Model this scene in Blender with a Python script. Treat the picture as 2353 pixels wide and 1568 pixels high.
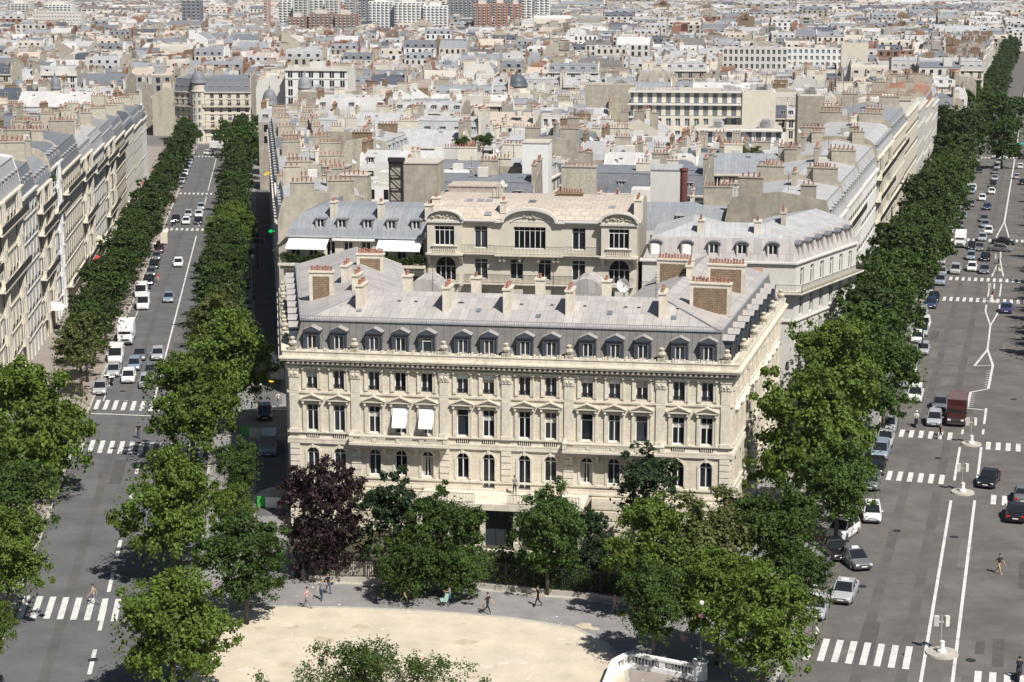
import bpy, math, random
import numpy as np
from mathutils import Vector
R=math.radians; rnd=random.Random(7)
for o in list(bpy.data.objects): bpy.data.objects.remove(o)
S=bpy.context.scene
# ---------------------------------------------------------------- camera, sky, sun, exposure
FOC=4228.0; PCX,PCY=1176.5,784.0; PITCH=R(11.6); CAMH=51.0
cd=bpy.data.cameras.new('camera'); cam=bpy.data.objects.new('camera',cd); S.collection.objects.link(cam)
cam.location=(0,0,CAMH); cam.rotation_euler=(math.pi/2-PITCH,0,0)
cd.sensor_width=36.0; cd.lens=36.0*FOC/2353.0; cd.clip_start=1.0; cd.clip_end=20000.0
S.camera=cam; S.render.resolution_x=1024; S.render.resolution_y=682
SUN_AZ,SUN_EL=R(33),R(52)      # azimuth from -Y towards +X
W=bpy.data.worlds.new('World'); S.world=W; W.use_nodes=True
wn=W.node_tree.nodes; wl=W.node_tree.links; wn.clear()
sky=wn.new('ShaderNodeTexSky'); sky.sky_type='NISHITA'; sky.sun_disc=False
sky.sun_elevation=SUN_EL; sky.sun_rotation=math.pi-SUN_AZ; sky.altitude=50; sky.air_density=1.0; sky.dust_density=1.2
bg=wn.new('ShaderNodeBackground'); bg.inputs[1].default_value=0.05
wo=wn.new('ShaderNodeOutputWorld'); wl.new(sky.outputs[0],bg.inputs[0]); wl.new(bg.outputs[0],wo.inputs[0])
sd=bpy.data.lights.new('sun','SUN'); sd.energy=5.0; sd.angle=R(0.5); sd.color=(1.0,0.965,0.905)
so=bpy.data.objects.new('sun',sd); S.collection.objects.link(so)
sv=Vector((math.sin(SUN_AZ)*math.cos(SUN_EL),-math.cos(SUN_AZ)*math.cos(SUN_EL),math.sin(SUN_EL)))
so.rotation_euler=sv.to_track_quat('Z','Y').to_euler(); so.location=(60,-60,150)
S.view_settings.view_transform='Standard'; S.view_settings.look='None'; S.view_settings.exposure=0.3; S.view_settings.gamma=1.0
S.cycles.max_bounces=5; S.cycles.diffuse_bounces=2; S.cycles.glossy_bounces=2; S.cycles.transmission_bounces=2
S.cycles.transparent_max_bounces=4; S.cycles.use_denoising=True; S.cycles.caustics_reflective=False; S.cycles.caustics_refractive=False
# ---------------------------------------------------------------- helpers
def gz(y):                                 # the ground falls away gently beyond the square
    return 0.0 if y<200 else (-.02*(y-200) if y<800 else -12-.008*(y-800))
def at(px,py,z=0.0):
    """ground position (x,y) of the thing whose point at height z stands at this place of the survey photo"""
    u=(px-PCX)/FOC; v=(PCY-py)/FOC
    dz=-math.sin(PITCH)+v*math.cos(PITCH); dy=math.cos(PITCH)+v*math.sin(PITCH)
    zz=z; y=0
    for _ in range(50):
        t=(zz-CAMH)/dz if dz<-1e-4 else 4000.0
        y=dy*t; zz=.5*zz+.5*(z+gz(y))
    return (u*t,y)
def LC(y): return -13.6-0.1365*y          # centre line of the left avenue
def RC(y): return 0.2815*y-4.6           # centre line of the right avenue
class MB:
    def __init__(s): s.v=[];s.f=[];s.m=[];s.xf=None;s.off=(0,0,0)
    def P(s,p):
        x,y,z=p
        if s.xf: ox,oy,c,sn=s.xf; x,y=ox+c*x-sn*y,oy+sn*x+c*y
        s.v.append((x,y,z)); return len(s.v)-1
    def frame(s,ox=0,oy=0,a=0): s.xf=(ox,oy,math.cos(a),math.sin(a)); return s
    def poly(s,pts,mi=0):
        s.f.append([s.P(p) for p in pts]); s.m.append(mi)
    def box(s,x0,x1,y0,y1,z0,z1,mi=0,top=None,tap=0):
        a=[s.P((x,y,z)) for z in (z0,) for x,y in ((x0,y0),(x1,y0),(x1,y1),(x0,y1))]
        b=[s.P((x,y,z1)) for x,y in ((x0+tap,y0+tap),(x1-tap,y0+tap),(x1-tap,y1-tap),(x0+tap,y1-tap))]
        s.f+= [a[::-1],b]+[[a[i],a[(i+1)%4],b[(i+1)%4],b[i]] for i in range(4)]
        s.m+=[mi,mi if top is None else top]+[mi]*4
    def prism(s,pts,z0,z1,mi=0,top=None):
        n=len(pts); a=[s.P((x,y,z0)) for x,y in pts]; b=[s.P((x,y,z1)) for x,y in pts]
        s.f+=[a[::-1],b]+[[a[i],a[(i+1)%n],b[(i+1)%n],b[i]] for i in range(n)]
        s.m+=[mi,mi if top is None else top]+[mi]*n
    def xprism(s,pts,y0,y1,mi=0,capm=None):   # pts in (x,z), extruded along y
        n=len(pts); a=[s.P((x,y0,z)) for x,z in pts]; b=[s.P((x,y1,z)) for x,z in pts]
        s.f+=[a,b[::-1]]+[[a[(i+1)%n],a[i],b[i],b[(i+1)%n]] for i in range(n)]
        s.m+=[mi if capm is None else capm]*2+[mi]*n
    def yprism(s,pts,x0,x1,mi=0,capm=None):   # pts in (y,z), extruded along x
        n=len(pts); a=[s.P((x0,y,z)) for y,z in pts]; b=[s.P((x1,y,z)) for y,z in pts]
        s.f+=[a[::-1],b]+[[a[i],a[(i+1)%n],b[(i+1)%n],b[i]] for i in range(n)]
        s.m+=[mi if capm is None else capm]*2+[mi]*n
    def cyl(s,x,y,z0,z1,r0,r1=None,n=8,mi=0):
        if r1 is None: r1=r0
        a=[s.P((x+r0*math.cos(6.2832*i/n),y+r0*math.sin(6.2832*i/n),z0)) for i in range(n)]
        b=[s.P((x+r1*math.cos(6.2832*i/n),y+r1*math.sin(6.2832*i/n),z1)) for i in range(n)]
        s.f+=[a[::-1],b]+[[a[i],a[(i+1)%n],b[(i+1)%n],b[i]] for i in range(n)]; s.m+=[mi]*(n+2)
    def lathe(s,x,y,prof,n=12,mi=0):
        rings=[[s.P((x+r*math.cos(6.2832*i/n),y+r*math.sin(6.2832*i/n),z)) for i in range(n)] for r,z in prof]
        for a,b in zip(rings,rings[1:]):
            for i in range(n): s.f.append([a[i],a[(i+1)%n],b[(i+1)%n],b[i]]); s.m.append(mi)
        s.f.append(rings[-1]); s.m.append(mi); s.f.append(rings[0][::-1]); s.m.append(mi)
    def tube(s,p,q,r0,r1=None,n=5,mi=0):
        if r1 is None: r1=r0
        p=Vector(p);q=Vector(q);d=(q-p).normalized(); u=d.cross(Vector((0,0,1)) if abs(d.z)<.9 else Vector((1,0,0))).normalized(); w=d.cross(u)
        a=[s.P(p+u*(r0*math.cos(6.2832*i/n))+w*(r0*math.sin(6.2832*i/n))) for i in range(n)]
        b=[s.P(q+u*(r1*math.cos(6.2832*i/n))+w*(r1*math.sin(6.2832*i/n))) for i in range(n)]
        s.f+=[a[::-1],b]+[[a[i],b[i],b[(i+1)%n],a[(i+1)%n]][::-1] for i in range(n)]; s.m+=[mi]*(n+2)
    def sphere(s,c,r,mi=0,n=10,k=6,sz=1.0):
        pr=[(max(1e-3,r*math.sin(math.pi*j/k)),c[2]-r*sz*math.cos(math.pi*j/k)) for j in range(k+1)]
        s.lathe(c[0],c[1],pr,n,mi)
    def ring(s,pl,a,b,z0,z1,mi=0):     # moulding that follows a polyline, from offset a to offset b (outward positive)
        A=offset(pl,a);B=offset(pl,b)
        for i in range(len(pl)-1):
            q=[s.P((x,y,z)) for (x,y) in (A[i],A[i+1],B[i+1],B[i]) for z in (z0,z1)]
            s.f+=[[q[1],q[7],q[5],q[3]],[q[0],q[2],q[4],q[6]],[q[6],q[4],q[5],q[7]],[q[0],q[1],q[3],q[2]]]; s.m+=[mi]*4
            if i==0: s.f.append([q[0],q[6],q[7],q[1]]);s.m.append(mi)
            if i==len(pl)-2: s.f.append([q[2],q[3],q[5],q[4]]);s.m.append(mi)
    def build(s,name,mats,parent=None,loc=(0,0,0),rz=0,smooth=False):
        return newobj(name,s.mesh(name,mats,smooth),parent,loc,rz)
    def mesh(s,name,mats,smooth=False):
        me=bpy.data.meshes.new(name); nv=len(s.v); me.vertices.add(nv)
        V=np.array(s.v,dtype=np.float32).reshape(-1,3); me.vertices.foreach_set('co',V.ravel())
        ln=np.array([len(f) for f in s.f],dtype=np.int32); me.loops.add(int(ln.sum()))
        li=np.fromiter((i for f in s.f for i in f),dtype=np.int32); me.loops.foreach_set('vertex_index',li)
        me.polygons.add(len(s.f)); st=np.zeros(len(s.f),np.int32); st[1:]=np.cumsum(ln)[:-1]
        me.polygons.foreach_set('loop_start',st); me.polygons.foreach_set('loop_total',ln)
        me.polygons.foreach_set('material_index',np.array(s.m,dtype=np.int32))
        me.polygons.foreach_set('use_smooth',np.full(len(s.f),bool(smooth)))
        if not isinstance(mats,(list,tuple)): mats=[mats]
        for m in mats: me.materials.append(m)
        me.update(calc_edges=True); me.validate()
        autouv(me); return me
def autouv(me):
    nl=len(me.loops)
    if nl==0: return
    co=np.empty(len(me.vertices)*3,np.float32); me.vertices.foreach_get('co',co); co=co.reshape(-1,3)
    vi=np.empty(nl,np.int32); me.loops.foreach_get('vertex_index',vi)
    np_=len(me.polygons); nr=np.empty(np_*3,np.float32); me.polygons.foreach_get('normal',nr); nr=nr.reshape(-1,3)
    lt=np.empty(np_,np.int32); me.polygons.foreach_get('loop_total',lt)
    n=np.repeat(nr,lt,axis=0); flat=np.abs(n[:,2])>.995
    u=np.stack([-n[:,1],n[:,0],np.zeros(nl)],1); L=np.linalg.norm(u,axis=1,keepdims=True); L[L<1e-6]=1; u/=L
    u[flat]=(1,0,0); w=np.cross(n,u); w[flat]=(0,1,0)
    p=co[vi]; uv=np.stack([(p*u).sum(1),(p*w).sum(1)],1).astype(np.float32)
    l=me.uv_layers.new(name='uv'); l.data.foreach_set('uv',uv.ravel())
def offset(pl,d):
    """offset a polyline, outward = right-hand side of travel is -d ... outward is to the left of travel reversed"""
    out=[]; n=len(pl)
    def nrm(a,b):
        dx,dy=b[0]-a[0],b[1]-a[1]; L=math.hypot(dx,dy); return (dy/L,-dx/L)
    for i in range(n):
        if i==0: nx,ny=nrm(pl[0],pl[1]); k=1
        elif i==n-1: nx,ny=nrm(pl[-2],pl[-1]); k=1
        else:
            a=nrm(pl[i-1],pl[i]); b=nrm(pl[i],pl[i+1]); nx,ny=a[0]+b[0],a[1]+b[1]; L=math.hypot(nx,ny); nx/=L;ny/=L
            k=1/max(.3,nx*a[0]+ny*a[1])
        out.append((pl[i][0]+nx*d*k,pl[i][1]+ny*d*k))
    return out
def newobj(name,data,parent=None,loc=(0,0,0),rz=0):
    o=bpy.data.objects.new(name,data); S.collection.objects.link(o); o.location=loc; o.rotation_euler=(0,0,rz)
    if parent: o.parent=parent
    return o
def tag(o,label=None,cat=None,group=None,kind=None):
    for k,v in (('label',label),('category',cat),('group',group),('kind',kind)):
        if v: o[k]=v
    return o
def thing(name,label,cat,loc=(0,0,0),rz=0,group=None):
    return tag(newobj(name,None,None,loc,rz),label,cat,group)
KIDS={}
def kids(o):
    return [c for c in bpy.data.objects if c.parent==o]
def tree_of(o):
    return (o,[tree_of(c) for c in kids(o)])
def dup(t,loc=None,rz=None,label=None,group=None,parent=None,scale=None):
    o,ch=t; c=o.copy(); S.collection.objects.link(c); c.parent=parent
    if loc is not None: c.location=loc
    if rz is not None: c.rotation_euler=(0,0,rz)
    if scale is not None: c.scale=scale if hasattr(scale,'__len__') else (scale,)*3
    if label: c['label']=label
    if group: c['group']=group
    for k in ch: dup(k,parent=c)
    return c
# ---------------------------------------------------------------- materials
MATS={}
def mat(name,col,rough=.8,var=.12,scale=1.5,brick=None,island=0,objvar=0,spec=.3,metal=0,trans=0,bump=0,dirt=0,dcol=(.12,.11,.1),emit=0,coord='Object'):
    """col base colour; brick=(w,h,mortar,contrast,tint2) draws joints in metres; var = noise variation; island/objvar = random per leaf / object"""
    m=bpy.data.materials.new(name); m.use_nodes=True; N=m.node_tree.nodes; K=m.node_tree.links
    b=N['Principled BSDF']; b.inputs['Roughness'].default_value=rough; b.inputs['Specular IOR Level'].default_value=spec; b.inputs['Metallic'].default_value=metal
    tc=N.new('ShaderNodeTexCoord'); src=None
    c4=(*col,1)
    if brick:
        bw,bh,mo,ct,t2=brick; bt=N.new('ShaderNodeTexBrick'); K.new(tc.outputs['UV'],bt.inputs['Vector'])
        bt.inputs['Scale'].default_value=1; bt.inputs['Brick Width'].default_value=bw; bt.inputs['Row Height'].default_value=bh
        bt.inputs['Mortar Size'].default_value=mo; bt.inputs['Mortar Smooth'].default_value=.1
        bt.inputs['Color1'].default_value=c4; bt.inputs['Color2'].default_value=(*t2,1); bt.inputs['Mortar'].default_value=(*[x*ct for x in col],1); bt.inputs['Bias'].default_value=-.15
        src=bt.outputs['Color']
    def mixv(src,fac_out,lo,hi,default):
        mr=N.new('ShaderNodeMapRange'); K.new(fac_out,mr.inputs[0]); mr.inputs[1].default_value=.25 if default=='n' else 0; mr.inputs[2].default_value=.75 if default=='n' else 1
        mr.inputs[3].default_value=lo; mr.inputs[4].default_value=hi
        vm=N.new('ShaderNodeVectorMath'); vm.operation='SCALE'
        if src is None: vm.inputs[0].default_value=col
        else: K.new(src,vm.inputs[0])
        K.new(mr.outputs[0],vm.inputs['Scale']); return vm.outputs[0]
    if var:
        nz=N.new('ShaderNodeTexNoise'); K.new(tc.outputs[coord],nz.inputs['Vector']); nz.inputs['Scale'].default_value=scale; nz.inputs['Detail'].default_value=5; nz.inputs['Roughness'].default_value=.62
        src=mixv(src,nz.outputs[0],1-var,1+var,'n')
    if island:
        g=N.new('ShaderNodeNewGeometry'); src=mixv(src,g.outputs['Random Per Island'],1-island,1+island,'i')
    if objvar:
        oi=N.new('ShaderNodeObjectInfo'); src=mixv(src,oi.outputs['Random'],1-objvar,1+objvar,'i')
    if dirt:
        nz=N.new('ShaderNodeTexNoise'); mp=N.new('ShaderNodeMapping'); K.new(tc.outputs['Object'],mp.inputs[0]); K.new(mp.outputs[0],nz.inputs['Vector'])
        mp.inputs['Scale'].default_value=(.9,.9,.22); nz.inputs['Scale'].default_value=.9; nz.inputs['Detail'].default_value=7; nz.inputs['Roughness'].default_value=.7
        mr=N.new('ShaderNodeMapRange'); K.new(nz.outputs[0],mr.inputs[0]); mr.inputs[1].default_value=.5; mr.inputs[2].default_value=.78; mr.inputs[3].default_value=0; mr.inputs[4].default_value=dirt
        mx=N.new('ShaderNodeMix'); mx.data_type='RGBA'; K.new(mr.outputs[0],mx.inputs[0])
        if src is None: mx.inputs[6].default_value=c4
        else: K.new(src,mx.inputs[6])
        mx.inputs[7].default_value=(*dcol,1); src=mx.outputs[2]
    if src is None: b.inputs['Base Color'].default_value=c4
    else: K.new(src,b.inputs['Base Color'])
    if bump:
        nz=N.new('ShaderNodeTexNoise'); K.new(tc.outputs['Object'],nz.inputs['Vector']); nz.inputs['Scale'].default_value=scale*6; nz.inputs['Detail'].default_value=3
        bp=N.new('ShaderNodeBump'); bp.inputs['Strength'].default_value=bump; bp.inputs['Distance'].default_value=.05; K.new(nz.outputs[0],bp.inputs['Height']); K.new(bp.outputs[0],b.inputs['Normal'])
    if trans:
        tr=N.new('ShaderNodeBsdfTranslucent'); ms=N.new('ShaderNodeMixShader'); ms.inputs[0].default_value=trans
        if src is not None:
            vm=N.new('ShaderNodeVectorMath'); vm.operation='MULTIPLY'; K.new(src,vm.inputs[0]); vm.inputs[1].default_value=(1.5,1.6,.7); K.new(vm.outputs[0],tr.inputs[0])
        K.new(b.outputs[0],ms.inputs[1]); K.new(tr.outputs[0],ms.inputs[2]); K.new(ms.outputs[0],N['Material Output'].inputs[0])
    if emit: b.inputs['Emission Color'].default_value=c4; b.inputs['Emission Strength'].default_value=emit
    MATS[name]=m; return m
mat('stone',(.66,.60,.50),.85,.14,.9,(1.1,.38,.014,.68,(.61,.535,.41)),dirt=.3,dcol=(.33,.29,.23))
mat('stone_trim',(.64,.585,.485),.85,.18,2.5,dirt=.5,dcol=(.2,.18,.155))
mat('stone_dirty',(.46,.42,.34),.9,.3,3,dirt=.6,dcol=(.13,.12,.11))
mat('zinc',(.36,.335,.325),.6,.14,.8,(.8,2.4,.022,.66,(.45,.415,.395)),spec=.25,dirt=.25,dcol=(.22,.2,.19))
mat('zinc_blue',(.24,.252,.27),.6,.14,1,(.55,40,.018,.7,(.275,.285,.3)),spec=.25,dirt=.2,dcol=(.2,.2,.2))
mat('zinc_light',(.42,.42,.425),.6,.16,.9,(.7,30,.025,.65,(.355,.355,.36)),spec=.15,dirt=.35,dcol=(.3,.28,.27))
mat('zinc_mans',(.165,.158,.15),.55,.16,1.2,(.62,50,.025,.55,(.18,.172,.165)),spec=.3,dirt=.5,dcol=(.14,.13,.12))
mat('zinc_tan',(.47,.40,.33),.65,.16,1.2,(1.1,.9,.03,.6,(.52,.45,.39)),dirt=.3,dcol=(.3,.3,.32))
mat('slate',(.085,.095,.12),.5,.2,2,(.3,.3,.01,.7,(.10,.11,.13)),spec=.3)
mat('slate_light',(.19,.20,.22),.55,.2,2,(.3,.3,.01,.7,(.16,.17,.19)),spec=.3)
mat('dormer',(.06,.07,.085),.5,.2,2,spec=.3)
mat('white',(.80,.79,.77),.6,.05,1)
mat('frame',(.78,.77,.74),.5,.04,1)
mat('awning_white',(.85,.85,.84),.8,.03,.6)
mat('glass',(.02,.024,.03),.14,0,spec=.4,objvar=.8)
mat('glass_grey',(.16,.18,.2),.2,.3,.5,spec=.4)
mat('curtain',(.5,.48,.44),.8,.2,3)
mat('iron',(.03,.03,.032),.6,.1,2)
mat('terra',(.31,.155,.115),.85,.25,5,objvar=.2); mat('terra_far',(.34,.22,.165),.9,.3,.5)
mat('brick',(.27,.195,.13),.9,.3,2,(.45,.2,.03,.6,(.20,.15,.1)))
mat('brick_red',(.32,.18,.13),.9,.2,2,(.45,.16,.02,.8,(.28,.12,.08)))
mat('tan',(.405,.36,.295),.92,.25,.7,(3.1,2.2,.02,.8,(.36,.325,.27)),dirt=.85,dcol=(.22,.195,.165),objvar=.12)
mat('cream',(.61,.56,.47),.9,.1,.5,dirt=.3,dcol=(.36,.32,.26),objvar=.1)
mat('offwhite',(.58,.56,.52),.9,.08,.5,dirt=.25,dcol=(.4,.38,.35),objvar=.08)
mat('whitewall',(.74,.73,.71),.85,.06,.5,dirt=.15,dcol=(.5,.48,.45))
mat('greywall',(.34,.32,.29),.9,.15,.5,dirt=.3,objvar=.15)
mat('pinkwall',(.52,.36,.29),.9,.12,.5,dirt=.2,dcol=(.3,.22,.18))
mat('gravel_roof',(.44,.40,.35),.95,.2,1.5,dirt=.3,dcol=(.25,.23,.21),objvar=.15)
mat('roof_pale',(.52,.51,.50),.7,.12,.8,(1.4,30,.03,.7,(.46,.455,.45)),objvar=.1)
mat('asphalt',(.118,.115,.117),.92,.26,.3,dirt=.5,dcol=(.09,.088,.09))
mat('asphalt2',(.122,.113,.105),.92,.3,.25,(9,3.2,.02,.85,(.135,.125,.115)),dirt=.6,dcol=(.09,.085,.078))
mat('pavement',(.235,.225,.222),.92,.2,.5,dirt=.3,dcol=(.15,.14,.135))
mat('pavement_pink',(.28,.24,.215),.92,.13,.3,dirt=.35,dcol=(.18,.15,.13))
mat('kerbstone',(.42,.39,.34),.9,.15,1,(1.0,9,.02,.7,(.38,.36,.31)))
mat('sand',(.54,.47,.37),.95,.17,.35,dirt=.5,dcol=(.47,.40,.30),bump=.4)
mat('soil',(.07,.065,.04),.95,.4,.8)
mat('paint',(.60,.59,.56),.8,.3,4,dirt=.75,dcol=(.22,.22,.21))
mat('city_ground',(.16,.155,.15),.95,.2,.02)
mat('leaf_bright',(.10,.152,.024),.6,.3,1.1,island=.32,objvar=.12,trans=.3,spec=.3)
mat('leaf_mid',(.052,.092,.017),.6,.3,1.1,island=.32,objvar=.15,trans=.25,spec=.3)
mat('leaf_dark',(.04,.064,.015),.6,.3,1.1,island=.32,objvar=.2,trans=.2,spec=.3)
mat('leaf_pine',(.024,.046,.016),.6,.25,.3,island=.45,trans=.15)
mat('leaf_olive',(.10,.115,.035),.6,.3,1.1,island=.32,trans=.25)
mat('leaf_purple',(.026,.011,.013),.6,.25,.3,island=.6,trans=.12)
mat('bark',(.11,.095,.075),.9,.3,2)
mat('rubber',(.02,.02,.02),.8,0); mat('carglass',(.015,.018,.022),.08,0,spec=.5); mat('chrome',(.55,.55,.56),.25,0,metal=.8)
mat('lamp_w',(.8,.8,.78),.2,0); mat('lamp_r',(.5,.02,.02),.3,0); mat('lamp_o',(.8,.22,.02),.3,0)
for nm,c in dict(white=(.78,.78,.78),silver=(.36,.37,.39),grey=(.14,.145,.155),black=(.015,.015,.018),blue=(.03,.05,.14),maroon=(.06,.018,.018),red=(.45,.03,.03),bluegrey=(.22,.27,.33)).items():
    mat('car_'+nm,c,.22,0,spec=.5)
mat('plastic',(.05,.05,.055),.6,0)
mat('skin',(.50,.30,.21),.6,.05,3); mat('hair',(.03,.02,.015),.7,.1,9)
for nm,c in dict(c_white=(.75,.75,.75),c_black=(.02,.02,.025),c_blue=(.06,.09,.2),c_pink=(.6,.33,.33),c_grey=(.2,.2,.21),c_denim=(.05,.07,.13),c_red=(.5,.05,.05),c_tan=(.42,.32,.2),c_green=(.1,.25,.15)).items(): mat(nm,c,.85,.08,6)
mat('green_glow',(.0,.55,.1),.5,0,emit=1.2); mat('green_board',(.05,.42,.08),.6,.08,2); mat('metro_green',(.06,.12,.08),.5,.1,4)
mat('globe',(.72,.66,.62),.3,0); mat('globe_pink',(.5,.27,.27),.35,.1,4); mat('red_cloth',(.5,.05,.07),.8,.1,2); mat('yellow_cloth',(.75,.5,.05),.8,.1,2); mat('blue_cloth',(.03,.14,.4),.8,.1,2)
mat('beige_cloth',(.6,.54,.44),.8,.1,2); mat('copper_green',(.30,.48,.40),.7,.15,1); mat('orange',(.42,.17,.09),.6,.05,2); mat('teal',(.05,.3,.28),.7,.1,2)
M=MATS
# ---------------------------------------------------------------- ground, roads, pavements
def strip(mb,xa,xb,ys,z,mi=0):
    for y0,y1 in zip(ys,ys[1:]):
        mb.poly([(xa(y0),y0,z+gz(y0)),(xb(y0),y0,z+gz(y0)),(xb(y1),y1,z+gz(y1)),(xa(y1),y1,z+gz(y1))],mi)
ys=[-300,60,200,800,2400,4200,7000,9000]
mb=MB(); strip(mb,lambda y:-5000,lambda y:5000,ys,-.01); tag(mb.build('ground',M['city_ground']),kind='structure')
mb=MB(); strip(mb,lambda y:LC(y)-7.2,lambda y:LC(y)+7.2,[90,200,612],0); strip(mb,lambda y:-120,lambda y:LC(y)-7.2,[193,200,207],0)
tag(mb.build('road',M['asphalt']),kind='structure')
mb=MB(); strip(mb,lambda y:RC(y)-10.6,lambda y:RC(y)+10.6,[90,200,800,1500],.002); tag(mb.build('road',M['asphalt2']),kind='structure')
def slab(name,pts,z=.13,m='pavement',k=True):
    mb=MB(); n=len(pts); gg=lambda p:gz(p[1])
    mb.poly([(x,y,z+gz(y)) for x,y in pts])
    for i in range(n):
        p,q=pts[i],pts[(i+1)%n]; mb.poly([(*p,gg(p)-.03),(*q,gg(q)-.03),(*q,gg(q)+z),(*p,gg(p)+z)])
    tag(mb.build(name,M[m]),kind='structure')
    if k:
        mb=MB(); n=len(pts)
        for i in range(n):
            a=Vector((*pts[i],0));b=Vector((*pts[(i+1)%n],0)); d=(b-a); L=d.length
            if L<3: continue
            d/=L; w=Vector((d.y,-d.x,0)); q=[a-w*.02+d*.0,b-w*.02,b+w*.28,a+w*.28]
            q=[a+w*.003,b+w*.003,b-w*.3,a-w*.3]
            Z=[gz(p.y) for p in q]
            mb.poly([(p.x,p.y,Z[j]+z+.004) for j,p in enumerate(q)]); mb.poly([(q[0].x,q[0].y,Z[0]-.02),(q[1].x,q[1].y,Z[1]-.02),(q[1].x,q[1].y,Z[1]+z+.004),(q[0].x,q[0].y,Z[0]+z+.004)])
        tag(mb.build('kerb',M['kerbstone']),kind='structure')
LE=lambda y:LC(y)+7.2
RE=lambda y:RC(y)-10.6
front=[(LE(60),60),(10,60),(15.5,116),(20.0,128),(RE(150),150),(RE(183),183),(0,198.5),(LE(196),196)]
slab('pavement',front)
slab('pavement',[(LE(208),208),(0,211),(RE(197),197),(RE(555),555),(60,600),(LE(606),606)])
slab('pavement',[(-140,60),(LC(60)-7.2,60),(LC(193)-7.2,193),(-140,193)],m='pavement_pink')
slab('pavement',[(-140,207),(LC(207)-7.2,207),(LC(606)-7.2,606),(-140,606)],m='pavement_pink')
slab('pavement',[(RC(60)+10.6,60),(260,60),(260,200),(RC(200)+10.6,200)])
slab('pavement',[(RC(200)+10.6,200),(260,200),(260,560),(RC(560)+10.6,560)])
# the sandy forecourt and the strip of dark service road beside the corner building
mb=MB(); mb.poly([(x,y,.138) for x,y in [(-24,100),(8.2,100),(8.2,128.5),(7.0,133),(4.8,136.2),(0,138.4),(-6,139.9),(-13,140.8),(-19.5,141.1),(-23.5,139)]]); tag(mb.build('sand_court',M['sand']),kind='structure')
mb=MB(); e=[(-23.5,139),(-19.5,141.1),(-13,140.8),(-6,139.9),(0,138.4),(4.8,136.2),(7.0,133),(8.2,128.5),(8.2,100)]
mb.ring(e[::-1],0.0,.35,.10,.146); tag(mb.build('kerb',M['kerbstone']),kind='structure')
mb=MB(); strip(mb,lambda y:LC(y)+12.2,lambda y:LC(y)+15.3,[166,194],.136); strip(mb,lambda y:LC(y)+12.0,lambda y:LC(y)+15.3,[212,330,480],.136)
tag(mb.build('road',M['asphalt']),kind='structure')
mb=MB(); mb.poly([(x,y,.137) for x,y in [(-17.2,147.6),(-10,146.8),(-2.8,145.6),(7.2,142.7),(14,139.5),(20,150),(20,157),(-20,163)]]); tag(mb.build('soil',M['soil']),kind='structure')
# ---- painted markings
mk=MB()
QZ=[.03]
def quadline(a,b,w,z=None):
    QZ[0]+=.00004; z=QZ[0]
    a=Vector((*a,0));b=Vector((*b,0)); d=(b-a).normalized(); n=Vector((-d.y,d.x,0))*w/2
    mk.poly([(a.x-n.x,a.y-n.y,z),(b.x-n.x,b.y-n.y,z),(b.x+n.x,b.y+n.y,z),(a.x+n.x,a.y+n.y,z)])
def zebra(cf,yc,half,length,slope,x0=None,x1=None,w=.5,p=1.08):
    """stripes across a road: cf centre line, stripes run along the road"""
    n=int(half*2/p)
    for i in range(n+1):
        o=-half+.4+i*p
        if x0 is not None and not (x0<=o<=x1): continue
        y=yc+o*slope; c=cf(y)+o
        dx=(cf(y+1)-cf(y))
        quadline((c,y),(c+dx*length,y+length),w)
zebra(LC,138.2,7.0,5.2,-.1); zebra(LC,188.5,7.0,5.2,-.15); zebra(LC,208.5,7.0,5.2,-.15)
zebra(LC,380,7.0,4,-.15); zebra(LC,453,7.0,4,-.15); zebra(LC,565,7.0,4,-.1)
y=100
while y<186: quadline((LC(y),y),(LC(y+5),y+5),.32); y+=9
quadline((LC(214),214),(LC(372),372),.22); quadline((LC(388),388),(LC(448),448),.2); quadline((LC(462),462),(LC(558),558),.2)
quadline((LC(207)-7,207.3),(LC(205)+0,206.0),.35)
for sgn in (-8.9,8.9): quadline((LC(214)+sgn*.68,214),(LC(320)+sgn*.68,320),.12)
zebra(RC,127.4,10.4,4.6,-.25,-10.5,-2.4); zebra(RC,124,10.4,4.4,-.25,2.4,11); 
zebra(RC,176.5,10.4,3.4,-.28,-10.5,-2.2); zebra(RC,171,10.4,3.2,-.28,2.0,11)
zebra(RC,194,10.4,3.2,-.25,-10.5,-2.0); zebra(RC,191,10.4,3.2,-.25,1.6,11)
zebra(RC,287,10.4,4,-.25); zebra(RC,309,10.4,4,-.25); zebra(RC,362,10.4,4,-.2); zebra(RC,558,10.4,5,-.2)
for a,b,o in ((100,171.5,-1.15),(100,171.5,1.15),(178.5,191.5,-1.15),(178.5,191.5,1.15),(197,210,-1.15),(197,210,1.15)): quadline((RC(a)+o,a),(RC(b)+o,b),.26)
def pl(pts,w=.3):
    for a,b in zip(pts,pts[1:]): quadline(a,b,w)
ctr=lambda o,y:(RC(y)+o,y)
pl([ctr(-1.1,210),ctr(1.1,209)]); pl([ctr(-1.1,210),ctr(-1.0,219),ctr(1.1,221),ctr(1.3,236)])
for k in range(8): pl([ctr(-1.0,211+k),ctr(-.4,211.2+k)],.16); pl([ctr(1.1,222.5+k*1.4),ctr(.55,222.2+k*1.4)],.16)
pl([ctr(-1.1,235.5),ctr(1.3,236),ctr(.3,247),ctr(-1.1,235.5)]); pl([ctr(.3,247),ctr(.2,266)],.26); pl([ctr(.2,266),ctr(-.9,279),ctr(-.9,285)],.24); pl([ctr(.2,266),ctr(1.2,279),ctr(1.2,285)],.24)
pl([ctr(-.9,293),ctr(-.9,307)],.24); pl([ctr(1,293),ctr(1,307)],.24); pl([ctr(-.8,315),ctr(.1,338),ctr(1.2,315)],.24); pl([ctr(.1,338),ctr(.1,358)],.24)
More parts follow.
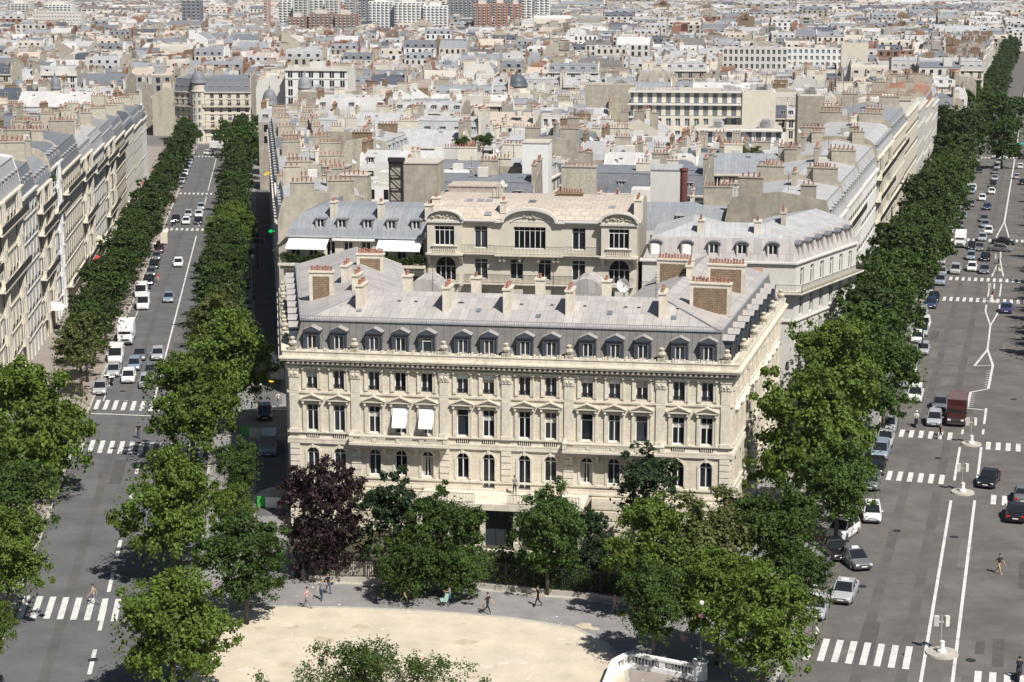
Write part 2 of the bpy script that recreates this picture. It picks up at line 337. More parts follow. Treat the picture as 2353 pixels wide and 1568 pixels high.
pl([ctr(-1.3,369),ctr(-.1,396),ctr(1.3,369),ctr(-1.3,369)],.26); pl([ctr(-.1,396),ctr(.1,556)],.34); pl([ctr(.1,570),ctr(.1,1200)],.36)
for i,v in enumerate(mk.v):
    mk.v[i]=(v[0],v[1],v[2]+gz(v[1]))
tag(mk.build('road_marking',M['paint']),kind='structure')

# patches, manholes, tyre-dark lanes, cracks and dashes of old paint
rg=random.Random(2); pz=[.008]; pt=MB(); ln=MB()
def lane(cf,o,y0,y1,w,z=.0055):
    y=y0
    while y<y1:
        yn=min(y1,y+20); pt.poly([(cf(y)+o-w/2,y,z+gz(y)),(cf(y)+o+w/2,y,z+gz(y)),(cf(yn)+o+w/2,yn,z+gz(yn)),(cf(yn)+o-w/2,yn,z+gz(yn))],1); y=yn
for o in (-5.9,-2.6): 
    lane(RC,o,100,200,.9,.0066); lane(RC,o,200,560,.9,.0066)
lane(LC,-3.2,100,200,.8); lane(LC,-3.2,200,560,.8)
for cf,lo,hi,n in ((LC,-6.5,6,14),(RC,-9.8,9.8,22)):
    for _ in range(n):
        y=rg.uniform(115,260) if rg.random()<.7 else rg.uniform(260,520); 
        if y<200<y+8: continue
        o=rg.uniform(lo,hi-2.5); w=rg.uniform(.4,1.6); L=rg.uniform(2,9); pz[0]+=.0003; z=pz[0]
        sl=cf(y+1)-cf(y); pt.poly([(cf(y)+o,y,z+gz(y)),(cf(y)+o+w,y-.1*w,z+gz(y)),(cf(y)+o+w+sl*L,y+L,z+gz(y+L)),(cf(y)+o+sl*L,y+L,z+gz(y+L))],rg.choice((0,0,2)))
    for _ in range(12):
        y=rg.uniform(118,230); o=rg.uniform(lo,hi); pt.cyl(cf(y)+o,y,gz(y)-.02,gz(y)+.034,.38,.38,12,3)
pt.build('road_repair',[mat('patch_dark',(.088,.083,.08),.9,.2,.8),mat('lane_wear',(.105,.1,.096),.85,.25,.3,dirt=.6,dcol=(.12,.113,.107)),mat('patch_pale',(.145,.137,.126),.9,.2,.8),M['iron']])['kind']='structure'

sc=MB(); rg=random.Random(12)
for _ in range(70):
    x=rg.uniform(-20,7); y=rg.uniform(118,139-.25*abs(x)/3); r=rg.uniform(.1,.9); n=7
    sc.poly([(x+r*rg.uniform(.6,1.2)*math.cos(6.28*i/n),y+r*rg.uniform(.4,.9)*math.sin(6.28*i/n),.141+_*.00005) for i in range(n)],rg.choice((0,0,1)))
tag(sc.build('sand_scuffs',[mat('scuff',(.46,.39,.29),.95,.2,1),mat('scuff_pale',(.58,.51,.42),.95,.2,1)]),kind='structure')
lt=MB()
for _ in range(60):
    x=rg.uniform(-22,12); y=rg.uniform(120,146); s=rg.uniform(.03,.09); lt.box(x-s,x+s,y-s*.6,y+s*.6,.142,.17)
tag(lt.build('litter',M['frame']),'scraps of litter scattered over the court and pavement','litter',kind='stuff')
# ---------------------------------------------------------------- facade tools
def wall_holes(mb,x0,x1,z0,z1,holes,depth=.32,mi=0,n=8):
    """wall in the plane y=0 with recessed openings (cx,w,za,zb,arch)"""
    xs=sorted({x0,x1}|{h[0]-h[1]/2 for h in holes}|{h[0]+h[1]/2 for h in holes}); zs=sorted({z0,z1}|{h[2] for h in holes}|{h[3] for h in holes})
    for a,b in zip(xs,xs[1:]):
        for c,d in zip(zs,zs[1:]):
            mx,mz=(a+b)/2,(c+d)/2
            if any(abs(mx-h[0])<h[1]/2 and h[2]<mz<h[3] for h in holes): continue
            mb.poly([(a,0,c),(b,0,c),(b,0,d),(a,0,d)],mi)
    for cx,w,za,zb,arch in holes:
        l,r=cx-w/2,cx+w/2
        if arch:
            zs_=zb-w/2; arc=[(cx+w/2*math.cos(math.pi*i/n),zs_+w/2*math.sin(math.pi*i/n)) for i in range(n+1)]
            for i in range(n):
                p,q=arc[i],arc[i+1]; c=(r,zb) if i<n//2 else (l,zb)
                mb.poly([(p[0],0,p[1]),(c[0],0,c[1]),(q[0],0,q[1])],mi)
                mb.poly([(p[0],0,p[1]),(q[0],0,q[1]),(q[0],depth,q[1]),(p[0],depth,p[1])],mi)
            mb.poly([(r,0,zb),(cx,0,zb),(cx,0,zb-.0005)],mi)
        else: zs_=zb; mb.poly([(l,0,zb),(r,0,zb),(r,depth,zb),(l,depth,zb)],mi)
        mb.poly([(l,0,za),(l,0,zs_),(l,depth,zs_),(l,depth,za)],mi); mb.poly([(r,0,za),(r,depth,za),(r,depth,zs_),(r,0,zs_)],mi)
        mb.poly([(l,0,za),(l,depth,za),(r,depth,za),(r,0,za)],mi)
def window_mesh(w,h,arch=False,trans=.72,n=2,bars=0,low=0,fr=.07,glass='glass',name='window',cur=0):
    """frame + panes in one mesh, front at y=0"""
    mb=MB(); zb=h-w/2 if arch else h
    def fb(x0,x1,z0,z1,y=0.0): mb.box(x0,x1,y,y+.07,z0,z1,0)
    fb(-w/2,-w/2+fr,0,zb); fb(w/2-fr,w/2,0,zb); fb(-w/2+fr,w/2-fr,0,fr*1.3,.004)
    tz=h*trans
    if arch: tz=zb
    fb(-w/2+fr,w/2-fr,tz-fr/2,tz+fr/2,.004)
    if not arch: fb(-w/2+fr,w/2-fr,h-fr,h,.004)
    for i in range(1,n):
        x=-w/2+w*i/n; fb(x-fr*.62,x+fr*.62,fr*1.3,tz-fr/2,-.006); 
        if not arch: fb(x-fr*.4,x+fr*.4,tz+fr/2,h-fr,.008)
    for k in range(bars): z=tz*(k+1)/(bars+1); fb(-w/2+fr,w/2-fr,z-.025,z+.025,.012)
    if arch:
        N=8; fb(-fr*.4,fr*.4,zb+fr/2,h-fr,.008)
        for i in range(N):
            a,b=math.pi*i/N,math.pi*(i+1)/N; ro,ri=w/2,w/2-fr
            mb.poly([(ro*math.cos(a),0,zb+ro*math.sin(a)),(ro*math.cos(b),0,zb+ro*math.sin(b)),(ri*math.cos(b),0,zb+ri*math.sin(b)),(ri*math.cos(a),0,zb+ri*math.sin(a))][::-1],0)
        mb.poly([(-w/2,.05,0),(w/2,.05,0)]+[(w/2*math.cos(math.pi*i/N),.05,zb+w/2*math.sin(math.pi*i/N)) for i in range(N+1)],1)
    else: mb.poly([(-w/2,.05,0),(w/2,.05,0),(w/2,.05,h),(-w/2,.05,h)],1)
    if cur:      # drawn curtains or a half lowered blind behind the panes
        if cur==1:
            for s in (-1,1): mb.poly([(s*w*.46,.045,.05),(s*w*.22,.045,.05),(s*w*.14,.045,tz),(s*w*.46,.045,tz)],2)
        else: mb.poly([(-w*.46,.045,h*(.35 if cur==2 else .6)),(w*.46,.045,h*(.35 if cur==2 else .6)),(w*.46,.045,tz),(-w*.46,.045,tz)],2)
    return mb.mesh(name,[M['frame'],M[glass],M['curtain']])
def place(mesh,name,parent,x,y,z,rz=0): return newobj(name,mesh,parent,(x,y,z),rz)
def railing(mb,x0,x1,y,z,h=.95,step=.14,mi=0,r=.016):
    mb.box(x0,x1,y-.02,y+.02,z+h-.04,z+h,mi); mb.box(x0,x1,y-.015,y+.015,z+.08,z+.11,mi)
    n=max(2,int((x1-x0)/step))
    for i in range(n+1):
        x=x0+(x1-x0)*i/n; mb.box(x-r,x+r,y-r*.7,y+r*.7,z,z+h-.04,mi)
def pots(mb,x0,x1,y0,y1,z,n,mi=0,h=.42,r=.13,taper=.7):
    for i in range(n):
        t=(i+.5)/n; x=x0+(x1-x0)*t; y=y0+(y1-y0)*t; hh=h*rnd.uniform(.8,1.15); mb.cyl(x,y,z,z+hh,r,r*taper,7,mi); mb.cyl(x,y,z+hh,z+hh+.06,r*1.15,r*.8,7,mi)
SINGLE=('mansion','bow','pale')
potm=[]
for hh in (.42,.36,.48):
    pm_=MB(); pm_.cyl(0,0,0,hh,.13,.09,8); pm_.cyl(0,0,hh,hh+.06,.15,.1,8); potm.append(pm_.mesh('pot',M['terra']))
def chimney(parent,x,y,z0,w,d,h,along='x',brick=False,n=None,m='stone_trim',rz=0,pot='terra',ph=.42,single=None):
    if single is None: single=parent.name in SINGLE
    """stack with cap and a row of clay pots; origin at the middle of the foot"""
    mb=MB(); mb.box(-w/2,w/2,-d/2,d/2,0,h,0); mb.box(-w/2-.09,w/2+.09,-d/2-.09,d/2+.09,h+.002,h+.16,0)
    if brick:
        if w>d: mb.box(-w/2+.35,w/2-.35,-d/2-.03,-d/2+.02,.25,h-.35,1)
        st=MB()
    o=mb.build('chimney',[M[m],M['brick']],parent,(x,y,z0),rz)
    if n:
        if single:
            for i in range(n):
                q=(i+.5)/n; p=newobj('pot',potm[i%3],o,(-w/2+.1+(w-.2)*q if w>=d else 0,0 if w>=d else -d/2+.1+(d-.2)*q,h+.15)); p.rotation_euler=(0,0,i)
            return o
        pm=MB()
        if w>=d: pots(pm,-w/2+.1,w/2-.1,0,0,h+.16,n,h=ph)
        else: pots(pm,0,0,-d/2+.1,d/2-.1,h+.16,n,h=ph)
        pm.build('pot_row',M[pot],o)
    return o
# ---------------------------------------------------------------- the corner mansion facing the square
HA=R(-8.573); HM=(-.5,160.4)
def hloc(px,py,z):
    x,y=at(px,py,z); dx,dy=x-HM[0],y-HM[1]; c,s=math.cos(-HA),math.sin(-HA); return (c*dx-s*dy,s*dx+c*dy)
hero=thing('mansion','long cream stone mansion with grey mansard roof and fourteen bays facing the square','mansion',(HM[0],HM[1],0),HA)
la,ra=R(15.97),R(6.7); LLEN,RLEN=33.0,33.2
PLY=[(-20.1-math.sin(la)*LLEN,math.cos(la)*LLEN),(-20.1,0),(20.1,0),(20.1+math.sin(ra)*RLEN,math.cos(ra)*RLEN)]
WX=[-17.9,-15.4,-12.14,-9.7,-7.26,-4.0,-1.63,1.63,4.0,7.26,9.7,12.14,15.4,17.9]
PX=[-19.55,-13.83,-5.65,0,5.65,13.83,19.55]
holes=[]
for i,x in enumerate(WX):
    lo=4.35 if i in (6,7) else 5.2
    holes.append((x,1.12,lo,7.65,True)); holes.append((x,1.08,9.15,11.65,False)); holes.append((x,1.06,13.1,14.85,False))
mb=MB(); wall_holes(mb,-20.1,20.1,0,15.7,holes)
# right flank
mb.frame(20.1,0,math.pi/2-ra); 
SX=[2.6+k*3.06 for k in range(10)]; sh=[]
for x in SX: sh+= [(x,1.12,5.2,7.65,True),(x,1.08,9.15,11.65,False),(x,1.06,13.1,14.85,False)]
wall_holes(mb,0,RLEN,0,15.7,sh)
mb.xf=None; A=PLY[0]; mb.poly([(A[0],A[1],0),(PLY[1][0],PLY[1][1],0),(PLY[1][0],PLY[1][1],15.7),(A[0],A[1],15.7)])
IN=offset(PLY,-12.5)
for k in range(3): mb.poly([(IN[k][0],IN[k][1],0),(IN[k+1][0],IN[k+1][1],0),(IN[k+1][0],IN[k+1][1],19.0),(IN[k][0],IN[k][1],19.0)])
for k in (0,3): mb.poly([(PLY[k][0],PLY[k][1],0),(IN[k][0],IN[k][1],0),(IN[k][0],IN[k][1],19.0),(PLY[k][0],PLY[k][1],15.9)])
mb.build('wall',M['stone'],hero)
w1=window_mesh(1.12,2.45,True); w1t=window_mesh(1.12,3.3,True); w2=window_mesh(1.08,2.5,False,.76); w3=window_mesh(1.06,1.75,False,.99,bars=0)
w2o=window_mesh(1.08,2.5,False,.76,n=1)
w1s=[w1,w1,w1,window_mesh(1.12,2.45,True,cur=1)]; w2s=[w2,w2,w2,window_mesh(1.08,2.5,False,.76,cur=1),window_mesh(1.08,2.5,False,.76,cur=3)]; w3s=[w3,w3,window_mesh(1.06,1.75,False,.99,cur=1),window_mesh(1.06,1.75,False,.99,cur=3)]
rl=MB(); railing(rl,-.5,.5,-.05,0,.42,.1); rlm=rl.mesh('railing',M['iron'])
bl=MB(); bl.box(-.5,.5,-.06,-.02,0,.36); blm=bl.mesh('blind',M['awning_white'])
for i,x in enumerate(WX):
    place(w1t if i in (6,7) else rnd.choice(w1s),'window',hero,x,.25,4.35 if i in (6,7) else 5.2)
    place(w2o if i in (5,9,11) else rnd.choice(w2s),'window',hero,x,.25,9.15)
    o=place(rnd.choice(w3s),'window',hero,x,.25,13.1); place(rlm,'railing',o,0,0,.02)
    if i in (5,6,9,10): place(blm,'blind',o,0,0,1.35)
rd=Vector((math.sin(ra),math.cos(ra)))
for k,x in enumerate(SX):
    for z,wm in ((5.2,w1),(9.15,w2),(13.1,w3)):
        n=Vector((rd.y,-rd.x)); p=Vector((20.1,0))+rd*x-n*.25
        place(wm,'window',hero,p.x,p.y,z,math.pi/2-ra)
# mouldings that run round the block
mb=MB()
for a,b,z0,z1 in ((0,.18,8.02,8.3),(0,.14,8.34,8.52),(0,.16,9.0,9.12),(0,.13,12.72,12.9),(0,.12,4.9,5.08),(0,.1,4.15,4.35)): mb.ring(PLY,a,b,z0,z1)
mb.build('string_course',M['stone_trim'],hero)
mb=MB()
for a,b,z0,z1 in ((0,.22,15.0,15.25),(0,.3,15.36,15.5),(0,.74,15.82,15.98),(0,.82,15.982,16.12),(0,.66,16.12,16.2)): mb.ring(PLY,a,b,z0,z1)
mb.ring(PLY,-.35,.5,16.2,16.62); mb.ring(PLY,-.3,.56,16.622,16.72)
def along(pl,seg,step,s0=.2):
    a,b=Vector(pl[seg]),Vector(pl[seg+1]); L=(b-a).length; d=(b-a)/L; n=int((L-s0*2)/step)
    for i in range(n+1): yield a+d*(s0+i*step),d
for seg in (0,1,2):
    for p,d in along(PLY,seg,.46):
        mb.frame(p.x,p.y,math.atan2(d.y,d.x)); mb.box(-.11,.11,-.62,0,15.55,15.819)
mb.xf=None
for seg in (1,2):
    for p,d in along(PLY,seg,1.02,.5):
        mb.frame(p.x,p.y,math.atan2(d.y,d.x)); 
        for q in range(3): mb.box(-.3+q*.24+rnd.uniform(-.04,.04),-.16+q*.24,-.5,-.2+rnd.uniform(-.1,.1),16.722,16.722+rnd.uniform(.08,.3))
mb.xf=None; mb.build('cornice',M['stone_trim'],hero)
# pilasters with carved capitals
mb=MB(); mb.box(-.42,.42,-.14,0,9.12,12.7); mb.box(-.42,.42,-.14,0,12.92,14.2); mb.box(-.5,.5,-.22,0,9.0,9.35); mb.box(-.48,.48,-.2,0,14.2,14.95); mb.box(-.52,.52,-.26,0,14.88,14.998)
for q in range(6): mb.box(-.38+q*.13,-.3+q*.13,-.27,-.2,14.3+(q%2)*.12,14.7+(q%2)*.08)
for q in range(2): mb.sphere((-.2+.4*q,-.22,14.55),.14,n=6,k=4)
mb.box(-.45,.45,-.16,0,0,4.1); 
for z in (5.1,5.7,6.3,6.9,7.5): mb.box(-.45,.45,-.15,0,z,z+.52)
pil=mb.mesh('pilaster',M['stone_trim'])
for x in PX: place(pil,'pilaster',hero,x,0,0)
for s in (.6,9.7,20.4,32.6):
    p=Vector((20.1,0))+rd*s; place(pil,'pilaster',hero,p.x,p.y,0,math.pi/2-ra)
# window surrounds
def surround(w,z0,z1,ped,keyarch=False):
    mb=MB(); a=w/2
    if keyarch:
        zs=z1-a; mb.box(-a-.2,-a,-.07,0,z0,zs); mb.box(a,a+.2,-.07,0,z0,zs); N=8
        for i in range(N):
            t,u=math.pi*i/N,math.pi*(i+1)/N; ro=a+.22
            P=[(a*math.cos(t),zs+a*math.sin(t)),(ro*math.cos(t),zs+ro*math.sin(t)),(ro*math.cos(u),zs+ro*math.sin(u)),(a*math.cos(u),zs+a*math.sin(u))]
            mb.xprism(P,-.07,0)
        mb.box(-.12,.12,-.16,0,z1-.05,z1+.32)
    else:
        mb.box(-a-.2,-a,-.08,0,z0,z1+.2); mb.box(a,a+.2,-.08,0,z0,z1+.2); mb.box(-a,a,-.08,0,z1,z1+.2)
        mb.box(-a-.34,-a-.2,-.13,0,z0,z1+.1); mb.box(a+.2,a+.34,-.13,0,z0,z1+.1)
        for s in (-1,1): mb.box(s*(a+.27)-.1,s*(a+.27)+.1,-.3,0,z1+.1,z1+.4)
        if ped:
            mb.box(-a-.5,a+.5,-.36,0,z1+.4,z1+.5); e=a+.52
            mb.xprism([(-e,z1+.505),(e,z1+.505),(e,z1+.58),(0,z1+1.0),(-e,z1+.58)],-.16,0)
            mb.xprism([(-e-.04,z1+.5),(-e-.04,z1+.6),(0,z1+1.08),(0,z1+.95)],-.42,0); mb.xprism([(e+.04,z1+.5),(0,z1+.95),(0,z1+1.08),(e+.04,z1+.6)],-.42,0)
        else: mb.box(-a-.45,a+.45,-.32,0,z1+.24,z1+.36)
    return mb
s1=surround(1.12,5.2,7.65,0,True).mesh('window_surround',M['stone_trim']); s2=surround(1.08,9.15,11.65,1).mesh('pediment',M['stone_trim']); s3=surround(1.06,13.1,14.85,0).mesh('window_surround',M['stone_trim'])
for x in WX:
    place(s1,'window_surround',hero,x,0,0); place(s2,'pediment',hero,x,0,0); place(s3,'window_surround',hero,x,0,0)
for k,x in enumerate(SX):
    p=Vector((20.1,0))+rd*x
    place(s2,'pediment',hero,p.x,p.y,0,math.pi/2-ra); place(s3,'window_surround',hero,p.x,p.y,0,math.pi/2-ra)
def balusters(mb,x0,x1,y,z,h=.5,step=.17,r=.05,mi=0):
    n=max(1,int((x1-x0)/step))
    for i in range(n):
        x=x0+(i+.5)*(x1-x0)/n; mb.lathe(x,y,[(r*.6,z),(r*1.1,z+h*.3),(r*.5,z+h*.7),(r*.8,z+h)],6,mi)
mb=MB(); balusters(mb,-.55,.55,-.06,8.53,.42); mb.box(-.6,.6,-.02,-.0,8.53,8.95,1); mb.box(-.62,.62,-.14,0,8.95,9.0)
bal=mb.mesh('balustrade',[M['stone_trim'],M['glass']])
for i,x in enumerate(WX):
    if i not in (2,3,4,9,10,11): place(bal,'balustrade',hero,x,0,0)
def balcony(x0,x1,p=1.25):
    mb=MB(); mb.box(x0,x1,-p,0,8.3,8.52); mb.box(x0+.12,x1-.12,-p+.12,0,8.1,8.3); mb.box(x0+.3,x1-.3,-p+.3,0,7.95,8.1)
    mb.box(x0+.05,x1-.05,-p+.08,-p+.3,8.522,8.62); mb.box(x0,x1,-p,-p+.35,9.1,9.22)
    n=4
    for i in range(n+1): x=x0+.2+(x1-x0-.4)*i/n; mb.box(x-.2,x+.2,-p+.05,-p+.3,8.62,9.1)
    for i in range(n): a=x0+.2+(x1-x0-.4)*i/n+.2; b=x0+.2+(x1-x0-.4)*(i+1)/n-.2; balusters(mb,a,b,-p+.18,8.62,.48)
    for s in (x0,x1-.3): mb.box(s,s+.3,-p+.35,0,9.1,9.22); mb.box(s+.05,s+.25,-p+.3,0,8.522,8.62)
    for s in (x0+.15,x1-.15):
        for q in range(4): mb.box(s-.06,s+.06,-p+.4+q*.22,-p+.5+q*.22,8.62,9.1)
    for x in (x0+.7,(2*x0+x1)/3,(x0+2*x1)/3,x1-.7): mb.yprism([(-1.0,7.95),(0,7.95),(0,7.2),(-.25,7.35),(-.35,7.7)],x-.15,x+.15)
    mb.build('balcony',M['stone_trim'],hero)
balcony(-14.25,-5.2); balcony(5.2,14.25)
for x in (-9.7,-7.26):
    mb=MB(); mb.poly([(-.68,-.0,2.1),(.68,0,2.1),(.64,-.85,.55),(-.64,-.85,.55)]); mb.poly([(-.64,-.85,.55),(.64,-.85,.55),(.64,-.86,.43),(-.64,-.86,.43)])
    mb.tube((-.6,0,1.2),(-.6,-.85,.55),.02); mb.tube((.6,0,1.2),(.6,-.85,.55),.02)
    mb.build('awning',M['awning_white'],hero,(x,-.04,9.5))
# roof
roofpts=[(.0,16.25),(-.35,16.6),(-.75,17.3),(-1.15,18.4),(-1.35,19.15)]
mb=MB(); OF=[offset(PLY,o) for o,z in roofpts]
for a in range(len(roofpts)-1):
    for k in range(3): mb.poly([(OF[a][k][0],OF[a][k][1],roofpts[a][1]),(OF[a][k+1][0],OF[a][k+1][1],roofpts[a][1]),(OF[a+1][k+1][0],OF[a+1][k+1][1],roofpts[a+1][1]),(OF[a+1][k][0],OF[a+1][k][1],roofpts[a+1][1])],0)
mb.build('mansard',M['zinc_mans'],hero)
mb=MB(); top=[(-1.3,19.16),(-7.8,20.95),(-12.7,19.0)]; OT=[offset(PLY,o) for o,z in top]
for a in range(2):
    for k in range(3): mb.poly([(OT[a][k][0],OT[a][k][1],top[a][1]),(OT[a][k+1][0],OT[a][k+1][1],top[a][1]),(OT[a+1][k+1][0],OT[a+1][k+1][1],top[a+1][1]),(OT[a+1][k][0],OT[a+1][k][1],top[a+1][1])],0)
for k in (0,3): mb.poly([(OF[0][k][0],OF[0][k][1],16.2)]+[(OF[-1][k][0],OF[-1][k][1],19.15)]+[(OT[a][k][0],OT[a][k][1],top[a][1]) for a in range(3)]+[(OT[2][k][0],OT[2][k][1],16.2)],1)
mb.build('roof',[M['zinc'],M['stone']],hero)
mb=MB(); mb.ring(PLY,-1.36,-1.2,19.17,19.27)
for seg in (1,):
    a,b=offset(PLY,-1.25)[seg],offset(PLY,-1.25)[seg+1]; mb.xf=None
    y=a[1]; railing(mb,a[0],b[0],y,19.27,.36,.16,r=.02)
for k in (1,2):     # lead hips
    p,q=OT[0][k],OT[1][k]; mb.tube((*p,19.22),(*q,21.0),.07,.07,4)
mb.build('roof_crest',M['zinc_blue'],hero)
for px,py in ((945,742),(1056,742),(1196,742),(1268,744),(1345,746),(1470,752),(905,702),(1050,706),(1440,716),(1560,727)):
    x,y=hloc(px,708,20.2); mb=MB(); mb.box(-.16,.16,-.12,.12,-.05,.12,0); mb.box(-.12,.12,-.13,-.1,0,.1,1); mb.build('roof_vent',[M['zinc_light'],M['iron']],hero,(x,5.6,20.38))
# dormers
def dormer_mesh(w=1.25,h=1.85,d=1.3):
    mb=MB(); a=w/2; mb.box(-a,-a+.2,0,d,0,h-.15); mb.box(a-.2,a,0,d,0,h-.15); mb.box(-a+.2,a-.2,0,d,h-.4,h-.15); mb.box(-a+.2,a-.2,0,.3,0,.12); 
    mb.box(-a-.12,a+.12,-.12,d,h-.148,h-.05)
    mb.xprism([(-a-.18,h-.05),(a+.18,h-.05),(a+.18,h+.05),(0,h+.42),(-a-.18,h+.05)],-.16,d+.25)
    mb.poly([(-a-.2,-.18,h+.07),(0,-.18,h+.46),(0,d+.3,h+.46),(-a-.2,d+.3,h+.07)],1); mb.poly([(a+.2,-.18,h+.07),(a+.2,d+.3,h+.07),(0,d+.3,h+.46),(0,-.18,h+.46)],1)
    for s in (-1,1): mb.box(s*(a+.08)-.06,s*(a+.08)+.06,-.1,.05,0,h-.3)
    return mb.mesh('dormer',[M['dormer'],M['zinc']])
dm=dormer_mesh(); wd=window_mesh(.86,1.35,False,.99,fr=.06); wd2=window_mesh(.86,1.35,False,.8,n=1,fr=.06)
for i,x in enumerate(WX):
    o=place(dm,'dormer',hero,x,.32,16.55); place(wd2 if i==4 else wd,'window',o,0,.12,.12)
for k,x in enumerate([1.9+3.06*j for j in range(10)]):
    n=Vector((rd.y,-rd.x)); p=Vector((20.1,0))+rd*x-n*.32; o=place(dm,'dormer',hero,p.x,p.y,16.55,math.pi/2-ra); place(wd,'window',o,0,.12,.12)
ld=Vector((-math.sin(la),math.cos(la)))
for k in range(9):
    n=Vector((-ld.y,ld.x)); p=Vector((-20.1,0))+ld*(2.2+k*3.4)-n*.32; o=place(dm,'dormer',hero,p.x,p.y,16.55,-math.pi/2+la)
# urns on the parapet
mb=MB(); mb.box(-.34,.34,-.3,.3,0,.34); mb.lathe(0,0,[(.2,.34),(.34,.5),(.4,.68),(.3,.86),(.16,.92),(.22,1.0),(.26,1.16),(.1,1.26)],10)
urn=mb.mesh('urn',M['stone_dirty'])
for x in PX: place(urn,'urn',hero,x,-.2,16.7)
for k in range(5):
    p=Vector((20.1,0))+rd*(5+k*6.6)+Vector((rd.y,-rd.x))*.2; place(urn,'urn',hero,p.x,p.y,16.7,math.pi/2-ra)
for k in range(7):
    p=Vector((-20.1,0))+ld*(4+k*4.2)+Vector((-ld.y,ld.x))*.2; place(urn,'urn',hero,p.x,p.y,16.7)
# chimneys : thin ones across the front slope, then broad brick ones on the wings
for px in (820,1026,1168,1313,1527):
    x,y=hloc(px,714,19.9); z0=19.16+(4.2-1.3)*.275-.2; chimney(hero,x,5.0,z0,.62,2.5,2.2,n=5)
for px in (945,1105,1253,1405):
    x,y=hloc(px,650,20.9); chimney(hero,x,11.0,19.2,.85,.9,2.6,n=2)
for px,py,w,h,d,n in ((740,672,2.5,2.0,.75,8),(852,622,3.0,1.7,.75,10),(1633,703,4.1,2.1,.75,11),(1551,640,3.9,1.9,.7,11),(1669,655,4.0,2.0,.75,12)):
    x,y=hloc(px,py,20.2); a=R(-4) if px>1000 else R(6); 
    z0=19.3; chimney(hero,x,y,z0,w*.92,d,h+.85,brick=True,n=n,rz=a+R(-3))
for px,py,n in ((797,640,4),(822,662,4),(1585,640,4)):
    x,y=hloc(px,py,20.6); chimney(hero,x,y,19.6,.6,2.2,2.3,n=n)
mb=MB()                                                         # glazed barrel lights in the court behind
for px in (970,1345):
    x,y=hloc(px,660,20.0); mb.frame(x,y+.8,0)
    N=8
    for i in range(N):
        a,b=math.pi*i/N,math.pi*(i+1)/N
        mb.poly([(1.7*math.cos(a),0,19.0+1.3*math.sin(a)),(1.7*math.cos(b),0,19.0+1.7*math.sin(b)),(1.7*math.cos(b),4,19.0+1.7*math.sin(b)),(1.7*math.cos(a),4,19.0+1.7*math.sin(a))],0)
    mb.poly([(1.7*math.cos(math.pi*i/N),0,19.0+1.7*math.sin(math.pi*i/N)) for i in range(N+1)],0)
mb.xf=None; mb.build('roof_light',M['zinc'],hero)
def dish_mesh():
    mb=MB(); N=12; prev=None
    for r,yy in ((.08,.14),(.3,.1),(.5,0)):
        ring=[mb.P((r*math.cos(6.2832*i/N),yy,.9+r*math.sin(6.2832*i/N))) for i in range(N)]
        if prev: 
            for i in range(N): mb.f.append([prev[i],prev[(i+1)%N],ring[(i+1)%N],ring[i]]); mb.m.append(0)
        else: mb.f.append(ring); mb.m.append(0)
        prev=ring
    mb.tube((0,.14,.9),(0,.2,0),.04,.04,5,1); mb.tube((0,0,.45),(0,-.35,.85),.02,.02,4,1); return mb.mesh('satellite_dish',[M['white'],M['iron']])
dishm=dish_mesh()
def dish(px,py,z,s,label,rz=R(-25),tilt=-.45):
    x,y=at(px,py,z); o=tag(newobj('satellite_dish',dishm,None,(x,y,z+gz(y)-.9*s),rz),label,'satellite dish',"satellite dishes on the roofs"); o.scale=(s,s,s)
dish(1432,656,21.6,1.35,'white satellite dish by the rear chimneys of the corner mansion')
# terrace, basement loggia and steps in front
mb=MB(); mb.box(-7.5,7.5,-4.4,-.16,3.9,4.2); 
for x in (-7.2,-4.4,-1.5,1.5,4.4,7.2): mb.box(x-.22,x+.22,-4.3,-3.9,0,3.9)
mb.box(-7.5,7.5,-4.6,-4.4,3.72,4.28); mb.build('terrace',M['stone_trim'],hero)
mb=MB(); mb.box(-7,7,-3.4,-3.3,.1,3.85,0); 
for x in (-3,-2.2,-.4,.4,2.2,3): mb.box(x-.04,x+.04,-3.46,-3.401,.1,3.85,1)
mb.build('glazed_loggia',[M['glass'],M['iron']],hero)
mb=MB(); railing(mb,-7.2,-2.2,-4.45,4.28,.9,.13); railing(mb,.8,7.2,-4.45,4.28,.9,.13); mb.build('railing',M['iron'],hero)
mb=MB(); mb.box(-20.0,-7.8,-.5,-.01,.1,4.0); mb.box(7.8,20.0,-.5,-.01,.1,4.0)
for z in (1,2,3): mb.box(-20.0,-7.8,-.56,-.5,z,z+.8); mb.box(7.8,20.0,-.56,-.5,z,z+.8)
mb.build('plinth',M['stone'],hero)
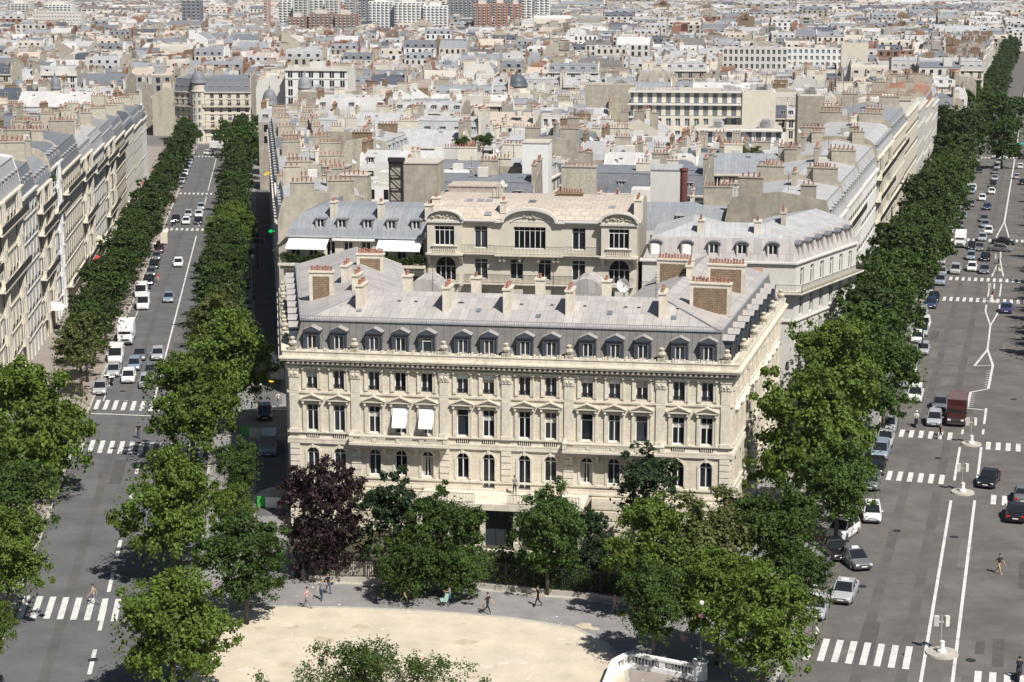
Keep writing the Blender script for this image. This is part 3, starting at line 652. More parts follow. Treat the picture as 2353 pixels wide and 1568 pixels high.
# ---------------------------------------------------------------- a generic town house, front at y=0 facing -y, origin middle of the front
def gable_profile(d,h,mh,roof,inset=.9):
    if roof=='mans': return [(0,h),(inset*.35,h+mh*.45),(inset,h+mh),(d/2,h+mh+.07*d),(d-inset,h+mh),(d-inset*.35,h+mh*.45),(d,h)]
    if roof=='curve': return [(0,h),(.15,h+mh*.3),(.6,h+mh*.65),(1.4,h+mh*.93),(2.4,h+mh*1.05),(d/2,h+mh*1.12),(d-2.2,h+mh*1.02),(d-1,h+mh*.85),(d-.3,h+mh*.4),(d,h)]
    if roof=='gable': return [(0,h),(d/2,h+mh+.6),(d,h)]
    if roof=='shed': return [(0,h),(0,h+.4),(d,h+mh*.9),(d,h)]
    return [(0,h),(0,h+.01),(d,h+.01),(d,h)]
def haus(name,label,cat,w,d,h,roof='mans',mh=3.0,floors=6,bays=4,wall='cream',roofm='zinc_light',dorm=None,det=1,group=None,chim=(1,1),chm='tan',base=None,balc=(),bow=False,backwin=False,shut='curtain',gl='glass',party='tan',rng=None,box=True,ground_shops=True,inset=.9,dormm=None):
    """det 2: every window a part of its own; det 1: small in the photo, wall openings stay in the wall mesh"""
    rg=rng or rnd; t=thing(name,label,cat,group=group); a=w/2; z0=-4.0
    fh=h/floors if floors else 3; bw=w/bays; ww=min(1.25,bw*.42)
    wb=MB()
    P=gable_profile(d,h,mh,roof,inset)
    hl=[]
    for f in range(floors):
        for b in range(bays):
            x=-a+bw*(b+.5); zb=h-(f+1)*fh
            hl.append((x,ww*(1.25 if (f==floors-1 and ground_shops) else 1),zb+.45 if f<floors-1 else zb+.2,zb+fh*.86,False))
    if det==2: wall_holes(wb,-a,a,z0,h,hl,.28)
    else:
        wb.poly([(-a,0,z0),(a,0,z0),(a,0,h),(-a,0,h)],0)
        for x,w_,za,zb,_ in hl:
            wb.box(x-w_/2-.09,x+w_/2+.09,-.03,0,za-.08,zb+.12,2); wb.box(x-w_/2,x+w_/2,-.06,-.03,za,zb,3)
            wb.box(x-.05,x+.05,-.085,-.06,za,zb,2)
    wb.poly([(a,d,z0),(-a,d,z0),(-a,d,h),(a,d,h)],0)
    if backwin or det==1:
        for f in range(min(floors,2)):
            for b in range(bays): x=-a+bw*(b+.5); zb=h-(f+1)*fh; wb.box(x-.5,x+.5,d,d+.04,zb+.5,zb+fh*.8,3)
    for s in (-1,1):   # party walls rise a little above the roof
        x0,x1=(s*a,s*(a-.3)); prof=[(0.02,z0)]+[(y if 0<y<d else (0.02 if y<=0 else d-.02),z+(.28 if roof!='flat' else .0)) for y,z in P]+[(d-.02,z0)]
        wb.yprism(prof,min(x0,x1)+(.002 if s<0 else 0),max(x0,x1)-(.002 if s>0 else 0),1)
    wb.build('wall',[M[wall],M[party],M['frame'],M[gl]],t)
    tb=MB(); tb.box(-a,a,-.42,0,h-.28,h-.02,0); tb.box(-a,a,-.28,0,h-.5,h-.281,0)
    for f in range(1,floors):
        if f%2==1 or det==2: z=h-f*fh; tb.box(-a,a,-.12,-.001,z-.1,z+.08,0)
    tb.build('cornice',M['stone_trim' if wall in('cream','stone','tan') else 'offwhite'],t)
    if det==2:
        wm={}
        for (x,w_,za,zb,_) in hl:
            k=(round(w_,2),round(zb-za,2))
            if k not in wm: wm[k]=[window_mesh(w_,zb-za,False,.78,fr=.07,cur=c) for c in (0,1,3)]
            o=place(rg.choice(wm[k]),'window',t,x,.2,za)
        for f in balc:
            z=h-f*fh; bm=MB(); bm.box(-a+.2,a-.2,-.95,0,z-.16,z+.02,0); railing(bm,-a+.25,a-.25,-.9,z+.02,.95,.22,1,.022); bm.build('balcony',[M['stone_trim'],M['iron']],t)
        sm=MB(); sm.box(-ww/2-.16,-ww/2,-.06,0,0,fh*.5); sm.box(ww/2,ww/2+.16,-.06,0,0,fh*.5); sm.box(-ww/2-.24,ww/2+.24,-.2,0,fh*.5,fh*.5+.14)
        for f in range(floors):
            z=h-f*fh
            if f in balc or f==floors-1: continue
            bm=MB(); railing(bm,-ww/2,ww/2,-.1,0,.55,.16,0,.02); bmm=bm.mesh('railing',M['iron'])
            for b in range(bays):
                place(bmm,'railing',t,-a+bw*(b+.5),-.02,h-(f+1)*fh+.45)
        if bow:
            for bx in bow:
                bm=MB(); r=1.5; N=8; ring=[(bx+r*math.cos(math.pi+math.pi*i/N),r*.42*math.sin(math.pi+math.pi*i/N)) for i in range(N+1)]
                for f in range(0,floors-1):
                    zb=h-(f+1)*fh
                    bm.prism(ring,zb,zb+.95,0); bm.prism([(bx+(x-bx)*.9,y*.9) for x,y in ring],zb+.95,zb+fh-.4,1); bm.prism([(bx+(x-bx)*1.01,y*1.03) for x,y in ring],zb+fh-.4,zb+fh-.001,0)
                    for i in range(1,N,1):
                        x,y=ring[i]; bm.box(bx+(x-bx)*.97-.07,bx+(x-bx)*.97+.07,y*.97-.07,y*.97+.07,zb+.95,zb+fh-.4,0)
                bm.build('bow_window',[M[wall],M['glass_grey']],t)
    # roof
    rb=MB(); Z=.0
    if roof=='flat':
        rb.box(-a+.3,a-.3,.3,d-.3,h-.5,h-.12,0); rb.box(-a,a,0,.25,h-.02,h+.55,1); rb.box(-a,a,d-.25,d,h-.02,h+.55,1)
        rb.box(-a,-a+.25,.25,d-.25,h-.02,h+.55,1); rb.box(a-.25,a,.25,d-.25,h-.02,h+.55,1)
    else:
        for p,q in zip(P,P[1:]): rb.poly([(-a+.3,p[0],p[1]),(a-.3,p[0],p[1]),(a-.3,q[0],q[1]),(-a+.3,q[0],q[1])],0)
        if roof in('mans',): 
            i=2; rb.box(-a+.3,a-.3,P[2][0]-.06,P[2][0]+.06,P[2][1]+.003,P[2][1]+.1,1)
    ro=rb.build('roof',[M[roofm],M['offwhite' if roof=='flat' else 'zinc_blue']],t)
    if roof in('mans','curve') and (dorm is None or dorm):
        nd=dorm or bays; dw=MB(); W_,H_,D_=1.15,1.5,1.25
        dwm=MB(); q=W_/2
        dwm.box(-q,-q+.14,0,D_,0,H_,0); dwm.box(q-.14,q,0,D_,0,H_,0); dwm.box(-q-.1,q+.1,-.1,D_,H_,H_+.12,1); dwm.box(-q+.14,q-.14,0,.1,0,.1,0)
        dwm.poly([(-q+.14,.1,.1),(q-.14,.1,.1),(q-.14,.1,H_),(-q+.14,.1,H_)],3); dwm.box(-.04,.04,.04,.098,.1,H_,2); dwm.box(-q+.14,-q+.2,.04,.098,.1,H_,2); dwm.box(q-.2,q-.14,.04,.098,.1,H_,2)
        dm_=dwm.mesh('dormer',[M[dormm or 'slate_light'],M['zinc_light'],M['frame'],M['glass']])
        for i in range(nd):
            x=-a+w*(i+.5)/nd; place(dm_,'dormer',t,x,.22,h+.45)
            if i%2==0: o=place(dm_,'dormer',t,x,d-.22,h+.45,math.pi)
    # chimneys on the party walls
    for s,n in ((-1,chim[0]),(1,chim[1])):
        for k in range(n):
            y=d*(k+.5)/n+rg.uniform(-.8,.8); L=rg.uniform(1.6,min(4.2,d/n*.8)); zt=max(z for _,z in P)
            chimney(t,s*(a-.28),y,h+.2,.5,L,zt-h+rg.uniform(.9,1.9),n=max(3,int(L*1.6)),m=chm,ph=.5)
    if det==1 or (det==2 and w>16):
        zt=gable_profile(d,h,mh,roof,inset)[len(P)//2][1]
        for _ in range(rg.choice((0,1,1,2)) if det==1 else 1):
            L=rg.uniform(1.6,4.2); chimney(t,rg.uniform(-a+3,a-3),d*rg.choice((.45,.6,.75)),h+.2,L,.6,zt-h+rg.uniform(.8,2.0),n=max(4,int(L*2)),m=rg.choice((chm,'cream','offwhite','tan')),ph=.5)
        sk=MB()
        for _ in range(3):
            x=rg.uniform(-a+1.5,a-1.5); y=rg.uniform(d*.3,d*.45); z=h-.1 if roof=='flat' else float(np.interp(y,[p[0] for p in P],[p[1] for p in P])); sk.box(x-.35,x+.35,y-.3,y+.3,z-.2,z+.1)
        sk.build('skylight',M['glass_grey'],t)
    if box:
        bm=MB(); k=0
        zt=h-.12 if roof=='flat' else gable_profile(d,h,mh,roof,inset)[len(P)//2][1]-.35
        for _ in range(rg.randint(1,3)):
            x=rg.uniform(-a+1.5,a-1.5); y=rg.uniform(d*.3,d*.7); s=rg.uniform(.3,1.0); bm.box(x-s,x+s,y-s*.7,y+s*.7,zt,zt+rg.uniform(.7,1.5),rg.choice((0,0,1)))
        if roof=='flat':
            x=rg.uniform(-a/3,a/3); bm.box(x-1.8,x+1.8,d*.35,d*.75,zt,zt+2.4,0); 
            for _ in range(3): x=rg.uniform(-a+1,a-1); y=rg.uniform(1.5,d-1.5); bm.cyl(x,y,zt,zt+.9,.16,.16,6,2)
        x=rg.uniform(-a+1,a-1); y=rg.uniform(d*.35,d*.65); bm.tube((x,y,zt),(x,y,zt+2.8),.03,.03,4,3); 
        for q in range(3): bm.tube((x-.5+q*.1,y,zt+1.9+q*.3),(x+.5-q*.1,y,zt+1.9+q*.3),.02,.02,3,3)
        bm.build('roof_equipment',[M['offwhite'],M['greywall'],M['zinc_light'],M['iron']],t)
    return t
def put(t,x,y,rz,z=None): t.location=(x,y,gz(y) if z is None else z); t.rotation_euler=(0,0,rz); return t
# ---------------------------------------------------------------- the three houses across the side street behind the mansion
SA=R(-8.0)
def sfront(px,z,pyg=560):      # x along the front line y = 213.3-.14x
    u=(px-PCX)/FOC; # ray in plan through px at about this height
    y=213.3; 
    for _ in range(8):
        depth=y*math.cos(PITCH)+(CAMH-z)*math.sin(PITCH); x=u*depth; y=213.3-.14*x
    return x,y
xL,yL=sfront(984,20); xR,yR=sfront(1464,20); bwid=math.hypot(xR-xL,yR-yL); bc=((xL+xR)/2,(yL+yR)/2)
SINGLE=('mansion','apartment_house','apartment_house.001','apartment_house.002')
bow=thing('apartment_house','cream stone house with two arched bow bays and pink beige tiled roof behind the mansion','apartment house',(bc[0],bc[1],0),SA)
a=bwid/2; bx=a-2.05        # bays: outer pavilions 4.1 wide
def lx(px,z=19): x,y=sfront(px,z); return ((x-bc[0])*math.cos(-SA)-(y-bc[1])*math.sin(-SA))
H2=21.35; c1,c2=lx(1141),lx(1294)
wx=[lx(1105),lx(1330)]; mb=MB(); hs=[]
for x in wx: hs+=[(x,1.55,18.25,20.85,False),(x,1.55,14.6,17.0,False)]
for x in (lx(1187,16),lx(1251,16)): hs.append((x,1.5,14.6,17.0,False))
cw=lx(1217); hs.append((cw,3.75,18.25,20.85,False))
for f in range(1,4):
    for x in wx+[lx(1187,16),lx(1251,16)]: hs.append((x,1.5,14.6-3.55*f,17.0-3.55*f,False))
wall_holes(mb,-a+4.1,a-4.1,-2,H2,hs,.35)
for s in (-1,1):
    x0,x1=(-a,-a+4.1) if s<0 else (a-4.1,a); xc=(x0+x1)/2
    mb.frame(0,-.75,0); wall_holes(mb,x0,x1,17.7,H2+.4,[(xc,2.35,18.6,20.9,False)],.3); mb.xf=None
    wall_holes(mb,x0,x1,-2,17.7,[(xc,2.45,14.3,17.2,True)]+[(xc,2.3,14.6-3.55*f,17.0-3.55*f,False) for f in (1,2,3)],.35)
    for x in (x0,x1): mb.poly([(x,-.75,17.7),(x,0,17.7),(x,0,H2+.4),(x,-.75,H2+.4)])
    N=10; R_=2.05; mb.poly([(xc-2.05,-.75,H2+.4)]+[(xc-R_*math.cos(math.pi*i/N),-.75,H2+.4+1.0*math.sin(math.pi*i/N)) for i in range(N+1)])
for s,x in ((-1,-a),(1,a)): mb.yprism([(0.01,-2),(0.01,H2),(10,H2+2.3),(14,H2+1.5),(14,-2)],x-.15,x+.15,1)
mb.box(c1,c2,-.3,-.0,14.3,17.6,0) if False else None
mb.build('wall',[M['cream'],M['tan']],bow)
wA=window_mesh(1.55,2.6,False,.8,fr=.07); wB=window_mesh(1.55,2.4,False,.8,fr=.07); wC=window_mesh(3.75,2.6,False,.82,n=6,fr=.06); wD=window_mesh(2.35,2.3,False,.78,n=4,fr=.06); wE=window_mesh(2.45,2.9,True,n=4,fr=.06)
for x in wx: place(wA,'window',bow,x,.27,18.25); place(wB,'window',bow,x,.27,14.6)
for x in (lx(1187,16),lx(1251,16)): place(wB,'window',bow,x,.27,14.6)
place(wC,'window',bow,cw,.27,18.25)
for s in (-1,1):
    xc=s*(a-2.05); place(wD,'window',bow,xc,-.5,18.6); place(wE,'window',bow,xc,.27,14.3)
    mb=MB(); N=12
    for r0,r1,y0,y1,zc in ((2.0,2.28,-1.15,-.2,.95),):
        for i in range(N):
            t0,t1=math.pi*i/N,math.pi*(i+1)/N
            f=lambda r,t:(r*math.cos(t),H2+.35+(r*.5)*math.sin(t))
            mb.xprism([f(r0,t0),f(r1,t0),f(r1,t1),f(r0,t1)],y0,y1)
    mb.box(-2.25,2.25,-.95,-.75,H2-.05,H2+.2); mb.build('arched_gable',M['offwhite'],bow,(xc,0,0))
    mb=MB(); rg=random.Random(5)
    for q in range(22): x=rg.uniform(-1.5,1.5); mb.sphere((x,-.8,H2+.55+rg.uniform(0,.25)*(1.6-abs(x))),rg.uniform(.09,.2),n=5,k=4)
    mb.build('carved_relief',M['stone_dirty'],bow,(xc,0,0))
    mb=MB(); mb.box(-2.2,2.2,-1.0,0,17.45,17.7); mb.box(-2.05,2.05,-.85,0,17.25,17.45); mb.box(-1.55,1.55,-.95,-.76,18.5,18.6); mb.box(-1.45,1.45,-.93,-.78,17.75,17.85); balusters(mb,-1.4,1.4,-.86,17.85,.65,.24,.07)
    for x in (-1.9,1.9): mb.yprism([(-.9,17.25),(0,17.25),(0,16.3),(-.2,16.4),(-.5,16.9)],x-.2,x+.2)
    mb.build('balustrade',M['stone_trim'],bow,(xc,0,0))
    mb=MB(); mb.box(-1.75,1.75,-.75,0,14.05,14.2,0); railing(mb,-1.7,1.7,-.7,14.2,.95,.16,1); mb.build('balcony',[M['stone_trim'],M['iron']],bow,(xc,0,0))
mb=MB()
for s in (-1,1):
    q=sorted((s*(a-4.1),c2 if s>0 else c1)); mb.box(q[0],q[1],-.35,0,H2-.12,H2+.12); mb.box(q[0],q[1],-.5,0,H2+.122,H2+.3); mb.box(q[0],q[1],-.3,0,17.35,17.6)
N=14; cc=(c1+c2)/2; hw=(c2-c1)/2-.9
for i in range(N):
    t0,t1=math.pi*i/N,math.pi*(i+1)/N; f=lambda r,k,t:(cc+r*math.cos(t),H2+.05+k*math.sin(t))
    mb.xprism([f(hw,1.45,t0),f(hw+.35,1.8,t0),f(hw+.35,1.8,t1),f(hw,1.45,t1)],-.55,0)
    mb.xprism([f(hw-.9,.55,t0),f(hw-.75,.7,t0),f(hw-.75,.7,t1),f(hw-.9,.55,t1)],-.12,0)
mb.box(c1-.2,c1+.75,-.5,0,H2+.0,H2+.25); mb.box(c2-.75,c2+.2,-.5,0,H2+.0,H2+.25)
mb.xprism([(cc+hw*math.cos(math.pi*i/N),H2+.05+1.46*math.sin(math.pi*i/N)) for i in range(N+1)],-.02,.3,1)
mb.build('cornice',[M['offwhite'],M['cream']],bow)
mb=MB(); rg=random.Random(9)
for q in range(16): mb.sphere((cc+rg.uniform(-.85,.85),-.12,H2+.75+rg.uniform(-.2,.35)),rg.uniform(.08,.18),n=5,k=4)
mb.build('carved_relief',M['stone_dirty'],bow)
mb=MB(); mb.box(c1-.1,c2+.1,-1.1,0,17.5,17.72,0); railing(mb,c1,c2,-1.05,17.72,1.0,.16,1)
for x in (c1+.5,c1+1.0,cc-1.1,cc+1.1,c2-1.0,c2-.5): mb.box(x-.17,x+.17,-.8,0,16.95,17.5,0); mb.sphere((x,-.6,16.95),.22,0,6,4)
mb.build('balcony',[M['stone_trim'],M['iron']],bow)
for q0,q1 in ((-a+4.1,c1-.1),(c2+.1,a-4.1)):
    mb=MB(); mb.box(q0,q1,-.75,0,17.602,17.72,0); railing(mb,q0,q1,-.7,17.72,1.0,.16,1); mb.build('balcony',[M['stone_trim'],M['iron']],bow)
mb=MB(); mb.box(-a+4.4,a-4.4,-1.0,0,14.1,14.3,0); railing(mb,-a+4.4,a-4.4,-.95,14.3,1.0,.14,1,.025); mb.build('balcony',[M['stone_trim'],M['iron']],bow)
mb=MB(); X0,X1=-a+.2,a-.2
prof=[(.3,H2+.3),(2.2,H2+1.35),(6,H2+1.95),(11,H2+2.1),(13.8,H2+.6)]
for p,q in zip(prof,prof[1:]): mb.poly([(X0,p[0],p[1]),(X1,p[0],p[1]),(X1,q[0],q[1]),(X0,q[0],q[1])])
mb.build('roof',M['zinc_tan'],bow)
rg=random.Random(3)
for k in range(9):
    x=rg.uniform(X0+1,X1-1); y=rg.choice((1.2,3.4,5.2)); z=np.interp(y,[.3,2.2,6],[H2+.3,H2+1.35,H2+1.95]); mb=MB(); mb.box(-.4,.4,-.45,.45,0,.09); o=mb.build('skylight',M['zinc_blue'],bow,(x,y,float(z))); o.rotation_euler=(math.atan(.35 if y<2.2 else .16),0,0)
x=lx(1120,22); chimney(bow,-3.6,2.0,H2+.9,.7,1.6,1.3,n=2); chimney(bow,a-.1,3.0,H2,.8,3.4,2.6,n=7,m='cream'); chimney(bow,-a+.3,4,H2,.9,1.2,2.2,n=2); chimney(bow,3.4,9.5,H2+1.5,3.2,.8,.8,n=9,m='brick')
dish(1148,440,24.0,1.1,'left one of two white satellite dishes above the pink beige roof',R(-30)); dish(1160,420,25.0,1.1,'right one of two white satellite dishes above the pink beige roof',R(-30))
mb=MB(); mb.tube((0,0,0),(0,0,2.2),.12,.1); mb.tube((-.6,0,1.9),(.6,0,1.9),.05); 
for q in range(3): mb.cyl(-.8+q*.5,.1,.3,1.3,.16,.16,6)
mb.build('antenna_mast',M['stone_dirty'],bow,(lx(1130,23),6.5,H2+1.8))
# left: grey curved mansard with white awnings over a planted terrace
xL,yL=sfront(650,19); xR,yR=sfront(978,19); w=math.hypot(xR-xL,yR-yL); bc2=((xL+xR)/2,(yL+yR)/2)
lb=thing('apartment_house','grey curved mansard house with broad white awnings over a planted roof terrace','apartment house',(*bc2,0),SA); a=w/2
mb=MB(); mb.box(-a,a,0,14,-2,16.0,0); hs=[]
for k in range(8): hs.append((-a+w*(k+.5)/8,1.1,16.3,18.4,False))
mb.frame(0,1.6,0); wall_holes(mb,-a,a,16.0,19.0,hs,.25,0); mb.xf=None
mb.poly([(-a,1.6,16),(-a,13,16),(-a,13,19),(-a,1.6,19)],0); mb.yprism([(1.62,16),(1.62,19.2),(7,22.7),(13,20),(13,16)],a-.35,a-.02,1); 
for f in range(1,5):
    for k in range(8): x=-a+w*(k+.5)/8; mb.box(x-.55,x+.55,-.05,0,16-3.3*f,18.0-3.3*f,2)
mb.build('wall',[M['cream'],M['tan'],M['glass']],lb)
wm=window_mesh(1.1,2.1,False,.99,fr=.07)
for k in range(8): place(wm,'window',lb,-a+w*(k+.5)/8,1.8,16.3)
P_=[(1.3,19.1),(1.7,19.9),(2.4,20.8),(3.5,21.6),(5,22.2),(8,22.5),(13,20)]; mb=MB(); L0=[.0,.15,.6,1.5,3.0,4.2,4.2]
for i in range(len(P_)-1):
    p,q=P_[i],P_[i+1]; mb.poly([(-a+.15+L0[i],p[0],p[1]),(a-.35,p[0],p[1]),(a-.35,q[0],q[1]),(-a+.15+L0[i+1],q[0],q[1])])
    mb.poly([(-a+.15+L0[i],13,p[1]),(-a+.15+L0[i],p[0],p[1]),(-a+.15+L0[i+1],q[0],q[1]),(-a+.15+L0[i+1],13,q[1])])
mb.build('roof',M['zinc_blue'],lb)
mb=MB(); mb.box(-a-.15,a,1.0,1.5,18.95,19.1); mb.build('gutter',M['zinc_light'],lb)
mb=MB(); q=.6; mb.box(-q,-q+.13,0,1.4,0,1.35,0); mb.box(q-.13,q,0,1.4,0,1.35,0); mb.box(-q-.12,q+.12,-.1,1.5,1.35,1.47,0); mb.box(-q+.13,q-.13,0,.1,0,.08,0); dml=mb.mesh('dormer',M['zinc_blue']); wdl=window_mesh(.94,1.27,False,.99,fr=.09)
for px in (728,778,838,893,950):
    x,y=sfront(px,20); xl=(x-bc2[0])*math.cos(-SA)-(y-bc2[1])*math.sin(-SA); o=place(dml,'dormer',lb,xl,1.75,19.75); place(wdl,'window',o,0,.1,.08)
for px in (753,863): 
    x,y=sfront(px,20); xl=(x-bc2[0])*math.cos(-SA)-(y-bc2[1])*math.sin(-SA); chimney(lb,xl,3.4,20.3,.62,1.5,2.6,n=2,ph=.6)
chimney(lb,a-.1,4.2,19.6,.8,3.8,3.2,n=3)
for p0,p1,z in ((657,750,1),(866,968,1),(758,857,0)):
    x0=sfront(p0,18.6)[0]-bc2[0]; x1=sfront(p1,18.6)[0]-bc2[0]; mb=MB()
    if z: mb.poly([(x0,1.5,18.95),(x1,1.5,18.95),(x1,-.6,17.95),(x0,-.6,17.95)]); mb.poly([(x0,-.6,17.95),(x1,-.6,17.95),(x1,-.62,17.72),(x0,-.62,17.72)])
    else: mb.box(x0,x1,1.0,1.5,18.62,18.9)
    mb.build('awning',M['awning_white'],lb)
mb=MB(); mb.poly([(-a-.1,1.5,18.8),(-a-.1,8,18.8),(-a-1.9,8,17.0),(-a-1.9,1.5,17.0)]); mb.build('awning',M['awning_white'],lb)
mb=MB(); mb.box(-a-.5,a,-.75,0,15.75,16.05,0); mb.box(-a-.3,a-.1,-.5,0,15.3,15.75,1); mb.build('terrace',[M['stone_trim'],M['stone_dirty']],lb)
# right: pale seamed mansard with arched dormers
xL,yL=sfront(1476,17.5); cxr,cyr=sfront(1829,17.5); w=math.hypot(cxr-xL,cyr-yL); bc3=((xL+cxr)/2,(yL+cyr)/2)
rb_=thing('apartment_house','pale seamed mansard house on the street corner with blinds in its arched dormers','apartment house',(*bc3,0),SA); a=w/2; ra2=R(23.6)
PL=[(-a,12),(-a,0),(a,0),(a+math.sin(ra2)*19,math.cos(ra2)*19)]; d2=Vector((math.sin(ra2),math.cos(ra2)))
mb=MB(); hs=[(x,1.1,14.3,16.7,False) for x in (-a+2.2,)]+[(x,1.1,14.3-3.4*f,16.4-3.4*f,False) for f in (1,2,3) for x in (-a+2.2,-4,0,4,a-2)]
wall_holes(mb,-a,a,-2,17.4,hs,.3,0)
mb.frame(a,0,math.pi/2-ra2); rh=[(2+3*k,1.1,14.3-3.4*f,16.5-3.4*f,False) for k in range(6) for f in range(5)]; wall_holes(mb,0,19,-2,17.4,rh,.3,0); mb.xf=None
mb.poly([(-a,0,-2),(-a,12,-2),(-a,12,17.4),(-a,0,17.4)]); e=PL[3]; mb.poly([(e[0],e[1],-2),(e[0]-12,e[1],-2),(e[0]-12,e[1],17.4),(e[0],e[1],17.4)])
mb.build('wall',[M['offwhite']],rb_)
place(window_mesh(1.1,2.4),'window',rb_,-a+2.2,.25,14.3)
mb=MB(); mb.box(-.6,.6,-.05,0,0,2.6); mb.build('door',M['pinkwall'],rb_,(a-4.3,-.0,14.1))
wr=window_mesh(1.1,2.2)
for k in range(6):
    for f in range(5): p=Vector((a,0))+d2*(2+3*k)-Vector((d2.y,-d2.x))*.25; place(wr,'window',rb_,p.x,p.y,14.3-3.4*f,math.pi/2-ra2)
mb=MB(); mb.ring(PL,0,.3,17.15,17.35); mb.ring(PL,0,.2,10.4,10.6); mb.build('cornice',M['offwhite'],rb_)
mb=MB(); mb.ring(PL[1:],0,1.1,13.75,13.95,0); mb.frame(0,0,0)
railing(mb,-a,a+.8,-1.05,13.95,.95,.15,1); mb.frame(a,0,math.pi/2-ra2); railing(mb,-.7,19,-1.05,13.95,.95,.18,1); mb.xf=None; mb.build('balcony',[M['stone_trim'],M['iron']],rb_)
PR=[(0,17.4),(-.4,18.3),(-1.0,19.9),(-5.5,21.1),(-11,19.8)]; OO=[offset(PL,o) for o,_ in PR]; mb=MB()
for i in range(4):
    for k in range(3): mb.poly([(OO[i][k][0],OO[i][k][1],PR[i][1]),(OO[i][k+1][0],OO[i][k+1][1],PR[i][1]),(OO[i+1][k+1][0],OO[i+1][k+1][1],PR[i+1][1]),(OO[i+1][k][0],OO[i+1][k][1],PR[i+1][1])],0 if i<2 else 1)
mb.build('roof',[M['zinc'],M['zinc_light']],rb_)
mb=MB(); q=.68; mb.box(-q,-q+.15,0,1.3,0,1.45,0); mb.box(q-.15,q,0,1.3,0,1.45,0); N=6
for i in range(N):
    t0,t1=math.pi*i/N,math.pi*(i+1)/N; f=lambda r,k,t:(r*math.cos(t),1.4+k*math.sin(t)); mb.xprism([f(.68,.3,t0),f(.85,.42,t0),f(.85,.42,t1),f(.68,.3,t1)],-.15,1.5,1)
mb.xprism([(.68*math.cos(math.pi*i/N),1.42+.3*math.sin(math.pi*i/N)) for i in range(N+1)],0,.1,0); dma=mb.mesh('dormer',[M['zinc'],M['slate_light']]); wda=window_mesh(1.06,1.4,False,.99,fr=.09)
bl=MB(); bl.box(-.5,.5,-.05,-.01,.05,1.35); blm2=bl.mesh('blind',M['awning_white'])
for i,px in enumerate((1506,1578,1640,1705,1776)):
    x,y=sfront(px,18.6); xl=(x-bc3[0])*math.cos(-SA)-(y-bc3[1])*math.sin(-SA); o=place(dma,'dormer',rb_,xl,.2,17.85); place(wda,'window',o,0,.12,.02)
    if i<2: place(blm2,'blind',o,0,.1,0)
for k in range(6): p=Vector((a,0))+d2*(2+3*k)-Vector((d2.y,-d2.x))*.2; o=place(dma,'dormer',rb_,p.x,p.y,17.85,math.pi/2-ra2)
for px in (1608,1740): 
    x,y=sfront(px,20); xl=(x-bc3[0])*math.cos(-SA)-(y-bc3[1])*math.sin(-SA); chimney(rb_,xl,3.0,19.9,.8,1.4,1.7,n=3,m='cream')
chimney(rb_,a-1.5,8.5,19.5,.6,4.0,2.6,n=6,m='tan')

SINGLE=()
# ---------------------------------------------------------------- rows of houses along the two avenues
KEEP=[]      # plan rectangles (cx,cy,half length,half depth,angle) already built on
def occupy(x,y,hx,hy,a): KEEP.append((x,y,hx,hy,a))
def taken(x,y,r):
    for cx,cy,hx,hy,a in KEEP:
        dx,dy=x-cx,y-cy; c,s=math.cos(-a),math.sin(-a); u,v=c*dx-s*dy,s*dx+c*dy
        if abs(u)<hx+r and abs(v)<hy+r: return True
    return False
occupy(0,178,34,30,HA); occupy(5,222,42,14,SA)
LF=lambda y:-33.6-.126*y
rg=random.Random(21)
# left avenue: the facades look towards +x
Lspec=[  # length, height, roof, mansard h, floors, wall, roof, balconies, extras, label
 (19,19.0,'mans',3.0,6,'cream','slate_light',(1,),None,'cream stone house at the near end of the left row, cut by the edge'),
 (24,23.6,'mans',3.4,7,'cream','zinc_light',(1,3),(-7,7),'tall cream house with blank white side wall and pale zinc roof on the left avenue'),
 (14,22.2,'mans',3.2,7,'offwhite','slate_light',(),None,'flat fronted greyish house with slate mansard between two balconied houses on the left avenue'),
 (17,21.6,'curve',3.0,7,'cream','zinc_blue',(1,2,4),(-4.5,4.5),'cream house with dark continuous balconies and planted upper terrace on the left avenue'),
 (14,23.2,'curve',2.6,7,'whitewall','slate_light',(2,),(0,),'bright white narrow house with a rounded bay on the left avenue'),
 (26,21.6,'mans',3.4,6,'cream','slate_light',(1,5),None,'long cream house with a sweeping slate mansard and curved top balcony on the left avenue'),
 (20,21.0,'curve',3.0,6,'cream','zinc_light',(1,3,5),(-5,5),'cream house with twin bow windows on the middle of the left avenue'),
 (22,20.4,'mans',3.0,6,'offwhite','zinc_light',(1,5),None,'pale cream house with plain zinc mansard on the middle of the left avenue'),
 (24,20.0,'mans',3.2,6,'cream','zinc_blue',(1,4),(-6,6),'cream house with stacked brown chimney walls behind on the left avenue'),
 (24,19.5,'mans',3.0,6,'tan','slate_light',(1,5),None,'tan stone house towards the far end of the left avenue'),
 (26,19.0,'curve',3.0,6,'cream','slate',(1,4),(0,),'cream house with dark slate roof near the far end of the left avenue'),
 (26,18.6,'mans',3.0,6,'cream','slate_light',(1,5),None,'cream house beside the white wall at the far end of the left avenue'),
 (16,18.6,'mans',2.6,6,'whitewall','slate',(),None,'white walled house closing the left row at its far end')]
y=194.0
for i,(L,h,rf,mh,fl,wl,rm,bal,bw,lab) in enumerate(Lspec):
    ym=y+L/2; n=max(3,int(L/2.9)); det=2 if i<10 else 1
    t=haus('apartment_house',lab,'apartment house',L,13,h,rf,mh,fl,n,wl,rm,det=det,group='houses in the left avenue row',balc=bal,bow=bw,chim=(1,2) if i<7 else (2,2),chm='tan' if i<8 else 'stone_dirty',party='whitewall' if i in(1,12) else 'tan',rng=rg,dorm=n)
    put(t,LF(ym),ym,math.pi/2+math.atan(.126),gz(ym)); occupy(LF(ym)-6.5,ym,L/2,7,math.pi/2); y+=L+.02
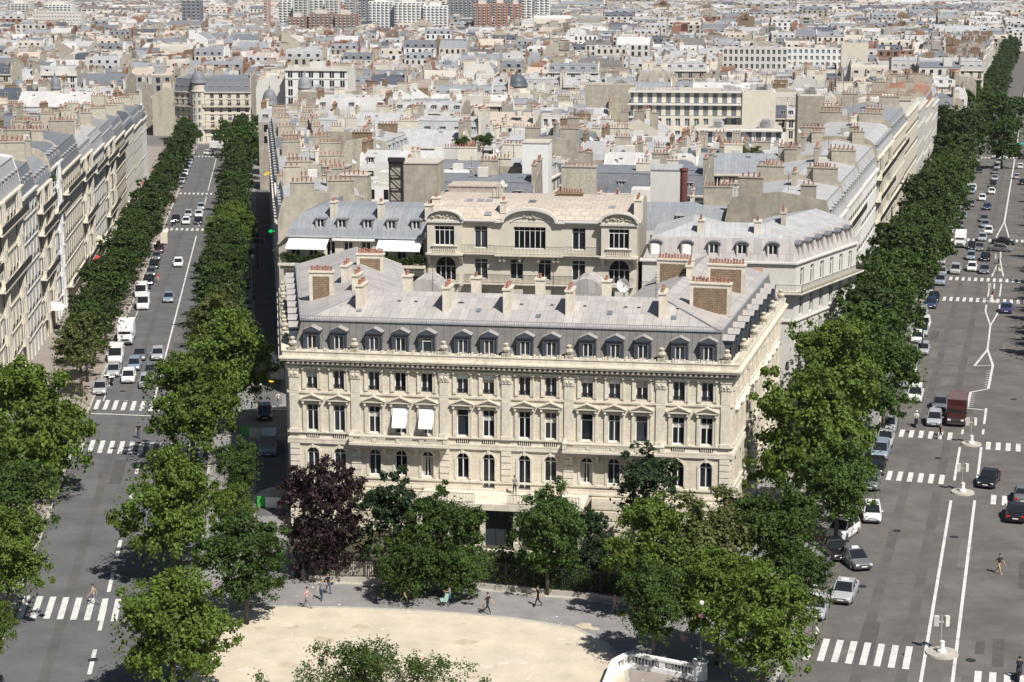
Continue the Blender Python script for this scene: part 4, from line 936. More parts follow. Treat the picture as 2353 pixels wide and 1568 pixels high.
# left side of the centre block, facades in shade towards -x
RFc=lambda y:LC(y)+15.6
y=243.0; k=0
for L,h,rf,wl,rm,lab in ((16,18.5,'mans','cream','zinc_light','house behind the awning terrace with rows of orange pots on tan chimney walls'),(17,17.5,'mans','tan','zinc_blue','house with small yellow awning over the dark side street'),(20,17.5,'flat','cream','gravel_roof','flat roofed house with a bushy planted terrace by the side street'),(22,17.5,'mans','offwhite','zinc_light','pale house with zinc roof midway along the shaded side street'),(22,17,'mans','cream','zinc_light','cream house beyond the pale house along the shaded side street'),(24,17.5,'mans','cream','slate_light','slate roofed house beside the dome over the shaded side street'),(26,17,'mans','offwhite','zinc_light','zinc roofed house past the dome on the shaded side street'),(26,17,'mans','cream','zinc_blue','blue grey roofed house well down the shaded side street'),(28,16.5,'mans','cream','zinc_light','last house before the crossing on the shaded side street')):
    ym=y+L/2; t=haus('apartment_house',lab,'apartment house',L,12,h,rf,2.8,6,5,wl,rm,det=1,group='houses along the shaded side of the left avenue',chim=(2,2),rng=rg)
    put(t,RFc(ym),ym,-math.pi/2+math.atan(.1365),gz(ym)); occupy(RFc(ym)+6,ym,L/2,6.5,math.pi/2); y+=L+.02
# left flank of the right avenue: facades look towards +x, on the right of the centre block
RG=lambda y:RC(y)-20.5
y=236.0
for j,(L,h,rf,mh,wl,rm,bal,lab,det) in enumerate(((18,18.6,'mans',3.0,'offwhite','zinc_light',(1,3),'pale corner house with zinc dormers above a long balcony on the right avenue',2),
 (24,19.2,'mans',3.2,'offwhite','zinc_light',(1,4),'pale house with a small glazed roof light on the right avenue',2),
 (27,19.8,'mans',3.4,'whitewall','zinc_light',(),'white corner house with a broad pale hipped zinc roof on the right avenue',2),
 (33,22.0,'curve',2.8,'cream','zinc_light',(1,2,3,4),'tall cream house with dark balconies and a blank tan side wall on the right avenue',2),
 (34,23.0,'mans',2.8,'cream','zinc_blue',(1,3),'cream house between the balconied one and the tall flat roofed one on the right avenue',2),
 (40,25.0,'flat',1,'cream','gravel_roof',(),'tallest cream flat roofed house on the right avenue',2),
 (30,24.0,'flat',1,'offwhite','roof_pale',(1,2,3),'pale house with glassy bays past the tall flat roofed one',1),
 (30,23.0,'mans',3,'cream','brick_red',(1,3),'house with a reddish roof at the leafy crossing',1),
 (26,21.5,'mans',3,'offwhite','zinc_light',(),'last zinc roofed house before the leafy crossing',1))):
    ym=y+L/2; t=haus('apartment_house',lab,'apartment house',L,14,h,rf,mh,6,max(4,int(L/3)),wl,rm,det=det,group='houses on the near side of the right avenue',balc=bal,chim=(2,2),rng=rg,bow=(-9,9) if j in(3,) else False)
    put(t,RG(ym),ym,math.pi/2-math.atan(.2815),gz(ym)); occupy(RG(ym)-7,ym,L/2,8,math.pi/2-.27); y+=L*.965
t=haus('apartment_block','long cream block with two green balcony lines facing the leafy crossing','apartment block',35,15,21,'mans',3.4,6,11,'cream','zinc_light',det=2,balc=(1,3),chim=(2,2),chm='brick',rng=rg)
put(t,164,716,R(-8)); occupy(166,724,18,9,R(-8))
y=742
labs=['ninth','tenth','eleventh','twelfth','thirteenth','fourteenth','fifteenth','sixteenth','seventeenth','eighteenth','nineteenth','twentieth']
for j in range(12):
    L=rg.uniform(26,36); ym=y+L/2; t=haus('apartment_house',f'{labs[j]} house from the mansion in the right avenue row, beyond the leafy crossing','apartment house',L,14,rg.uniform(18,22),rg.choice(('mans','curve','mans')),3,6,7,rg.choice(('cream','offwhite','cream','tan')),rg.choice(('zinc_light','zinc_blue','slate_light')),det=1,group='far houses of the right avenue row',chim=(2,3),chm=rg.choice(('tan','brick')),rng=rg)
    put(t,RG(ym),ym,math.pi/2-math.atan(.2815),gz(ym)); occupy(RG(ym)-7,ym,L/2,8,math.pi/2-.27); y+=L*.965
# ---------------------------------------------------------------- single landmarks in the roofscape
def dome(parent,x,y,z,r,h,m='zinc_blue',fin=True):
    mb=MB(); mb.lathe(0,0,[(r*1.05,-.6),(r*1.05,-.1),(r,0),(r*.98,h*.25),(r*.86,h*.55),(r*.6,h*.82),(r*.25,h*.97),(.15,h),(.3,h+.3),(.12,h+.9),(.03,h+2.2)],16); mb.build('dome',M[m],parent,(x,y,z),0,smooth=True)
def plain_block(px,Y,wpx,toppy,dp,wall,label,name='house_wing',cat='house',pots_=True,roofm='gravel_roof'):
    ang=PITCH-math.atan((PCY-toppy)/FOC); zt=CAMH-Y*math.tan(ang); x=(px-PCX)/FOC*(Y*math.cos(PITCH)+(CAMH-zt)*math.sin(PITCH)); w=wpx/FOC*Y; t=thing(name,label,cat,(x,Y,gz(Y)),R(-7)); h=zt-gz(Y); a=w/2
    mb=MB(); mb.box(-a,a,0,dp,-2,h); mb.build('wall',M[wall],t); mb=MB(); mb.box(-a-.1,a+.1,-.1,dp+.1,h+.002,h+.18); mb.build('coping',M[roofm],t)
    if pots_: pm=MB(); pots(pm,-a+.3,a-.3,.5,.5,h+.18,max(4,int(w*1.5)),h=.55); pm.build('pot_row',M['terra'],t)
    occupy(x,Y+dp/2,a,dp/2,0); return t,w,h
t,w,h=plain_block(949,246,112,377,6,'tan','tall blank tan wall block with a dark ladder frame behind the awning house',pots_=False); mb=MB(); x0,x1=-w/2+.1,-w/2+1.9
for x in (x0,x1): mb.box(x-.09,x+.09,-.35,-.15,h-9,h+.4)
for k in range(6): z=h-8.4+k*1.7; mb.box(x0,x1,-.33,-.2,z-.06,z+.06)
for k in range(5): z=h-8.4+k*1.7; mb.tube((x1,-.27,z),(x0,-.27,z+1.7),.06,.06,4)
mb.box(x0-.2,x1+.2,-.5,.5,h+.3,h+.8); mb.build('ladder_frame',M['iron'],t)
plain_block(768,262,62,385,3,'tan','left tan chimney block with a row of pots over the awning house'); plain_block(812,256,64,405,3,'tan','second tan chimney block with pots over the awning house'); plain_block(742,250,70,452,2.2,'cream','low cream chimney block with dark pots by the side street')
plain_block(1530,262,70,392,7,'offwhite','off white gabled wall block right of the bow fronted house',pots_=False,roofm='zinc_light'); plain_block(1730,262,150,425,1.2,'offwhite','long pale chimney wall above the corner house'); plain_block(1905,285,90,400,1.2,'tan','tan chimney wall behind the pale corner house'); plain_block(1090,252,120,430,5,'zinc_tan','pinkish metal clad attic behind the bow fronted house',pots_=False,roofm='zinc_tan')
plain_block(1230,300,60,330,6,'whitewall','bright white stair block in the middle of the roofs',pots_=False); plain_block(1330,268,80,385,2,'stone_dirty','grey chimney block with red pots behind the bow fronted house')
x,y=23.6,252; t=thing('chimney_stack','tall rusty red round flue behind the corner house','chimney',(x,y,gz(y))); mb=MB(); mb.cyl(0,0,2,24.2,.55,.5,12); mb.cyl(0,0,24.2,24.5,.62,.6,12); mb.build('stack',mat('rust',(.13,.045,.035),.8,.3,1,dirt=.4),t)
# domed block closing the left avenue
ex,ey=-101,628
e1=haus('apartment_block','large cream block with a domed corner facing down the left avenue','apartment block',17.5,16,17.2,'mans',4.2,7,6,'cream','slate_light',det=2,balc=(2,5),chim=(2,2),rng=rg); put(e1,-105.5+9.2,621,R(0)); dome(e1,-8.9,1.2,20.5,2.5,3.6,'slate_light')
mb=MB(); mb.lathe(-8.9,1.2,[(2.4,-3),(2.4,17.2),(2.7,17.3),(2.7,17.6),(2.3,17.7),(2.3,20.4),(2.6,20.5)],16)
mb.build('corner_tower',M['cream'],e1); wt=window_mesh(1.1,1.7,False,.99)
for f in range(7):
    for a_ in (-115,-75,-150): place(wt,'window',e1,-8.9+2.42*math.cos(R(a_)),1.2+2.42*math.sin(R(a_)),.6+2.46*f,R(a_+90))
e2=haus('apartment_block','side wing of the domed cream block at the end of the left avenue','apartment block',10.5,14,17.2,'mans',4.2,7,4,'cream','slate_light',det=2,balc=(2,5),chim=(2,2),rng=rg); put(e2,-105.8-4.3,621+3.2,R(-35))
occupy(-100,630,17,12,0)
def office(px,pz,wD,zt,label,cat,floors,bays,pitch,setb=2,wall='cream',hgt=22,dp=16,rz=0,roofm='gravel_roof',win='glass_grey',ribs=True):
    """flat roofed modern block; its top front edge is at height zt above its ground"""
    x,y=at(px,pz,zt); w=wD/FOC*(y+5); t=thing(label[0],label[1],cat); a=w/2; z1=zt-setb*pitch
    hs=[]; mb=MB()
    for f in range(floors):
        for b in range(bays):
            xx=-a+w*(b+.5)/bays; hs.append((xx,w/bays*.52,z1-(f+1)*pitch+.7,z1-f*pitch-.5,False))
    wall_holes(mb,-a,a,-3,z1,hs,.4); mb.box(-a+.01,a-.01,.45,dp,-3,z1-.01,0)
    for s in range(setb):
        zz=z1+s*pitch; o=1.4*(s+1); mb.box(-a+1,a-1,o,dp-1,zz,zz+pitch-.35,2); mb.box(-a+.3,a-.3,o-.8,dp-.5,zz+pitch-.35,zz+pitch,1)
        for b in range(bays): xx=-a+w*(b+.5)/bays; mb.box(xx+w/bays*.22,xx+w/bays*.72-.1,o-.06,o,zz+.2,zz+pitch-.4,0)
    mb.build('wall',[M[wall],M['offwhite'],M[win]],t)
    wm=window_mesh(w/bays*.52,pitch-1.2,False,.99,glass=win) 
    if floors*bays<=70:
        for h_ in hs: place(wm,'window',t,h_[0],.3,h_[2])
    rb=MB(); rb.box(-a+.5,a-.5,3.4 if setb else .5,dp-1.2,zt+.002,zt+.12,0)
    for k in range(6): q=rg.uniform(-a+2,a-2); s=rg.uniform(.5,1.4); rb.box(q-s,q+s,5,5+s*1.6,zt+.12,zt+rg.uniform(.8,2.2),1)
    rb.build('roof',[M[roofm],M['zinc_light']],t); put(t,x,y,rz); occupy(x-math.sin(rz)*dp/2,y+dp/2,a+1,dp/2+1,rz); return t
office(1580,212,275,23,('office_block','long cream office block with two dark glazed attic storeys in the middle distance'),'office block',3,13,3.3,2,'cream',dp=18,rz=R(-6))
office(1745,212,75,24,('stair_tower','cream blank stair tower closing the right end of the office block'),'tower',0,1,3.3,0,'cream',dp=14,rz=R(-6))
office(1400,196,110,23.5,('office_block','blank tan wing at the left end of the glazed attic office block'),'office block',0,1,3.3,0,'tan',dp=12,rz=R(-6))
office(1850,225,140,21,('office_block','wide cream blank walled block right of the stair tower'),'office block',0,1,3.3,0,'cream',dp=22,rz=R(-6))
office(1735,112,145,24,('telephone_exchange','pale blank block with narrow vertical slits on the upper right skyline'),'office block',4,12,3.4,0,'offwhite',dp=20,rz=R(-8),win='glass')
office(1885,112,175,22,('office_block','cream block with ribbon windows right of the slit windowed block'),'office block',4,14,3.2,0,'whitewall',dp=16,rz=R(-8))
office(1965,100,60,26,('stair_tower','square cream tower rising over the ribbon windowed block'),'tower',0,1,3,0,'cream',dp=10,rz=R(-8))
office(1990,85,110,20,('office_block','dark red brick block with a glazed middle near the top right'),'office block',2,6,3,0,'brick_red',dp=14,rz=R(-8))
office(1840,40,50,24,('office_block','small dark glass office block with striped floors near the top right'),'office block',4,2,3,0,'greywall',dp=14,rz=R(-8),win='glass')
office(742,213,118,20,('apartment_house','tan windowless party wall house with three small square windows'),'apartment house',0,1,3,0,'tan',dp=13,rz=R(-10))
office(1700,300,200,19,('apartment_house','white terraced house with palm trees on its top terrace'),'apartment house',2,9,3.0,1,'whitewall',dp=14,rz=R(-6))
office(1300,270,150,18.5,('apartment_house','bright white flat roofed house in the middle of the roofs'),'apartment house',3,8,3.0,0,'whitewall',dp=12,rz=R(-14))
office(130,28,110,30,('apartment_block','long cream slab block near the top left corner'),'apartment block',9,16,2.9,0,'offwhite',dp=14)
office(438,2,42,38,('tower_block','dark blue grey tower block at the top left'),'tower block',12,4,2.9,0,'slate_light',dp=16,win='glass')
office(255,140,150,17,('school_building','long olive yellow flat roofed building in the upper left roofs'),'building',3,14,3.3,0,'cream',dp=16,rz=R(-4))
office(1865,222,60,25,('apartment_house','tan penthouse block with shaded loggia right of the middle'),'apartment house',0,1,3,0,'tan',dp=12,rz=R(-6))
# high rise estate on the horizon
rg2=random.Random(4)
def slab_block(px,py,wpx,top,Y,wall,label,floors=14,bal='offwhite'):
    depth=Y*math.cos(PITCH); u=(px-PCX)/FOC; x=u*Y; w=wpx/FOC*Y; a=w/2
    v=(PCY-top)/FOC; zt=CAMH+Y*(-math.sin(PITCH)+v*math.cos(PITCH))/(math.cos(PITCH)+v*math.sin(PITCH)); z0=gz(Y)-2
    t=thing('tower_block',label,'tower block',group='high rise blocks on the skyline'); H_=zt-z0; mb=MB(); mb.box(-a,a,0,18,0,H_,0)
    nf=int(H_/2.3)
    for f in range(nf):
        for b in range(max(1,int(w/3.5))):
            n=max(1,int(w/3.5)); x0=-a+w*b/n; mb.box(x0+.7,x0+w/n-.7,-.15,-.001,H_-(f+1)*2.3+.7,H_-(f+1)*2.3+1.9,1); mb.box(x0+.5,x0+w/n*.5,-1.0,-.16,H_-(f+1)*2.3-.05,H_-(f+1)*2.3+.65,2)
    mb.build('wall',[M[wall],M['glass_grey'],M[bal]],t); rb=MB(); rb.box(-a*.5,a*.4,4,12,0,3.2); rb.build('roof_equipment',M['offwhite'],t,(0,0,H_)); t.location=(x,Y,z0); occupy(x,Y+9,a,10,0)
for args in ((664,5,30,0,2450,'whitewall','first white tower block from the left on the skyline'),(700,5,30,-8,2400,'offwhite','pale grey tower block just right of the first white tower'),(735,5,34,-4,2480,'whitewall','white tower block left of the wide gap on the skyline'),(770,5,30,-10,2420,'offwhite','pale tower block beside the red brick estate'),(810,5,26,0,2460,'greywall','grey tower block right of the red brick estate'),
 (880,8,56,4,2350,'whitewall','broad white slab block with balconies on the skyline'),(945,8,70,6,2330,'whitewall','second broad white slab block on the skyline'),(1003,8,56,14,2320,'whitewall','lower white slab block at the right of the white group'),(845,8,30,-6,2500,'slate_light','dark grey tower block behind the broad white slab'),
 (620,8,9,0,2200,'pinkwall','slim pinkish chimney tower at the top left of centre'),(690,22,40,40,2150,'brick_red','low red brick block left of the estate centre'),(745,22,60,32,2170,'brick_red','broad red brick block below the white towers'),(800,22,50,34,2160,'brick_red','red brick block right below the grey tower'),
 (1060,8,60,0,2600,'slate_light','dark slab block left of the orange blocks'),(1110,8,40,10,2300,'orange','left orange red balcony block on the skyline'),(1150,8,34,8,2310,'orange','middle orange red balcony block on the skyline'),(1185,8,26,10,2320,'orange','right orange red balcony block on the skyline'),(1210,5,24,-5,2380,'whitewall','white tower right of the orange blocks'),(1245,5,34,-6,2400,'whitewall','last white tower on the skyline right of the orange blocks'),(1165,0,150,-8,2700,'slate_light','wide dark tower group behind the orange blocks'),(150,12,60,10,2900,'whitewall','white slab block far away at the top left'),(60,8,50,8,2900,'offwhite','pale slab block in the far top left corner')):
    slab_block(args[0],0,args[2],args[3],1560+(args[4]-2150)*.35,args[5],args[6])
# ---------------------------------------------------------------- generic roofscape
PROT=[]; rp=random.Random(11)
styles=[('mans','zinc_light','cream','offwhite'),('mans','zinc_blue','offwhite','cream'),('curve','zinc_light','cream','tan'),('flat','roof_pale','whitewall','offwhite'),('mans','slate_light','cream','tan'),('gable','zinc_light','offwhite','cream'),('shed','zinc_tan','cream','tan'),('mans','slate','cream','brick'),('flat','gravel_roof','tan','tan'),('curve','zinc_blue','tan','offwhite'),('gable','roof_pale','whitewall','whitewall'),('mans','roof_pale','offwhite','offwhite'),('mans','zinc_light','tan','brick'),('shed','zinc_light','offwhite','tan'),('curve','slate_light','whitewall','cream'),('gable','zinc_blue','cream','brick')]
RW={'zinc_light':'light zinc','zinc_blue':'blue grey zinc','slate_light':'grey slate','slate':'dark slate','roof_pale':'pale sheet','gravel_roof':'flat gravel','zinc_tan':'beige metal','brick_red':'reddish'}
RS={'mans':'mansard roof','curve':'rounded roof','flat':'terrace roof','gable':'pitched roof','shed':'single slope roof'}
WW={'cream':'cream','offwhite':'off white','whitewall':'bright white','tan':'tan','greywall':'grey'}
for rf,rm,wl,pt in styles:
    w=rp.uniform(13,20); d=rp.uniform(9.5,13); h=17.0
    t=haus('town_house','x','house',w,d,h,rf,rp.uniform(2.2,3.2),6,rp.randint(4,6),wl,rm,det=1,party=pt if pt!='brick' else 'stone_dirty',chim=(rp.randint(1,2),rp.randint(1,3)),chm=rp.choice(('tan','cream','brick','offwhite')),rng=rp)
    PROT.append((tree_of(t),w,d,rf,rm,wl))
# plots, row after row away from the square
plots=[]; rr=random.Random(33)
y=240.0
while y<3900:
    sc=1.0 if y<1300 else (1.3 if y<2200 else 1.9)
    x=-.33*y-25; slope=-.13+.05*math.sin(y*.013)
    while x<.33*y+25:
        k=rr.randrange(len(PROT)); _,w,d,rf,rm,wl=PROT[k]; w2=w*sc*rr.uniform(.85,1.2)
        xc=x+w2/2; yc=y+slope*xc*.6+rr.uniform(-1.5,1.5); turn=rr.random()
        ang=math.atan(slope)+rr.gauss(0,.05)+(math.pi if turn<.2 else 0)+(math.pi/2*rr.choice((1,-1)) if turn>.76 else 0)
        plots.append((xc,yc,ang,k,w2/w,sc*rr.uniform(.9,1.1),rr.uniform(-3.0,2.4 if y>480 else .6)+(rr.uniform(3,7) if rr.random()<.06 and y>560 else 0))); x+=w2+(rr.choice((0,0,0,.3,3)) if rr.random()<.75 else rr.uniform(5,11))*sc
    y+=(12.5+rr.choice((1.2,3.5,4,10)))*sc*(1 if y<900 else 1.0)
def free(p):
    x,y=p[0],p[1]; r=7*p[5]
    if y<236 or abs(x)>.318*y+14: return False
    if y<625 and LC(y)-14.5-r*.9<x<LC(y)+15.5+r*.8: return False
    if y<1450 and RC(y)-20.5-r<x<RC(y)+28+r: return False
    if y<625 and x<LC(y) and LF(y)-13-r<x<LF(y)+r: return False
    return not taken(x,y,r*.75)
plots=[p for p in plots if free(p)]
# other flank of the right avenue beyond the crossing is out of the picture; nearest 235 plots become houses of their own
def lowered(p):      # lower houses stand before some of the big blocks
    px=PCX+FOC*p[0]/(p[1]*math.cos(PITCH)); y=p[1]
    for a,b,y0,y1,d in ((1430,1770,395,535,-8.5),(1640,2000,640,960,-6),(1130,1470,480,640,-3),(600,1260,1200,1600,-3)):
        if a<px<b and y0<y<y1: return p[:6]+(min(p[6],0)+d,)
    return p
plots=[lowered(p) for p in plots]
plots.sort(key=lambda p:p[1])
NEAR=plots[:235]; FAR=plots[235:]
used=set(); cnt={}
ordn=['first','second','third','fourth','fifth','sixth','seventh','eighth','ninth','tenth','eleventh','twelfth','thirteenth','fourteenth','fifteenth','sixteenth','seventeenth','eighteenth','nineteenth','twentieth']
NEARs=sorted(NEAR,key=lambda p:(p[0]/p[1]))
for p in NEAR:
    x,y,ang,k,sx,sy,dz=p; tr,w,d,rf,rm,wl=PROT[k]
    u=x/y; side='left of the left avenue' if x<LC(y) else ('right of the right avenue' if x>RC(y) else 'between the avenues')
    key=(rf,rm,wl,side); cnt[key]=cnt.get(key,0)+1; n=cnt[key]
    nn=ordn[n-1]+' nearest' if n<=20 else f'more distant, number {n} by nearness,'
    lab=f'{nn} {WW[wl]} house with {RW[rm]} {RS[rf]}, {side}'
    if k not in used: used.add(k); o=tr[0]; o['label']=lab; o['group']='roofs of the middle distance'
    else: o=dup(tr,label=lab,group='roofs of the middle distance')
    o.location=(x,y,gz(y)+dz); o.rotation_euler=(0,0,ang); o.scale=(sx,1,1)
# far roofs: one mass
def lowhouse(rf,seed):
    g=random.Random(seed); mb=MB(); w,d,h=15.0,11.0,17.0; a=w/2; mh=g.uniform(1.8,3); P=gable_profile(d,h,mh,rf if rf!='curve' else 'mans')
    mb.poly([(-a,0,2),(a,0,2),(a,0,h),(-a,0,h)],0); mb.poly([(a,d,2),(-a,d,2),(-a,d,h),(a,d,h)],0)
    for s in (-a,a): mb.poly([(s,0,2)]+[(s,y,z+.2) for y,z in P]+[(s,d,2)],5)
    for p,q in zip(P,P[1:]): mb.poly([(-a,p[0],p[1]),(a,p[0],p[1]),(a,q[0],q[1]),(-a,q[0],q[1])],1)
    for f in range(3):
        for b in range(5): x=-a+w*(b+.5)/5; z=h-(f+1)*3+.6; mb.poly([(x-.6,-.06,z),(x+.6,-.06,z),(x+.6,-.06,z+1.9),(x-.6,-.06,z+1.9)],2)
    if rf in('mans','curve'):
        for b in range(4):
            x=-a+w*(b+.5)/4; mb.poly([(x-.6,.15,h+.4),(x+.6,.15,h+.4),(x+.6,.15,h+1.7),(x-.6,.15,h+1.7)],2); mb.poly([(x-.75,.1,h+1.75),(x+.75,.1,h+1.75),(x+.75,1.4,h+1.9),(x-.75,1.4,h+1.9)],4); mb.poly([(x-.6,.15,h+.4),(x-.6,.15,h+1.7),(x-.6,1.2,h+1.7)],4); mb.poly([(x+.6,.15,h+.4),(x+.6,.15,h+1.7),(x+.6,1.2,h+1.7)],4)
    zt=max(z for _,z in P)
    for s in (-1,1):
        for q in range(g.randint(1,2)):
            y=g.uniform(2,d-2); L=g.uniform(.8,2.4); mb.box(s*a-.3,s*a+.3,y-L,y+L,h,zt+g.uniform(.6,1.6),5); zz=zt+1.4; mb.box(s*a-.16,s*a+.16,y-L+.3,y+L-.3,zt+.6,zt+g.uniform(1.5,2.1),3)
    for q in range(g.randint(1,3)): x=g.uniform(-a+1,a-1); y=g.uniform(3,d-3); s=g.uniform(.4,1.6); mb.box(x-s,x+s,y-s,y+s,h,zt+g.uniform(.3,1.8),g.choice((4,4,0,1)))
    return mb
LP=[]
for i,rf in enumerate(('mans','mans','gable','flat','shed','flat','mans','gable','curve','mans')):
    mb=lowhouse(rf,i+50); LP.append((np.array(mb.v,float),[len(f) for f in mb.f],np.array([i_ for f in mb.f for i_ in f]),np.array(mb.m)))
walls=['cream','offwhite','whitewall','tan','greywall','cream','offwhite','greywall','brick_red','stone_dirty','offwhite']; roofs=['zinc_light','zinc_blue','roof_pale','zinc_light','gravel_roof','slate_light','zinc_mans','zinc_tan','slate','slate_light','zinc_light','zinc_blue','zinc']; part=['tan','stone_dirty','offwhite','brick','tan','whitewall','greywall','brick_red']
names=sorted(set(walls+roofs+part+['zinc_mans','zinc','glass','terra_far','offwhite','brick_red','zinc_light','white'])); idx={n:i for i,n in enumerate(names)}
def bulk(name,ps,label):
    V=[];F=[];Lp=[];Mi=[];base=0; g=random.Random(77)
    for x,y,ang,k,sx,sy,dz in ps:
        v,ln,li,mi=LP[g.randrange(len(LP))]; s=sy if sy>1.2 else 1; c,sn=math.cos(ang),math.sin(ang); w=v*[sx*s*1.02,s*g.uniform(.9,1.15),1]
        if s>1.2: w=w*[1,1,1]
        V.append(np.stack([x+c*w[:,0]-sn*w[:,1],y+sn*w[:,0]+c*w[:,1],w[:,2]+gz(y)+dz],1)); Lp.append(li+base); base+=len(v); F+=ln
        W_=idx[g.choice(walls)]; mp=np.array([W_,idx[g.choice(roofs)],idx['glass'],idx['terra_far'],idx['offwhite' if g.random()<.6 else 'zinc_light'],idx[g.choice(part)]]); Mi.append(mp[mi])
    V=np.concatenate(V).astype(np.float32); Lp=np.concatenate(Lp).astype(np.int32); F=np.array(F,np.int32); Mi=np.concatenate(Mi).astype(np.int32)
    me=bpy.data.meshes.new(name); me.vertices.add(len(V)); me.vertices.foreach_set('co',V.ravel()); me.loops.add(len(Lp)); me.loops.foreach_set('vertex_index',Lp); me.polygons.add(len(F))
    st=np.zeros(len(F),np.int32); st[1:]=np.cumsum(F)[:-1]; me.polygons.foreach_set('loop_start',st); me.polygons.foreach_set('loop_total',F); me.polygons.foreach_set('material_index',Mi); me.polygons.foreach_set('use_smooth',np.zeros(len(F),bool))
    for n in names: me.materials.append(M[n])
    me.update(calc_edges=True); autouv(me); return tag(newobj(name,me),label,'rooftops',kind='stuff')
bulk('distant_rooftops',FAR,'dense mass of pale distant roofs and chimneys filling the upper part of the view')
print('plots',len(plots),'far',len(FAR))
# ---------------------------------------------------------------- trees
def crown_mesh(seed,n,leaf,lobes=14,rx=1.0,rz=.8,gap=.0,mat_='leaf_mid',low=-.75):
    """many small leaf clumps spread through uneven lobes; unit radius crown centred on the origin"""
    g=np.random.default_rng(seed); L=[]
    for i in range(lobes):
        a=g.uniform(0,6.283); q=math.sqrt(g.uniform(0.02,1))*.74; z=g.uniform(low,.9)*.68; f=1-.45*max(0,z)/.6-.25*max(0,-z)/.6
        L.append((q*math.cos(a)*rx*f,q*math.sin(a)*rx*f,z*rz/.8,g.uniform(.18,.38)))
    L.append((0,0,.25,.45)); L=np.array(L)
    wts=L[:,3]**2; wts/=wts.sum(); mc=int(11*lobes); kk=g.choice(len(L),mc,p=wts); dd=g.normal(size=(mc,3)); dd/=np.linalg.norm(dd,axis=1,keepdims=True); dd[:,2]=np.where(dd[:,2]<-.45,-dd[:,2]*.5,dd[:,2])
    C=L[kk,:3]+dd*(L[kk,3]*g.uniform(.55,1.12,mc))[:,None]; rad=g.uniform(.045,.105,mc)
    k=g.integers(0,mc,n); o=g.normal(size=(n,3)); o/=np.linalg.norm(o,axis=1,keepdims=True); c=C[k]+o*(rad[k]*g.uniform(.3,1.35,n))[:,None]*[1,1,.75]
    m=int(n*.1); q=g.normal(size=(m,3)); q/=np.linalg.norm(q,axis=1,keepdims=True); c[:m]=q*(g.uniform(.3,.9,m))[:,None]*[rx,rx,rz]
    d=c/np.maximum(np.linalg.norm(c,axis=1,keepdims=True),.05)
    nrm=d*.35+o*.35+g.normal(size=(n,3))*.5+np.array([0,0,.3]); nrm/=np.linalg.norm(nrm,axis=1,keepdims=True)
    t=np.cross(nrm,g.normal(size=(n,3))); t/=np.linalg.norm(t,axis=1,keepdims=True); b=np.cross(nrm,t)
    s=(leaf*g.uniform(.6,1.25,n))[:,None]
    v=np.stack([c-t*s*.5,c+b*s*.33-nrm*s*.06,c+t*s*.5,c-b*s*.33-nrm*s*.06],1).reshape(-1,3)
    me=bpy.data.meshes.new('crown'); me.vertices.add(4*n); me.vertices.foreach_set('co',v.astype(np.float32).ravel()); me.loops.add(4*n); me.loops.foreach_set('vertex_index',np.arange(4*n,dtype=np.int32))
    me.polygons.add(n); me.polygons.foreach_set('loop_start',np.arange(0,4*n,4,dtype=np.int32)); me.polygons.foreach_set('loop_total',np.full(n,4,np.int32)); me.materials.append(M[mat_]); me.update(calc_edges=True)
    return me
def trunk_mesh(seed,h=1.0,r=.035,mat_='bark'):
    """unit crown radius units: trunk from z=-h to the crown centre with limbs"""
    g=random.Random(seed); mb=MB(); mb.tube((0,0,-h),(0.02,0,-.35),r*1.25,r*.85,8); 
    for i in range(7):
        a=i*.9+g.uniform(-.3,.3); q=g.uniform(.35,.62); z=g.uniform(-.05,.5); m1=(q*.45*math.cos(a),q*.45*math.sin(a),-.12+z*.3)
        mb.tube((0.01,0,-.42+i*.03),m1,r*.6,r*.4,6); mb.tube(m1,(q*math.cos(a),q*math.sin(a),z),r*.4,r*.12,5)
    mb.tube((.02,0,-.36),(0,.02,.4),r*.8,r*.25,6); return mb.mesh('trunk',M[mat_],True)
CR={}
for nm,(n,leaf,lb,rx,rz,mt,low) in dict(bright=(27000,.056,30,1.0,.85,'leaf_bright',-.8),bright2=(26000,.056,27,1.0,1.0,'leaf_bright',-.9),mid=(23000,.058,28,1.0,.9,'leaf_mid',-.8),dark=(8000,.09,19,1.0,.8,'leaf_dark',-.7),dark2=(8000,.09,17,1.0,.9,'leaf_mid',-.7),olive=(11000,.075,20,1,.9,'leaf_olive',-.8),pine=(12000,.075,18,.9,.95,'leaf_pine',-.9),purple=(24000,.062,30,1,1.0,'leaf_purple',-.95),far=(1500,.17,9,1,.85,'leaf_dark',-.7)).items():
    CR[nm]=crown_mesh(hash(nm)%1 or sum(map(ord,nm)),n,leaf,lb,rx,rz,0,mt,low)
TRK=[trunk_mesh(i,1.35,.04) for i in range(3)]
def tree(kind,x,y,r,zc,label,cat='tree',name='plane_tree',group=None,rz=None,sq=1.0):
    t=thing(name,label,cat,(x,y,gz(y)),rnd.uniform(0,6.28) if rz is None else rz,group)
    c=newobj('crown',CR[kind],t,(0,0,zc)); c.scale=(r*rnd.uniform(.92,1.1),r*rnd.uniform(.92,1.1),r*sq*rnd.uniform(.98,1.12))
    k=newobj('trunk',TRK[rnd.randrange(3)],t,(0,0,zc)); k.scale=(r,r,max(.3,(zc-.0)/1.35)); return t
def T(px,py,rpx,kind,label,zc=6.0,name='plane_tree',group=None,sq=1.0):
    x,y=at(px,py,zc); return tree(kind,x,y,rpx/FOC*math.hypot(y,CAMH-zc)*1.32,zc-.4,label,name=name,group=group,sq=sq)
g1='bright green plane trees round the square'
